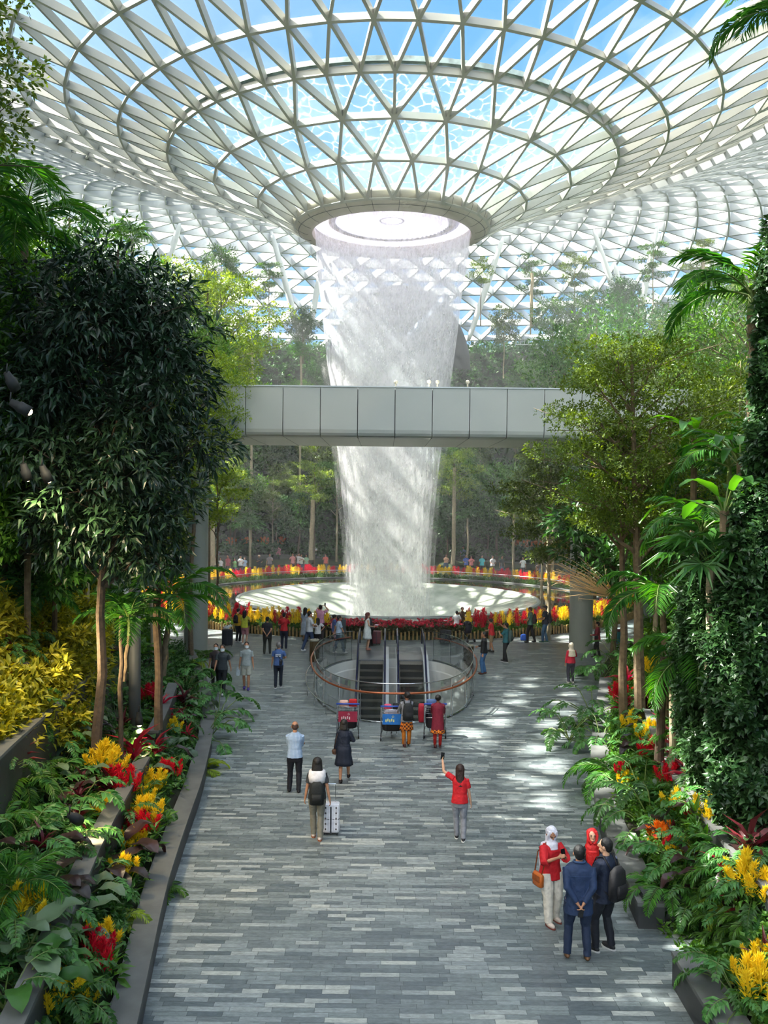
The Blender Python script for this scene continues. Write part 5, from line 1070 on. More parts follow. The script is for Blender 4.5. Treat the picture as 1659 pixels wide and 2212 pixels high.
# ------------------------------------------------------------------ people
def cm(c, rough=.75, nm=None, bump=.35):
    k = nm or 'cloth_%02x%02x%02x' % c
    return MATS.get(k) or mat(k, srgb(*c), rough, var=.10, scale=14, bump=bump, bscale=22)
SK = {'l': (206, 158, 128), 'm': (184, 132, 100), 'd': (128, 84, 62)}
def ik(a, b, l1, l2, hint):
    a, b = Vector(a), Vector(b); d = b - a; L = min(d.length, (l1 + l2) * .999); d = d.normalized(); b = a + d * L
    x = (l1 * l1 - l2 * l2 + L * L) / (2 * L); h = math.sqrt(max(0, l1 * l1 - x * x)); hv = Vector(hint); hv = (hv - d * hv.dot(d)).normalized()
    return a + d * x + hv * h, b
FOLD = bpy.data.textures.new('cloth_folds', 'CLOUDS'); FOLD.noise_scale = .11; FOLD.noise_depth = 2
def solid(g, name, m, parent, vox=.012, smooth=4):
    o = g.build(name, m, parent, True); md = o.modifiers.new('remesh', 'REMESH'); md.mode = 'VOXEL'; md.voxel_size = vox; md.use_smooth_shade = True
    if smooth: s = o.modifiers.new('smooth', 'SMOOTH'); s.factor = .5; s.iterations = smooth
    if smooth >= 3 and vox < .0125:
        dm = o.modifiers.new('folds', 'DISPLACE'); dm.texture = FOLD; dm.strength = .022; dm.mid_level = .5; dm.texture_coords = 'LOCAL'
    return o
def ering(c, rx, ry, seg=20, yaw=0.0, n=2.3):
    out = []
    for k in range(seg):
        a = 2 * PI * k / seg; ca, sa = math.cos(a), math.sin(a); x = rx * math.copysign(abs(ca) ** (2 / n), ca); y = ry * math.copysign(abs(sa) ** (2 / n), sa)
        out.append((c[0] + x * math.cos(yaw) - y * math.sin(yaw), c[1] + x * math.sin(yaw) + y * math.cos(yaw), c[2]))
    return out
def hand(g, wr, d, nrm_, sgn, curl=.5):
    d = d.normalized(); n = (nrm_ - d * nrm_.dot(d)).normalized(); s = d.cross(n) * sgn
    M_ = Matrix((s, n, d)).transposed(); g.ball(wr + d * .05, (.038, .016, .058), 10, M=M_); g.tube([wr - d * .03, wr + d * .03], [.027, .024], 8)
    for k, L in enumerate((.066, .075, .07, .055)):
        b = wr + d * .088 + s * ((k - 1.5) * -.019); c1 = (d + n * curl * .5).normalized(); c2 = (d * (1 - curl * .6) + n * (curl * 1.4)).normalized(); c3 = (d * (.6 - curl) + n * (1.3 * curl + .1)).normalized()
        g.tube([b - d * .03, b, b + c1 * L * .42, b + c1 * L * .42 + c2 * L * .32, b + c1 * L * .42 + c2 * L * .32 + c3 * L * .26], [.009, .0095, .0088, .008, .006], 7)
    b = wr + d * .035 + s * .026; t = (d * .6 + s * .7 + n * .35).normalized(); g.tube([b - t * .02, b + t * .02, b + t * .045 + d * .01, b + t * .05 + d * .032], [.013, .011, .0095, .007], 7)
POSE = {'rest': (.25, .03, .83, .6, -.6), 'behind': (.05, -.19, .93, 1, -.7), 'fold': (-.08, .20, 1.13, 1, -.2), 'phone': (.06, .30, 1.27, .8, -.6), 'cart': (.20, .42, 1.02, .7, -.5), 'hip': (.20, .0, 1.02, 1.2, -.4), 'up': (.10, .32, 1.60, .9, -.2), 'raise': (.40, .22, 1.72, .8, -.6), 'swingf': (.22, .22, .86, .4, -.8), 'swingb': (.25, -.20, .86, .4, -.8), 'hold': (.12, .26, 1.08, .8, -.5), 'point': (.1, .45, 1.25, .5, -.6), 'drag': (.27, -.10, .84, .5, -.6)}
N_PERSON = 0
def person(px, py, top, face, label, arms=('rest', 'rest'), legs=((-.1, 0), (.1, 0)), topc=(60, 60, 60), sleeve='short', bottom='trousers', botc=(30, 32, 38), hem=.45, hair='short', hairc=(24, 20, 18), skin='m', shoe=(40, 38, 38), female=False, mask=False, yaw=0, pitch=0, vox=.012, group=None, build=1.0, extra=None, lean=0.0, botm=None, topm=None, sole=None, sit=False, loc=None, hgt=None, topl=.86):
    global N_PERSON
    if len(label.split()) > 15: print('LONG', label)
    N_PERSON += 1; p = loc if loc is not None else gnd(px, py); Hh = hgt or max(1.35, min(1.92, at(px, top, p.y).z)); s = Hh / 1.72
    o = empty('person', p, math.radians(face), label, 'person', group, s); b = build; fat = b; v = vox / s
    sw = (.165 if female else .19) * (1 + (b - 1) * .5); hipw = .092 * b; ln = lean; hz = .9
    if sit: hz = .5
    dz = hz - .9
    hips = [Vector((x * hipw, 0, hz)) for x in (-1, 1)]; ank = [Vector((legs[0][0], legs[0][1], .085 + (legs[0][2] if len(legs[0]) > 2 else 0))), Vector((legs[1][0], legs[1][1], .085 + (legs[1][2] if len(legs[1]) > 2 else 0)))]
    if sit: ank = [Vector((-.12, .48, .085)), Vector((.12, .46, .085))]
    kn = []
    for i in range(2): k, a_ = ik(hips[i], ank[i], .42, .41, (0, 1, .1)); kn.append(k); ank[i] = a_
    def ty(z): return ln * max(0, z - hz)
    sh = [Vector((x * (sw - .025), ty(1.4 + dz), 1.375 + dz)) for x in (-1, 1)]; wr = []; el = []
    for i, (a_, sg) in enumerate(zip(arms, (-1, 1))):
        t = POSE[a_] if isinstance(a_, str) else a_; tgt = Vector((t[0] * sg, t[1] + ty(1.1), t[2] + dz)); e, w_ = ik(sh[i], tgt, .275, .255, (t[3] * sg, t[4], -.55)); el.append(e); wr.append(w_)
    # ---- bare body: one continuous surface
    g = Geo(); tw = [(hz - .08, .15, .10), (hz, .165, .115), (hz + .12, .14, .10), (hz + .27, .15, .105), (hz + .40, sw - .015, .11), (hz + .48, sw - .02, .09), (hz + .53, .10, .07)]
    tw = [(z, rx * (b if z < 1.2 + dz else 1 + (b - 1) * .5), ry * b) for z, rx, ry in tw]
    g.loft([ering((0, ty(z), z), rx * .9, ry * .9) for z, rx, ry in tw]); hc = Vector((0, ty(1.6 + dz) + .015, 1.588 + dz)); g.tube([(0, ty(1.38 + dz) - .01, 1.38 + dz), (0, hc.y - .01, 1.53 + dz)], [.06, .05], 10)
    for i in range(2):
        g.tube([hips[i] + Vector((0, 0, .02)), hips[i].lerp(kn[i], .5), kn[i], kn[i].lerp(ank[i], .4), ank[i]], [.082 * b, .072 * b, .052, .052, .034], 12); f = Vector((0, 1, 0))
        g.ball(ank[i] + Vector((0, .055, -.045)), (.042, .115, .04), 10)
        g.tube([sh[i] + Vector((0, 0, .0)), sh[i].lerp(el[i], .5), el[i], el[i].lerp(wr[i], .4), wr[i]], [.05 * b, .042 * b, .035, .034, .024], 10)
        d = (wr[i] - el[i]); side = Vector((-1 if i else 1, .15, -.1)); hand(g, wr[i], d, side, 1 if i else -1, .55)
    YM = (Matrix.Rotation(math.radians(yaw), 3, 'Z') @ Matrix.Rotation(math.radians(-pitch), 3, 'X')) @ Matrix.Diagonal((1.1, 1.08, 1.07)); HV = lambda x, y, z: hc + YM @ Vector((x, y, z))
    g.ball(hc + YM @ Vector((0, -.005, .02)), (.073, .092, .098), 16, M=YM); g.ball(HV(0, .022, -.045), (.052, .062, .068), 12, M=YM); g.tube([HV(0, .085, .03), HV(0, .104, -.012), HV(0, .09, -.028)], [.010, .016, .012], 7)
    for sx in (-1, 1): g.ball(HV(.074 * sx, -.005, -.005), (.013, .022, .032), 8, M=YM); g.ball(HV(.03 * sx, .083, .03), (.02, .012, .008), 6, M=YM)
    g.ball(HV(0, .083, -.058), (.024, .012, .010), 8, M=YM)
    sk = cm(SK[skin], .55, 'skin_' + skin, .05); solid(g, 'body', sk, o, min(v, .010) if vox < .015 else v, 2)
    facing_cam = math.cos(math.radians(face + yaw)) < .35
    if facing_cam and hair != 'none':
        e = Geo()
        for sx in (-1, 1): e.ball(HV(.031 * sx, .087, .014), (.011, .006, .006), 8)
        e.build('eyes', cm((24, 18, 16), .2, 'eye_dark', 0), o); e = Geo()
        for sx in (-1, 1): e.tube([HV(.015 * sx, .096, .036), HV(.048 * sx, .082, .037)], .004, 5)
        e.build('eyebrows', cm(hairc if hair != 'hijab' else (24, 20, 18), .8), o)
        if not mask: e = Geo(); e.tube([HV(-.02, .092, -.058), HV(0, .099, -.059), HV(.02, .092, -.058)], [.004, .0065, .004], 6); e.build('lips', cm((168, 80, 76), .5, 'lips', 0), o)
    if mask: e = Geo(); e.loft([[tuple(HV(x * 1.0, y, z)) for x, y in ((-.07, .01), (-.05, .07), (-.02, .105), (0, .115), (.02, .105), (.05, .07), (.07, .01))] for z in (.012, -.02, -.055, -.085)], closed=False, cap0=False, cap1=False); e.build('face_mask', cm((222, 228, 232), .7, 'mask_white', 0), o, True)
    # ---- shoes
    for i in range(2):
        g = Geo(); a_ = ank[i]; g.ball(a_ + Vector((0, .055, -.045)), (.05, .132, .046), 12); g.tube([a_ + Vector((0, 0, -.05)), a_ + Vector((0, -.005, .02))], [.045, .046], 10); q = solid(g, 'shoe', cm(shoe, .6, bump=.1), o, max(v, .009), 1)
        if sole: h_ = Geo(); h_.loft([ering((a_.x, a_.y + .055, a_.z - .088 + dz_), .05, .135) for dz_ in (0, .022)]); h_.build('sole', cm(sole, .6, bump=.05), q)
    # ---- lower garment
    bm_ = botm or cm(botc)
    if bottom in ('trousers', 'shorts', 'leggings'):
        g = Geo(); k = (1.0 if bottom != 'leggings' else .88) * (extra or {}).get('wide', 1)
        g.loft([ering((0, ty(z), z), rx * b, ry * b) for z, rx, ry in ((hz - .14, .145, .11), (hz - .05, .175, .135), (hz + .03, .17, .13), (hz + .12, .152, .115))])
        for i in range(2):
            if bottom == 'shorts': kk = hips[i].lerp(kn[i], .92); g.tube([hips[i], hips[i].lerp(kk, .5), kk], [.105 * b, .10 * b, .095 * b], 12)
            else: g.tube([hips[i], hips[i].lerp(kn[i], .5), kn[i], kn[i].lerp(ank[i], .5), ank[i] + Vector((0, 0, -.02))], [.102 * b * k, .090 * b * k, .070 * k, .066 * k, .058 * k], 12)
        solid(g, bottom, bm_, o, v, 3)
    if bottom in ('skirt', 'dress'):
        g = Geo(); zt_ = (extra or {}).get('skz', hz + .14); low_ = zt_ < hz; rg = []; fc = (ank[0] + ank[1]) / 2; nn = 7
        for j in range(nn):
            t = j / (nn - 1); z = zt_ + (hem - zt_) * t; cy_ = ty(z) + fc.y * max(0, t - .3) * (hz - hem) / .9; rx = .145 + (.09 if bottom == 'skirt' else .10) * t ** .8 + .03 * math.sin(PI * min(1, t * 2.2)) * (t < .45); rx = (.165 + .05 * t) if low_ else rx; ring = ering((0, cy_, z), rx * b, (rx - .03) * b, 36)
            ring = [(x * (1 + .05 * t * math.sin(k * 1.4 + 1)), cy_ + (y - cy_) * (1 + .06 * t * math.sin(k * 1.4)), z) for k, (x, y, _) in enumerate(ring)]; rg.append(ring)
        g.loft(rg, cap0=True, cap1=True); g.build(bottom, bm_, o, True)
    # ---- upper garment
    g = Geo(); top_z = [(topl + dz, .194, .155), (topl + .1 + dz, .184, .146), (1.06 + dz, .162, .128), (1.2 + dz, .162, .122), (1.30 + dz, sw + .0, .125), (1.375 + dz, sw - .012, .108), (1.425 + dz, sw - .065, .09), (1.46 + dz, .082, .075)]
    g.loft([ering((0, ty(z), z), rx * b, ry * b) for z, rx, ry in top_z]); 
    for i in range(2):
        if sleeve == 'long': g.tube([sh[i] + Vector((0, 0, .005)), sh[i].lerp(el[i], .5), el[i], el[i].lerp(wr[i], .45), wr[i].lerp(el[i], .06)], [.064 * b, .06 * b, .054, .048, .04], 12)
        elif sleeve == 'short': e2 = sh[i].lerp(el[i], .72); g.tube([sh[i] + Vector((0, 0, .005)), sh[i].lerp(e2, .5), e2], [.066 * b, .066 * b, .066 * b], 12)
        elif sleeve == 'half': e2 = el[i].lerp(wr[i], .25); g.tube([sh[i] + Vector((0, 0, .005)), sh[i].lerp(el[i], .5), el[i], e2], [.074 * b, .074 * b, .075 * b, .082 * b], 12)
        else: g.ball(sh[i] + Vector((0, 0, .01)), .045, 8)
    solid(g, 'shirt' if bottom != 'dress' else 'bodice', topm or cm(topc), o, v, 3)
    # ---- hair / head covering
    hm = cm(hairc, .6, bump=.5)
    if hair == 'bald': g = Geo(); g.lathe([(.074, -.02), (.079, .01), (.07, .05)], 20, (0, 0, 0)); g2 = Geo(); g2.ball(HV(0, -.018, .012), (.0765, .086, .088), 14, M=YM); solid(g2, 'cropped_hair', hm, o, max(v, .008), 2)
    elif hair == 'short': g = Geo(); g.ball(HV(0, -.018, .034), (.081, .094, .094), 16, M=YM); g.ball(HV(0, -.05, -.02), (.066, .05, .06), 10, M=YM); solid(g, 'hair', hm, o, max(v, .008), 2)
    elif hair in ('bob', 'long', 'bun', 'tail'):
        g = Geo(); g.ball(HV(0, -.022, .03), (.092, .103, .098), 16, M=YM); L = {'bob': .16, 'long': .36, 'bun': .06, 'tail': .1}[hair]
        if hair in ('bob', 'long'):
            g.loft([[tuple(HV(x, y - .03 * t, .03 - L * t)) for x, y, _ in ering((0, -.045, 0), (.094 + (.012 if hair == 'bob' else -.01) * t), .066 - .01 * t, 16)] for t in (0, .35, .7, 1)])
        if hair == 'bun': g.ball(HV(0, -.11, .05), .042, 10)
        if hair == 'tail': g.tube([HV(0, -.1, .03), HV(0, -.14, -.03), HV(0, -.13, -.2), HV(0, -.11, -.3)], [.03, .034, .03, .012], 8)
        solid(g, 'hair', hm, o, max(v, .009), 2)
    elif hair == 'hijab':
        m_ = cm(hairc, .7, bump=.3); g = Geo(); g.ball(HV(0, -.02, .03), (.092, .098, .106), 16, M=YM)
        for sx in (-1, 1): g.tube([HV(.055 * sx, .03, .09), HV(.078 * sx, .045, .02), HV(.066 * sx, .055, -.05), HV(.02 * sx, .06, -.11)], [.02, .022, .024, .03], 8)
        nz_ = 1.47 + dz; g.loft([ering((0, hc.y - .03, hc.z - .02), .085, .075, 20), ering((0, hc.y - .02, nz_), .09, .09, 20), ering((0, ty(1.4 + dz), 1.42 + dz), sw * .72, .12, 20), ering((0, ty(1.3 + dz) + .0, 1.33 + dz), sw * .86, .14, 20)] + ([] if (extra and 'cape' in extra) else [ering((0, ty(1.1) + .02, 1.18 + dz), sw * .75, .16, 20)]))
        if extra and 'cape' in extra: g.loft([ering((0, ty(1.4 + dz) - .05, 1.4 + dz), sw * .85, .12, 20), ering((0, -.08, 1.15 + dz), sw * 1.0, .12, 20), ering((0, -.1, extra['cape']), sw * .9, .08, 20)])
        if extra and 'front' in extra: g.loft([ering((.0, .10, 1.36 + dz), .09, .05, 20), ering((0, .14, 1.15 + dz), .10, .04, 20), ering((0, .14, extra['front']), .09, .035, 20)])
        solid(g, 'headscarf', m_, o, v, 3)
    if extra and 'cap' in extra: g = Geo(); g.ball(HV(0, -.015, .06), (.088, .1, .075), 14, M=YM); g.loft([[tuple(HV(x, .05 + y * .9, .055 + z)) for x, y in ((-.07, 0), (-.05, .06), (0, .1), (.05, .06), (.07, 0), (0, -.03))] for z in (0, .012)]); g.build('cap', cm(extra['cap']), o, True)
    if extra and 'hat' in extra: g = Geo(); g.lathe([(.001, .12), (.07, .115), (.088, .05), (.09, .03), (.17, .02), (.17, .01), (.09, .015)], 20, HV(0, -.01, .03)); g.build('hat', cm(extra['hat']), o, True)
    W_ = lambda x, y, z: o.matrix_basis @ Vector((x, y, z))
    return o, W_, wr, s
def MW(o): return Matrix.LocRotScale(o.location, o.rotation_euler, o.scale)
def attach_geo(o, g_fn, name, label, cat, m, smooth=True, vox=None):
    """a thing carried by a person: own top-level object placed with the person's transform"""
    g = Geo(); g_fn(g); q = g.build(name, m, smooth=smooth); q.location = o.location; q.rotation_euler = o.rotation_euler; q.scale = o.scale
    if vox: md = q.modifiers.new('remesh', 'REMESH'); md.mode = 'VOXEL'; md.voxel_size = vox; md.use_smooth_shade = True; sm_ = q.modifiers.new('smooth', 'SMOOTH'); sm_.iterations = 3
    return tag(q, label, cat)
def backpack(o, c, label, back=-.2, s=1.0, z=1.15, straps=True):
    e = empty('backpack', o.location, 0, label, 'backpack'); e.rotation_euler = o.rotation_euler; e.scale = o.scale
    g = Geo(); g.loft([ering((0, back, z - .24 * s), .12 * s, .05 * s, 20, n=3), ering((0, back, z - .22 * s), .15 * s, .075 * s, 20, n=3), ering((0, back, z + .02), .15 * s, .085 * s, 20, n=3), ering((0, back, z + .17 * s), .13 * s, .07 * s, 20, n=3), ering((0, back, z + .24 * s), .07 * s, .03 * s, 20, n=3)]); g.build('bag_body', cm(c), e, True)
    g = Geo(); g.loft([ering((0, back - .08 * s, z - .18 * s), .09 * s, .02 * s, 16, n=3), ering((0, back - .09 * s, z - .1 * s), .11 * s, .04 * s, 16, n=3), ering((0, back - .08 * s, z - .0 * s), .1 * s, .02 * s, 16, n=3)]); g.build('front_pocket', cm(tuple(int(x * .8) for x in c)), e, True)
    if straps:
        for sx in (-1, 1): g = Geo(); g.tube([(.08 * sx, back + .04, z + .18), (.11 * sx, -.04, 1.475), (.125 * sx, .08, 1.43), (.13 * sx, .145, 1.28), (.15 * sx, .08, 1.08), (.13 * sx, back + .05, z - .18)], [(.022, .008)] * 6, 6); g.build('strap', cm(c), e, True)
    return e
def suitcase(loc, rz, label, c, w=.40, d=.25, h=.62, soft=False, handle=.3, trim=(60, 60, 64), spots=False, ribs=True):
    e = empty('suitcase', loc, rz, label, 'suitcase'); g = Geo(); nn = 4
    g.loft([ering((0, 0, z), w / 2 * k, d / 2 * k, 24, n=5) for z, k in ((.05, .9), (.07, .98), (.12, 1), (h - .04, 1), (h, .97), (h + .015, .88))]); g.build('shell', cm(c, .4 if not soft else .8, bump=.05), e, True)
    if ribs:
        r = Geo()
        for x in np.linspace(-w / 2 * .75, w / 2 * .75, 6): r.box((x, -d / 2 - .002, h / 2 + .04), (.014, .008, h * .82)); r.box((x, d / 2 + .002, h / 2 + .04), (.014, .008, h * .82))
        r.build('ribs', cm(tuple(min(255, int(x * 1.1 + 6)) for x in c), .4), e)
    t = Geo(); t.loft([ering((0, 0, z), w / 2 * 1.008, d / 2 * 1.01, 24, n=5) for z in (h * .53, h * .55)], cap0=False, cap1=False); t.box((0, -d / 2 - .004, h * .5), (.03, .01, h * .9)); t.build('zip_band', cm(trim), e)
    if handle:
        q = Geo()
        for x in (-.08, .08): q.tube([(x, d / 2 - .04, h), (x, d / 2 - .04, h + handle)], .007, 6)
        q.tube([(-.09, d / 2 - .04, h + handle), (.09, d / 2 - .04, h + handle)], .014, 8); q.build('pull_handle', chrome, e)
    for x in (-1, 1):
        for y in (-1, 1): q = Geo(); q.tube([(x * (w / 2 - .05) - .012, y * (d / 2 - .04), .028), (x * (w / 2 - .05) + .012, y * (d / 2 - .04), .028)], .028, 12); q.box((x * (w / 2 - .05), y * (d / 2 - .04), .05), (.03, .035, .03)); q.build('wheel', blackrub, e)
    if spots:
        q = Geo(); rz_ = random.Random(4)
        for k in range(5):
            for j in range(3): q.ball((-w / 2 * .6 + j * w * .3, -d / 2 - .004, .13 + k * .11), (.018, .006, .022), 6)
        q.build('printed_motifs', cm((96, 84, 80), .5), e)
    return e
def shoulder_bag(o, c, label, side=-1, z=.95, w=.17, h=.14, y=-.02, strap=True, x=None, name='handbag', cross=False):
    e = empty(name, o.location, 0, label, 'bag'); e.rotation_euler = o.rotation_euler; e.scale = o.scale; X = (x if x is not None else .25) * side
    g = Geo(); g.loft([ering((X, y, z - h / 2), .04, w * .42, 16, n=3.5), ering((X, y, z - h / 2 + .02), .055, w / 2, 16, n=3.5), ering((X, y, z + h / 2 - .03), .05, w * .5, 16, n=3.5), ering((X, y, z + h / 2), .02, w * .42, 16, n=3.5)]); g.build('bag_body', cm(c, .5), e, True)
    g = Geo(); g.box((X + side * .052, y, z + h * .12), (.012, w * .8, h * .45)); g.build('flap', cm(tuple(int(q * .8) for q in c), .5), e)
    if strap:
        g = Geo(); s2 = -side if cross else side; g.tube([(X, y + w * .4, z + h / 2), (side * .19, .13, 1.2) if not cross else (0, .145, 1.22), (s2 * .12, .03, 1.46), (side * .18, -.13, 1.25) if not cross else (0, -.15, 1.22), (X, y - w * .4, z + h / 2)], [(.012, .006)] * 5, 5); g.build('strap', cm(tuple(int(q * .7) for q in c), .5), e, True)
    return e
def phone(o, w_, label, d=(0, 0, 1), s=1):
    p = MW(o) @ (Vector(w_) + Vector(d) * .1); g = Geo(); g.box((0, 0, 0), (.075, .010, .15)); g.box((.02, -.006, .05), (.02, .004, .03)); q = g.build('phone', cm((26, 26, 30), .25, bump=0)); q.location = p; q.rotation_euler = (.15, .1, o.rotation_euler.z); return tag(q, label, 'phone')
def cart(loc, rz, label, panel=None, bags=(), s=1.0):
    """airport luggage cart: handle side toward -y"""
    e = empty('luggage_cart', loc, rz, label, 'luggage cart', s=s); g = Geo(); w = .31
    for x in (-w, w): g.tube([(x, -.36, 1.02), (x, -.38, .95), (x, -.33, .5), (x, -.28, .2), (x * .85, .5, .16)], .017, 8); g.tube([(x, -.30, .55), (x * .95, -.05, .50), (x * .9, 0, .2)], .013, 8)
    for z in (.93, .62): g.tube([(-w, -.37 + (.95 - z) * .1, z), (w, -.37 + (.95 - z) * .1, z)], .014, 8)
    for x in (-.15, 0, .15): g.tube([(x, -.29, .2), (x * .8, .48, .16)], .011, 6)
    g.tube([(-w * .85, .5, .16), (w * .85, .5, .16)], .015, 8); g.build('frame', chrome, e, True)
    g = Geo(); g.tube([(-w - .02, -.40, 1.03), (w + .02, -.40, 1.03)], .024, 10); g.build('handle_bar', cm((52, 84, 178), .4, bump=0), e, True)
    g = Geo()
    for z in (.86, .74): g.loft([[(-w + .02, -.35, z), (w - .02, -.35, z), (w - .02, -.08, z), (-w + .02, -.08, z)], [(-w + .02, -.35, z + .012), (w - .02, -.35, z + .012), (w - .02, -.08, z + .012), (-w + .02, -.08, z + .012)]], cap0=False, cap1=False)
    for x in np.linspace(-w + .02, w - .02, 7): g.tube([(x, -.08, .86), (x, -.09, .72), (x, -.34, .72)], .005, 5)
    g.build('basket', chrome, e)
    for x, y, r in ((-w, -.26, .09), (w, -.26, .09), (0, .46, .07)): q = Geo(); q.tube([(x - .018, y, r), (x + .018, y, r)], r, 16); q.tube([(x - .022, y, r), (x + .022, y, r)], r * .45, 10, mi=1); q.build('wheel', [blackrub, chrome], e)
    if panel:
        q = Geo(); q.box((0, -.385, .66), (.54, .012, .30)); pn = q.build('advert_panel', cm(panel, .4, bump=0), e); q = Geo()
        for k in range(5): q.box((-.17 + k * .055, -.395, .62 + .02 * (k % 2)), (.028, .004, .075))
        q.tube([(.0, -.395, .74), (.03, -.395, .77), (.06, -.395, .73), (.02, -.395, .71), (0, -.395, .74)], .006, 5); q.build('panel_lettering', cm((236, 214, 206) if panel[0] > 120 else (236, 226, 120), .5, bump=0), pn)
    for nm, cat, lab, c, cpos, dim in bags:
        q = Geo(); q.loft([ering((0, 0, z * dim[2]), dim[0] / 2 * k, dim[1] / 2 * k, 18, n=3.4) for z, k in ((0, .85), (.08, .98), (.5, 1.02), (.92, .95), (1, .8))]); ob = q.build(nm, cm(c), smooth=True); ob.matrix_world = MW(e) @ Matrix.Translation(cpos); ob.location, ob.rotation_euler = (MW(e) @ Vector(cpos)), (0, 0, rz); ob.scale = (s, s, s); tag(ob, lab, cat)
    return e
plaid, nt, out = newmat('orange_plaid'); b_ = nd(nt, 'ShaderNodeBsdfPrincipled', i={'Roughness': .8}); nt.links.new(b_.outputs[0], out.inputs[0]); tc = nd(nt, 'ShaderNodeTexCoord'); ck = nd(nt, 'ShaderNodeTexChecker', i={'Scale': 17.0, 1: srgb(226, 126, 26), 2: srgb(74, 30, 22)}); nt.links.new(tc.outputs['Object'], ck.inputs['Vector']); nt.links.new(ck.outputs[0], b_.inputs['Base Color'])
stripe, nt, out = newmat('fine_stripe_shirt'); b_ = nd(nt, 'ShaderNodeBsdfPrincipled', i={'Roughness': .8}); nt.links.new(b_.outputs[0], out.inputs[0]); tc = nd(nt, 'ShaderNodeTexCoord'); wv = nd(nt, 'ShaderNodeTexWave', i={'Scale': 18.0}); nt.links.new(tc.outputs['Object'], wv.inputs['Vector']); mx = nd(nt, 'ShaderNodeMixRGB', i={1: srgb(96, 132, 176), 2: srgb(196, 212, 230)}); nt.links.new(wv.outputs['Fac'], mx.inputs[0]); nt.links.new(mx.outputs[0], b_.inputs['Base Color'])
pat, nt, out = newmat('patterned_dress'); b_ = nd(nt, 'ShaderNodeBsdfPrincipled', i={'Roughness': .8}); nt.links.new(b_.outputs[0], out.inputs[0]); tc = nd(nt, 'ShaderNodeTexCoord'); vo = nd(nt, 'ShaderNodeTexVoronoi', i={'Scale': 22.0}); nt.links.new(tc.outputs['Object'], vo.inputs['Vector']); cr = nd(nt, 'ShaderNodeValToRGB'); cr.color_ramp.elements[0].color = srgb(190, 140, 90); cr.color_ramp.elements[1].color = srgb(40, 30, 32); cr.color_ramp.elements[1].position = .5; nt.links.new(vo.outputs[0], cr.inputs[0]); nt.links.new(cr.outputs[0], b_.inputs['Base Color'])
NV_ = .008
# near people
person(636, 1712, 1558, 0, 'person in pale blue striped shirt and black trousers standing with folded arms, seen from behind', ('fold', 'fold'), ((-.13, .06), (.1, -.02)), topm=stripe, sleeve='long', botc=(20, 22, 32), hair='bald', hairc=(70, 50, 42), shoe=(22, 20, 24), vox=NV_, build=1.0)
o, W, wr, s = person(742, 1690, 1553, -8, 'person in navy long sleeved dress with bobbed hair and white collar walking to the escalators', ('rest', 'hold'), ((-.07, -.1), (.08, .28, .04)), topc=(26, 34, 52), sleeve='long', bottom='dress', botc=(24, 32, 50), hem=.48, hair='bob', shoe=(40, 26, 26), female=True, vox=NV_)
shoulder_bag(o, (92, 64, 48), 'small brown shoulder bag on the navy dress', -1, .84)
g = Geo(); g.tube([(.09 * math.cos(a), .075 * math.sin(a) - .005, 1.47 + .015 * math.sin(a)) for a in np.linspace(0, 2 * PI, 21)[:-1]], .014, 6, closed=True); q = g.build('collar', cm((225, 225, 225)), o, True)
o, W, wr, s = person(684, 1812, 1635, 2, 'person with white shawl over a dark tee and khaki trousers pulling a white suitcase', ('rest', 'drag'), ((-.07, .12), (.07, -.08)), topc=(52, 54, 58), bottom='trousers', botc=(126, 122, 108), hair='bob', shoe=(200, 186, 176), sole=(150, 90, 60), female=True, vox=NV_)
g = Geo(); g.loft([ering((0, -.01, 1.485), .085, .08, 24), ering((0, -.02, 1.44), .17, .125, 24), ering((0, -.04, 1.34), .185, .15, 24), ering((0, -.05, 1.22), .17, .15, 24)]); q = g.build('shawl', cm((222, 218, 220)), o, True)
backpack(o, (22, 26, 26), 'black backpack under the white shawl', -.19, 1.0, 1.02)
suitcase(gnd(715, 1800), 0, 'white hard suitcase with printed motifs and grey zip pulled across the paving', (226, 222, 224), .36, .24, .62, handle=.38, spots=True)
o, W, wr, s = person(992, 1815, 1650, -6, 'person in red tee and grey jeans holding a phone up with the left hand', ('raise', 'rest'), ((-.06, .12), (.09, -.06)), topc=(206, 26, 36), botc=(140, 142, 150), hair='long', hairc=(54, 34, 28), skin='l', shoe=(44, 44, 50), sole=(226, 226, 222), female=True, vox=NV_)
phone(o, wr[0], 'phone held up by the woman in the red tee', (0, .0, 1))
o, W, wr, s = person(1187, 1990, 1785, 205, 'person in white headscarf, red blouse and cream trousers looking down at a phone', ('phone', 'phone'), ((-.12, .0), (.12, .14)), topc=(196, 24, 34), sleeve='half', bottom='trousers', botc=(222, 214, 200), hair='hijab', hairc=(224, 222, 232), skin='m', shoe=(206, 190, 180), sole=(120, 60, 50), female=True, pitch=28, yaw=-10, vox=NV_, extra={'cape': .95, 'wide': 1.3}, build=1.12, topl=.80)
phone(o, wr[0], 'phone in the hands of the person with the white headscarf', (.05, .05, .6))
e = shoulder_bag(o, (190, 98, 34), 'round tan leather bag hanging beside the cream trousers', 1, .82, .26, .24, y=.02, x=.27)
o, W, wr, s = person(1248, 2072, 1825, -3, 'person in blue denim shirt and dark jeans with hands clasped behind the back', ('behind', 'behind'), ((-.15, .04), (.14, -.02)), topc=(30, 50, 84), sleeve='long', botc=(30, 44, 70), hair='short', hairc=(20, 20, 20), skin='m', shoe=(96, 66, 40), vox=NV_, build=1.14, topl=.72)
phone(o, (0, -.22, .80), 'dark phone held behind the denim shirt', (0, 0, 0))
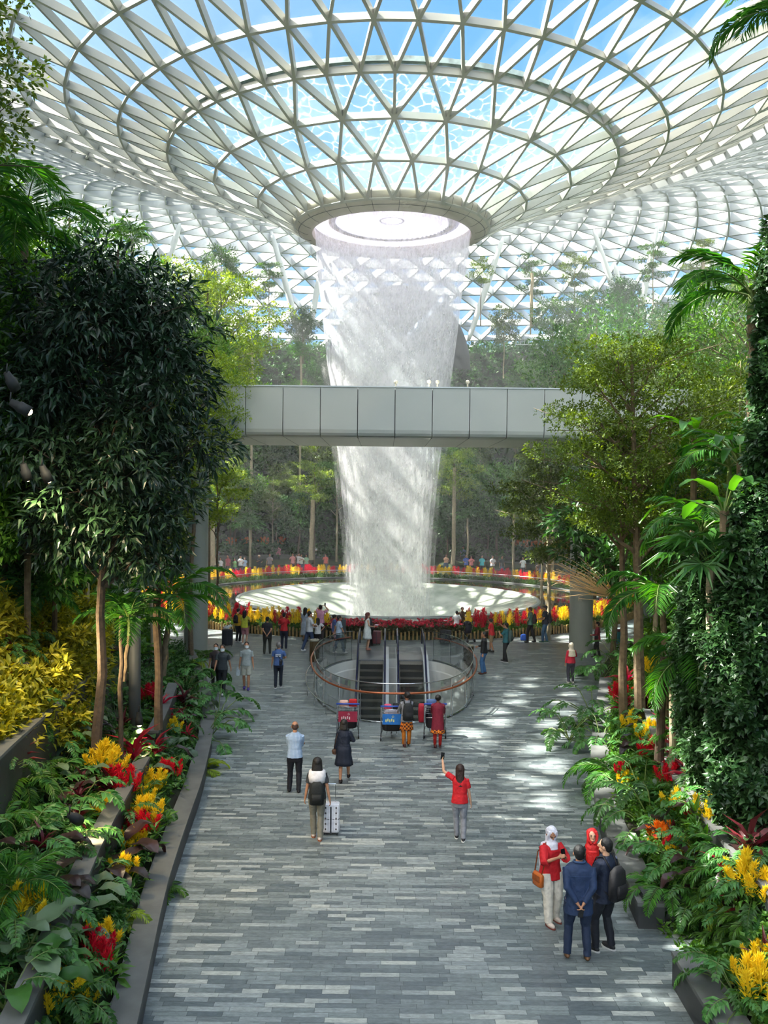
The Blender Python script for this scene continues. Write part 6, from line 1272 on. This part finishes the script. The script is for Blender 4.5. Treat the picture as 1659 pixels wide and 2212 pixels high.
g = Geo(); g.tube([(.082 * math.cos(a), .076 * math.sin(a) - .004, 1.475 - .01 * math.sin(a)) for a in np.linspace(0, 2 * PI, 21)[:-1]], .017, 6, closed=True); g.tube([(x, -.128 - .012 * math.cos(x * 8), 1.30) for x in np.linspace(-.17, .17, 9)], .003, 4); q = g.build('collar', cm((52, 76, 116)), o, True)
person(1276, 1998, 1790, 176, 'person in long red headscarf and dark top smiling toward the viewer between the two men', ('rest', 'hold'), ((-.08, 0), (.08, .04)), topc=(40, 36, 42), sleeve='long', bottom='trousers', botc=(30, 30, 36), hair='hijab', hairc=(216, 30, 30), skin='l', shoe=(170, 165, 165), female=True, vox=NV_, extra={'front': .85}, pitch=-8)
o, W, wr, s = person(1306, 2052, 1810, 38, 'person in dark navy jacket with a black backpack standing right of the denim shirt', ('hold', 'rest'), ((-.14, .06), (.1, -.05)), topc=(24, 34, 56), sleeve='long', botc=(20, 24, 34), hair='short', hairc=(18, 18, 18), skin='l', shoe=(22, 24, 28), sole=(190, 190, 190), vox=NV_, build=1.06, topl=.78, yaw=20)
backpack(o, (22, 22, 26), 'black backpack on the navy jacket at the right kerb', -.22, 1.05, 1.1)
# people with carts by the escalators
o, W, wr, s = person(878, 1614, 1494, 10, 'person in grey top and orange checked skirt with a black backpack pushing the blue cart', ('cart', 'cart'), ((-.06, -.02), (.1, .2, .02)), topc=(132, 134, 142), sleeve='long', bottom='skirt', botm=plaid, hem=.55, hair='bun', skin='d', shoe=(70, 26, 30), female=True, yaw=25, topl=.80, extra={'skz': .86})
backpack(o, (34, 36, 38), 'dark grey backpack on the person with the orange skirt', -.2, 1.1, 1.14)
g = Geo()
for sx in (-1, 1): g.tube([(.09 * sx, 0, .9), (.09 * sx, .02, .5), (.08 * sx, .02, .1)], [.09, .065, .05], 10)
g.build('leggings', cm((208, 120, 36)), o, True)
o, W, wr, s = person(945, 1616, 1500, -4, 'person in long maroon tunic and orange checked hem pushing the rightmost cart', ('cart', 'cart'), ((-.07, .0), (.08, .06)), topc=(128, 26, 48), sleeve='long', bottom='skirt', botm=plaid, hem=.50, hair='bun', skin='d', shoe=(90, 40, 40), female=True, build=1.1, topl=.60, extra={'skz': .68})
g = Geo()
for sx in (-1, 1): g.tube([(.09 * sx, 0, .9), (.09 * sx, .02, .5), (.08 * sx, .02, .1)], [.09, .065, .05], 10)
g.build('leggings', cm((196, 40, 36)), o, True)
CB = lambda nm, cat, lab, c, pos, dim: (nm, cat, lab, c, pos, dim)
cart(gnd(752, 1590), 0, 'luggage cart with blue handle and crimson advert panel behind the navy dress', (168, 38, 66), [CB('duffel_bag', 'bag', 'bright red bag on top of the leftmost cart', (206, 30, 34), (.14, -.2, .90), (.24, .2, .22)), CB('bundle', 'bundle', 'pale pink bundle on top of the leftmost cart', (226, 178, 160), (-.12, -.2, .90), (.26, .2, .18)), CB('suitcase', 'suitcase', 'dark suitcase lying low on the leftmost cart', (30, 28, 34), (0, .12, .24), (.5, .5, .3))])
cart(gnd(846, 1596), 0, 'luggage cart with blue advert panel and mixed bags beside the orange skirt', (34, 110, 190), [CB('bundle', 'bundle', 'pink parcel on top of the blue paneled cart', (222, 80, 110), (-.12, -.2, .90), (.22, .2, .14)), CB('duffel_bag', 'bag', 'black bag on top of the blue paneled cart', (30, 30, 34), (.14, -.2, .90), (.24, .2, .17)), CB('box', 'box', 'pale printed box lying in the blue paneled cart', (200, 190, 206), (0, .02, .52), (.46, .3, .3)), CB('duffel_bag', 'bag', 'black holdall low on the blue paneled cart', (22, 22, 26), (0, .1, .24), (.55, .45, .26))])
cart(gnd(938, 1590), 0, 'luggage cart loaded with dark bags in front of the maroon tunic', None, [CB('duffel_bag', 'bag', 'crimson bag hanging at the left of the rightmost cart', (166, 24, 46), (-.38, -.1, .45), (.2, .3, .5)), CB('suitcase', 'suitcase', 'large dark suitcase standing on the rightmost cart', (34, 34, 42), (0, .1, .24), (.5, .4, .68)), CB('bundle', 'bundle', 'blue grey folded jacket on the rightmost cart', (70, 96, 140), (-.1, -.2, .95), (.3, .22, .16))])
# middle distance
mid = [
 dict(a=(480, 1500, 1392, 176), l='person in dark grey tee, black trousers and mask walking toward the viewer, leftmost walker', k=dict(topc=(58, 64, 68), botc=(24, 26, 30), mask=True, shoe=(214, 214, 214), legs=((-.08, .16), (.08, -.1)), arms=('swingb', 'swingf'))),
 dict(a=(466, 1489, 1390, 178), l='masked person mostly hidden behind the dark grey tee', k=dict(topc=(70, 60, 60), botc=(28, 28, 34), mask=True, shoe=(40, 40, 40))),
 dict(a=(532, 1489, 1386, 182), l='person in light grey tee, pale shorts and purple clogs walking toward the viewer', k=dict(topc=(156, 166, 166), bottom='shorts', botc=(176, 178, 166), mask=True, shoe=(70, 48, 140), legs=((-.09, .14), (.08, -.08)), arms=('rest', 'rest'))),
 dict(a=(601, 1486, 1387, 2, ), l='person in blue tee with a white print and a dark sling bag walking away', k=dict(topc=(74, 104, 156), botc=(26, 34, 48), hairc=(120, 116, 112), shoe=(60, 60, 60), sole=(220, 220, 220), legs=((-.1, -.08), (.08, .16)), arms=('rest', 'hold'))),
 dict(a=(577, 1413, 1332, 3), l='person in black tee and dark green trousers with hands behind the back', k=dict(topc=(26, 28, 34), botc=(46, 48, 40), arms=('behind', 'behind'), legs=((-.13, 0), (.12, .1)), build=1.12)),
 dict(a=(613, 1402, 1323, -6), l='person in red tee and navy trousers with a crossbody bag', k=dict(topc=(196, 26, 34), botc=(26, 34, 54), arms=('hold', 'phone'), sole=(200, 200, 200))),
 dict(a=(514, 1388, 1314, -30), l='person in yellow sweater and black trousers with a dark backpack beside the black suitcase', k=dict(topc=(222, 170, 34), sleeve='long', botc=(22, 22, 26), arms=('phone', 'phone'), shoe=(222, 222, 222), skin='l', pitch=25)),
 dict(a=(528, 1393, 1318, -12), l='person in lime yellow tee and pink shorts with long dark hair', k=dict(topc=(206, 206, 62), bottom='shorts', botc=(196, 130, 134), hair='long', female=True, skin='l', shoe=(224, 220, 220), arms=('phone', 'point'))),
 dict(a=(659, 1386, 1312, -20), l='person in long pale grey dress with a dark shoulder bag facing the pool', k=dict(topc=(150, 162, 176), bottom='dress', botc=(150, 162, 176), hem=.35, hair='long', female=True, shoe=(50, 50, 50), arms=('rest', 'phone'))),
 dict(a=(668, 1408, 1320, -60), l='person in white shirt and jeans striding left of the litter bin', k=dict(topc=(196, 200, 206), sleeve='short', botc=(42, 62, 98), legs=((-.08, -.3), (.08, .2)), arms=('hold', 'hold'), shoe=(228, 228, 228), lean=.0)),
 dict(a=(686, 1404, 1334, 20), l='person with long dark hair, white tee and black trousers behind the litter bin', k=dict(topc=(214, 214, 214), botc=(28, 30, 38), hair='long', female=True, arms=('hold', 'hip'))),
 dict(a=(692, 1386, 1306, -20), l='person in pink shirt with both arms raised taking a picture of the waterfall', k=dict(topc=(226, 158, 184), sleeve='short', botc=(50, 40, 46), arms=('up', 'up'), yaw=-5, pitch=-15)),
 dict(a=(732, 1412, 1329, -75), l='person in pale blue shirt and jeans walking left past the balustrade end', k=dict(topc=(176, 194, 214), botc=(50, 74, 104), legs=((-.08, -.22), (.08, .22)), arms=('swingb', 'swingf'), shoe=(210, 210, 210))),
 dict(a=(722, 1400, 1327, -80), l='person with a pink bag beside the pale blue shirt', k=dict(topc=(70, 90, 140), botc=(200, 150, 160), hair='bun', female=True)),
 dict(a=(793, 1404, 1323, -80), l='person in sleeveless white dress with auburn hair turning left above the escalators', k=dict(topc=(226, 230, 226), sleeve='none', bottom='dress', botc=(222, 228, 224), hem=.52, hair='long', hairc=(96, 40, 36), female=True, skin='l', shoe=(190, 130, 110), arms=('rest', 'hold'))),
 dict(a=(801, 1396, 1323, 60), l='person in black behind the white dress leaning to a case handle', k=dict(topc=(32, 30, 34), sleeve='long', botc=(26, 26, 30), hairc=(90, 34, 36), hair='short', arms=('hold', 'point'), lean=.25)),
 dict(a=(986, 1378, 1325, -10), l='person in white tee right of the escalators beside the black suitcase', k=dict(topc=(206, 210, 214), sleeve='short', botc=(30, 32, 40), arms=('hold', 'hold'))),
 dict(a=(998, 1372, 1311, 178), l='person in patterned brown dress with hands on hips before the pool', k=dict(topm=pat, bottom='dress', botm=pat, hem=.4, hair='bun', female=True, skin='m', arms=('hip', 'hip'), hairc=(60, 34, 24))),
 dict(a=(1045, 1456, 1364, 80), l='person in black jacket and blue jeans standing right of the right litter bin', k=dict(topc=(26, 28, 32), sleeve='long', botc=(62, 108, 156), shoe=(100, 56, 50), arms=('rest', 'hold'), legs=((-.08, .05), (.08, -.05)))),
 dict(a=(1062, 1408, 1336, 60), l='person in red tee and khaki shorts bending forward behind the black jacket', k=dict(topc=(206, 30, 38), bottom='shorts', botc=(146, 124, 92), hair='bun', female=True, legs=((-.08, -.12), (.08, .12)), arms=('hold', 'hold'), lean=.1)),
 dict(a=(1093, 1430, 1345, 60), l='person in teal tee and black trousers with a green grey backpack holding up a phone', k=dict(topc=(40, 104, 112), botc=(22, 24, 28), arms=('phone', 'up'), skin='m', shoe=(30, 30, 34), sole=(210, 210, 210), legs=((-.05, -.05), (.06, .12)))),
 dict(a=(1145, 1388, 1311, 70), l='person in green tee with red trimmed backpack beside a blue bag', k=dict(topc=(86, 124, 110), botc=(30, 28, 32), arms=('hold', 'hold'), legs=((-.1, .1), (.1, -.22)), hairc=(90, 60, 44), pitch=15)),
 dict(a=(1177, 1388, 1308, 80), l='person in cap, dark tee and blue jeans with backpack left of the right column', k=dict(topc=(52, 56, 76), botc=(72, 108, 142), arms=('hold', 'hold'), legs=((-.08, .1), (.08, -.1)), shoe=(40, 90, 60), sole=(210, 210, 210), extra={'cap': (36, 36, 44)})),
 dict(a=(1233, 1476, 1388, 15), l='person in cream headscarf, red sweater and grey trousers by the right planting', k=dict(topc=(204, 38, 62), sleeve='long', botc=(62, 62, 74), hair='hijab', hairc=(228, 214, 190), female=True, shoe=(220, 214, 208), arms=('rest', 'hold'), extra={'cape': 1.15})),
 dict(a=(1290, 1420, 1343, 80), l='person in maroon shirt and black trousers right of the right column', k=dict(topc=(130, 28, 42), sleeve='long', botc=(24, 24, 28), arms=('hold', 'hip'), legs=((-.1, .12), (.1, -.12)))),
]
MO = {}
for d in mid:
    a = d['a']; r_ = person(a[0], a[1], a[2], a[3], d['l'], **d['k'], vox=.014) ; MO[a[0]] = r_
o = MO[601][0]; g = Geo(); g.box((0, -.138, 1.24), (.2, .012, .10)); pr = g.build('white_print', cm((222, 226, 230), .6, bump=0), o); g = Geo()
for k in range(6): g.box((-.075 + k * .03, -.146, 1.24), (.016, .004, .05))
g.build('print_lettering', cm((60, 80, 120), .6, bump=0), pr)
shoulder_bag(o, (36, 38, 48), 'dark sling bag across the blue tee', 1, 1.0, .22, .2, y=-.13, x=.1, cross=True, name='sling_bag')
shoulder_bag(MO[613][0], (40, 30, 34), 'black crossbody bag on the red tee at the left', -1, 1.02, .16, .16, x=.17, cross=True, name='sling_bag')
backpack(MO[514][0], (36, 36, 44), 'dark backpack on the yellow sweater', -.19, .85, 1.2)
shoulder_bag(MO[659][0], (40, 44, 70), 'navy shoulder bag on the pale grey dress', 1, 1.05, .2, .2, y=.0, x=.18)
shoulder_bag(MO[722][0], (230, 150, 160), 'pink tote bag beside the pale blue shirt', -1, 1.1, .3, .26, x=.24, name='tote_bag')
backpack(MO[1093][0], (70, 92, 88), 'grey green backpack on the teal tee', -.2, 1, 1.16)
backpack(MO[1145][0], (60, 46, 52), 'dark backpack with red trim on the green tee', -.2, 1, 1.16)
backpack(MO[1177][0], (40, 42, 58), 'dark backpack on the person in the cap', -.2, 1, 1.16)
shoulder_bag(MO[1290][0], (30, 26, 30), 'black waist bag on the maroon shirt', -1, 1.0, .18, .16, y=.06, x=.17, cross=True, name='sling_bag')
phone(MO[692][0], MO[692][2][1], 'phone held up by the person in the pink shirt', (-.2, 0, 1))
o = MO[532][0]; g = Geo(); g.loft([ering((.30, .05, z), w_, .012, 12) for z, w_ in ((.5, .05), (.55, .07), (.75, .06), (.82, .02))]); q = g.build('carrier_bag', cm((190, 200, 206), .5)); q.location = o.location; q.rotation_euler = o.rotation_euler; q.scale = o.scale; tag(q, 'pale plastic carrier bag held beside the pale shorts', 'bag')
suitcase(gnd(491, 1396), .15, 'tall black suitcase with a soft toy on top beside the yellow sweater', (28, 30, 34), .5, .3, .78, handle=.0)
p = gnd(491, 1396); g = Geo(); g.ball((0, 0, .10), (.13, .1, .08), 12); g.ball((.14, 0, .15), (.08, .075, .07), 12); g.ball((-.14, 0, .06), .05, 8); g.ball((.05, -.08, .05), .045, 8); g.ball((-.04, -.08, .05), .045, 8); q = g.build('body', cm((226, 226, 226), .9), smooth=True); tag(q, 'white and black soft toy lying on the tall black suitcase', 'toy'); q.name = 'soft_toy'; q.location = (p.x, p.y, .80); g = Geo(); g.ball((.10, -.03, .21), .025, 8); g.ball((.18, -.03, .21), .025, 8); g.ball((0, 0, .13), (.06, .09, .06), 8); g.build('dark_patches', cm((30, 30, 32), .9), q, True)
suitcase(gnd(813, 1392), 0, 'maroon ribbed suitcase standing by the red bedding flowers', (104, 44, 48), .42, .28, .62, handle=.28)
suitcase(gnd(962, 1390), 0, 'black suitcase with tall handle standing right of the escalators', (32, 32, 36), .55, .3, .62, soft=True, handle=.45)
suitcase(gnd(1339, 1392), 0, 'teal suitcase with dark bundle on top at the right planting', (30, 110, 120), .4, .28, .6, handle=0)
p = gnd(1339, 1392); g = Geo(); g.ball((-.05, 0, 0), (.2, .12, .07), 12); g.ball((.08, 0, .06), (.1, .09, .07), 10); q = g.build('bundle', cm((92, 50, 66)), smooth=True); q.location = (p.x, p.y, .67); tag(q, 'dark folded clothes on the teal suitcase', 'bundle')
p = gnd(1131, 1383); g = Geo(); g.loft([ering((0, 0, z), .16 * k, .1 * k, 16, n=3) for z, k in ((0, .8), (.04, 1), (.24, .95), (.3, .6))]); q = g.build('sports_bag', cm((34, 88, 190)), smooth=True); q.location = p; tag(q, 'bright blue bag on the floor beside the green tee', 'bag'); g = Geo(); g.tube([(-.08, 0, .28), (-.05, 0, .4), (.05, 0, .4), (.08, 0, .28)], .01, 6); g.build('handles', cm((24, 30, 50)), q)
# stroller
p = gnd(1010, 1386); o = empty('stroller', p, .5, 'dark folding stroller before the patterned dress', 'stroller'); g = Geo()
for sx in (-.2, .2): g.tube([(sx, -.35, .98), (sx, .1, .45), (sx, .35, .08)], .013, 6); g.tube([(sx, -.3, .08), (sx, .05, .5), (sx, .2, .9)], .013, 6)
g.tube([(-.2, -.35, .98), (.2, -.35, .98)], .016, 6); g.build('frame', chrome, o); g = Geo(); g.loft([ering((0, .0, .42), .17, .14, 16), ering((0, -.05, .6), .18, .12, 16), ering((0, -.08, .9), .16, .05, 16)]); g.build('seat', cm((44, 44, 54)), o, True); g = Geo(); g.ball((0, .05, .86), (.2, .22, .14), 12); g.build('hood', cm((36, 36, 44)), o, True)
for sx in (-.2, .2):
    for y in (-.3, .35): g = Geo(); g.tube([(sx - .015, y, .08), (sx + .015, y, .08)], .08, 12); g.build('wheel', blackrub, o)
# sign totem left of the white dress
p = gnd(742, 1402); g = Geo(); g.loft([[(x * .1, y * .04, z) for x, y in ((-1, -1), (1, -1), (1, 1), (-1, 1))] for z in (0, 1.35)]); q = g.build('sign_totem', cm((66, 76, 78), .3, bump=0)); q.location = p; tag(q, 'slim dark totem at the back left of the balustrade', 'sign')
# far people beyond the pool
far = [(452, 1232, 1203, 'white headscarf and orange top', (230, 226, 220), 'hijab', (232, 232, 228)), (468, 1233, 1204, 'dark green tee beside the tree', (50, 74, 66), 'short', None), (477, 1232, 1204, 'long white dress', (222, 218, 220), 'long', None), (493, 1230, 1198, 'red checked shirt and grey jeans', (176, 72, 84), 'short', None), (508, 1229, 1206, 'bright green shirt', (120, 190, 110), 'short', None), (520, 1228, 1200, 'white shirt with raised arm', (226, 226, 232), 'short', None), (529, 1228, 1203, 'pale blue shirt bending', (176, 196, 226), 'short', None), (560, 1226, 1199, 'black top and cream sun hat', (40, 44, 50), 'short', (236, 206, 180)),
 (583, 1222, 1192, 'grey top sitting on the step', (130, 120, 126), 'short', None), (602, 1221, 1189, 'pink shirt carrying a child', (206, 120, 142), 'short', None), (633, 1219, 1192, 'striped red and white top', (214, 140, 140), 'short', None), (646, 1218, 1193, 'pale top raising a hand', (210, 204, 206), 'bob', None), (651, 1220, 1197, 'cream jacket', (222, 220, 212), 'short', None), (662, 1218, 1197, 'pale green top', (150, 186, 150), 'long', None), (680, 1218, 1189, 'white tee before the pale trunk', (230, 232, 236), 'short', None), (704, 1219, 1196, 'orange red top near the waterfall', (206, 90, 80), 'bob', None),
 (964, 1216, 1196, 'peach dress with reddish hair', (230, 180, 150), 'long', None), (1001, 1214, 1185, 'blue patterned shirt at the back', (120, 130, 180), 'short', None), (1008, 1218, 1198, 'bright blue shirt', (60, 96, 190), 'short', None), (1019, 1220, 1200, 'pink tee and pink hat', (236, 140, 140), 'bob', None), (1042, 1222, 1197, 'turquoise top', (60, 180, 190), 'bob', None), (1065, 1223, 1197, 'white tee left of the dark shirt', (236, 232, 236), 'short', None), (1085, 1224, 1198, 'dark shirt aiming a camera', (56, 62, 64), 'short', None), (1131, 1226, 1197, 'white shirt and black trousers', (240, 240, 240), 'short', None), (1171, 1230, 1202, 'patterned dark top', (80, 72, 80), 'short', None), (1164, 1233, 1213, 'small brown jacket', (120, 96, 84), 'short', None)]
for i, (px, py, tp, nm, c, hr, ex) in enumerate(far):
    xx = (px - 829.5) / 1950 * 77; Y = D + math.sqrt(21.3 ** 2 - (xx - X0) ** 2) + (3.2 if tp < 1190 else 0); q = at(px, 1150, Y); hh = max(1.2, min(1.9, at(px, tp, Y).z - 0.0)); hh = max(1.25, min(1.85, hh))
    person(px, py, tp, 180 + R.uniform(-35, 35), 'distant person in %s beyond the pool' % nm, (R.choice(['rest', 'hold', 'phone']), R.choice(['rest', 'phone', 'up' if 'rais' in nm else 'hold'])), topc=c, botc=R.choice([(36, 40, 52), (70, 90, 120), (60, 56, 52)]), hair=hr, hairc=(ex if hr == 'hijab' else (30, 26, 24)), vox=.03, loc=Vector((q.x, Y, .55 if tp < 1190 else 0)), hgt=hh, bottom='dress' if 'dress' in nm else 'trousers', extra={'hat': ex} if (ex and hr != 'hijab') else None, female='dress' in nm)
for px, tp, Y, lab, c in ((1290, 1226, 62, 'person in white top and blue trousers sitting right of the right column', (236, 226, 226)), (1306, 1228, 63, 'person in dark top sitting right of the one in white', (60, 56, 62)), (1402, 1165, 48, 'person in blue shirt sitting high among the right plants', (90, 110, 150)), (470, 1182, 80, 'person in grey sitting high on the left steps beyond the pool', (130, 130, 150))):
    t = at(px, tp, Y); z0 = t.z - 1.32; person(px, 0, 0, 180, lab, ('hold', 'hold'), topc=c, botc=(40, 60, 130) if 'blue trousers' in lab else (40, 40, 46), vox=.025, sit=True, loc=Vector((t.x, Y, z0)), hgt=1.7)
    g = Geo(); g.box((0, -.1, z0 + .2), (.9, .6, .4)); g.box((0, -.2, z0 - 2.0), (1.2, .9, 4.0)); q = g.build('stone_block', concrete); q.location = (t.x, Y, 0); tag(q, 'stone block carrying the %s' % ' '.join(lab.replace('person in ', 'sitter in ').split()[:9]), 'block')
print('people', N_PERSON)
# ------------------------------------------------------------------ mist thrown up by the waterfall
m, nt, out = newmat('water_mist'); vs_ = nd(nt, 'ShaderNodeVolumeScatter', i={'Color': (1, 1, 1, 1), 'Density': .0032, 'Anisotropy': .2}); nt.links.new(vs_.outputs[0], out.inputs['Volume'])
g = Geo(); g.lathe([(.01, .02), (34, .02), (34, 23), (.01, 23.2)], 40, (X0, D + 3, 0)); o = g.build('waterfall_mist', m); tag(o, 'thin bright mist filling the air round the waterfall', 'mist', kind='stuff')
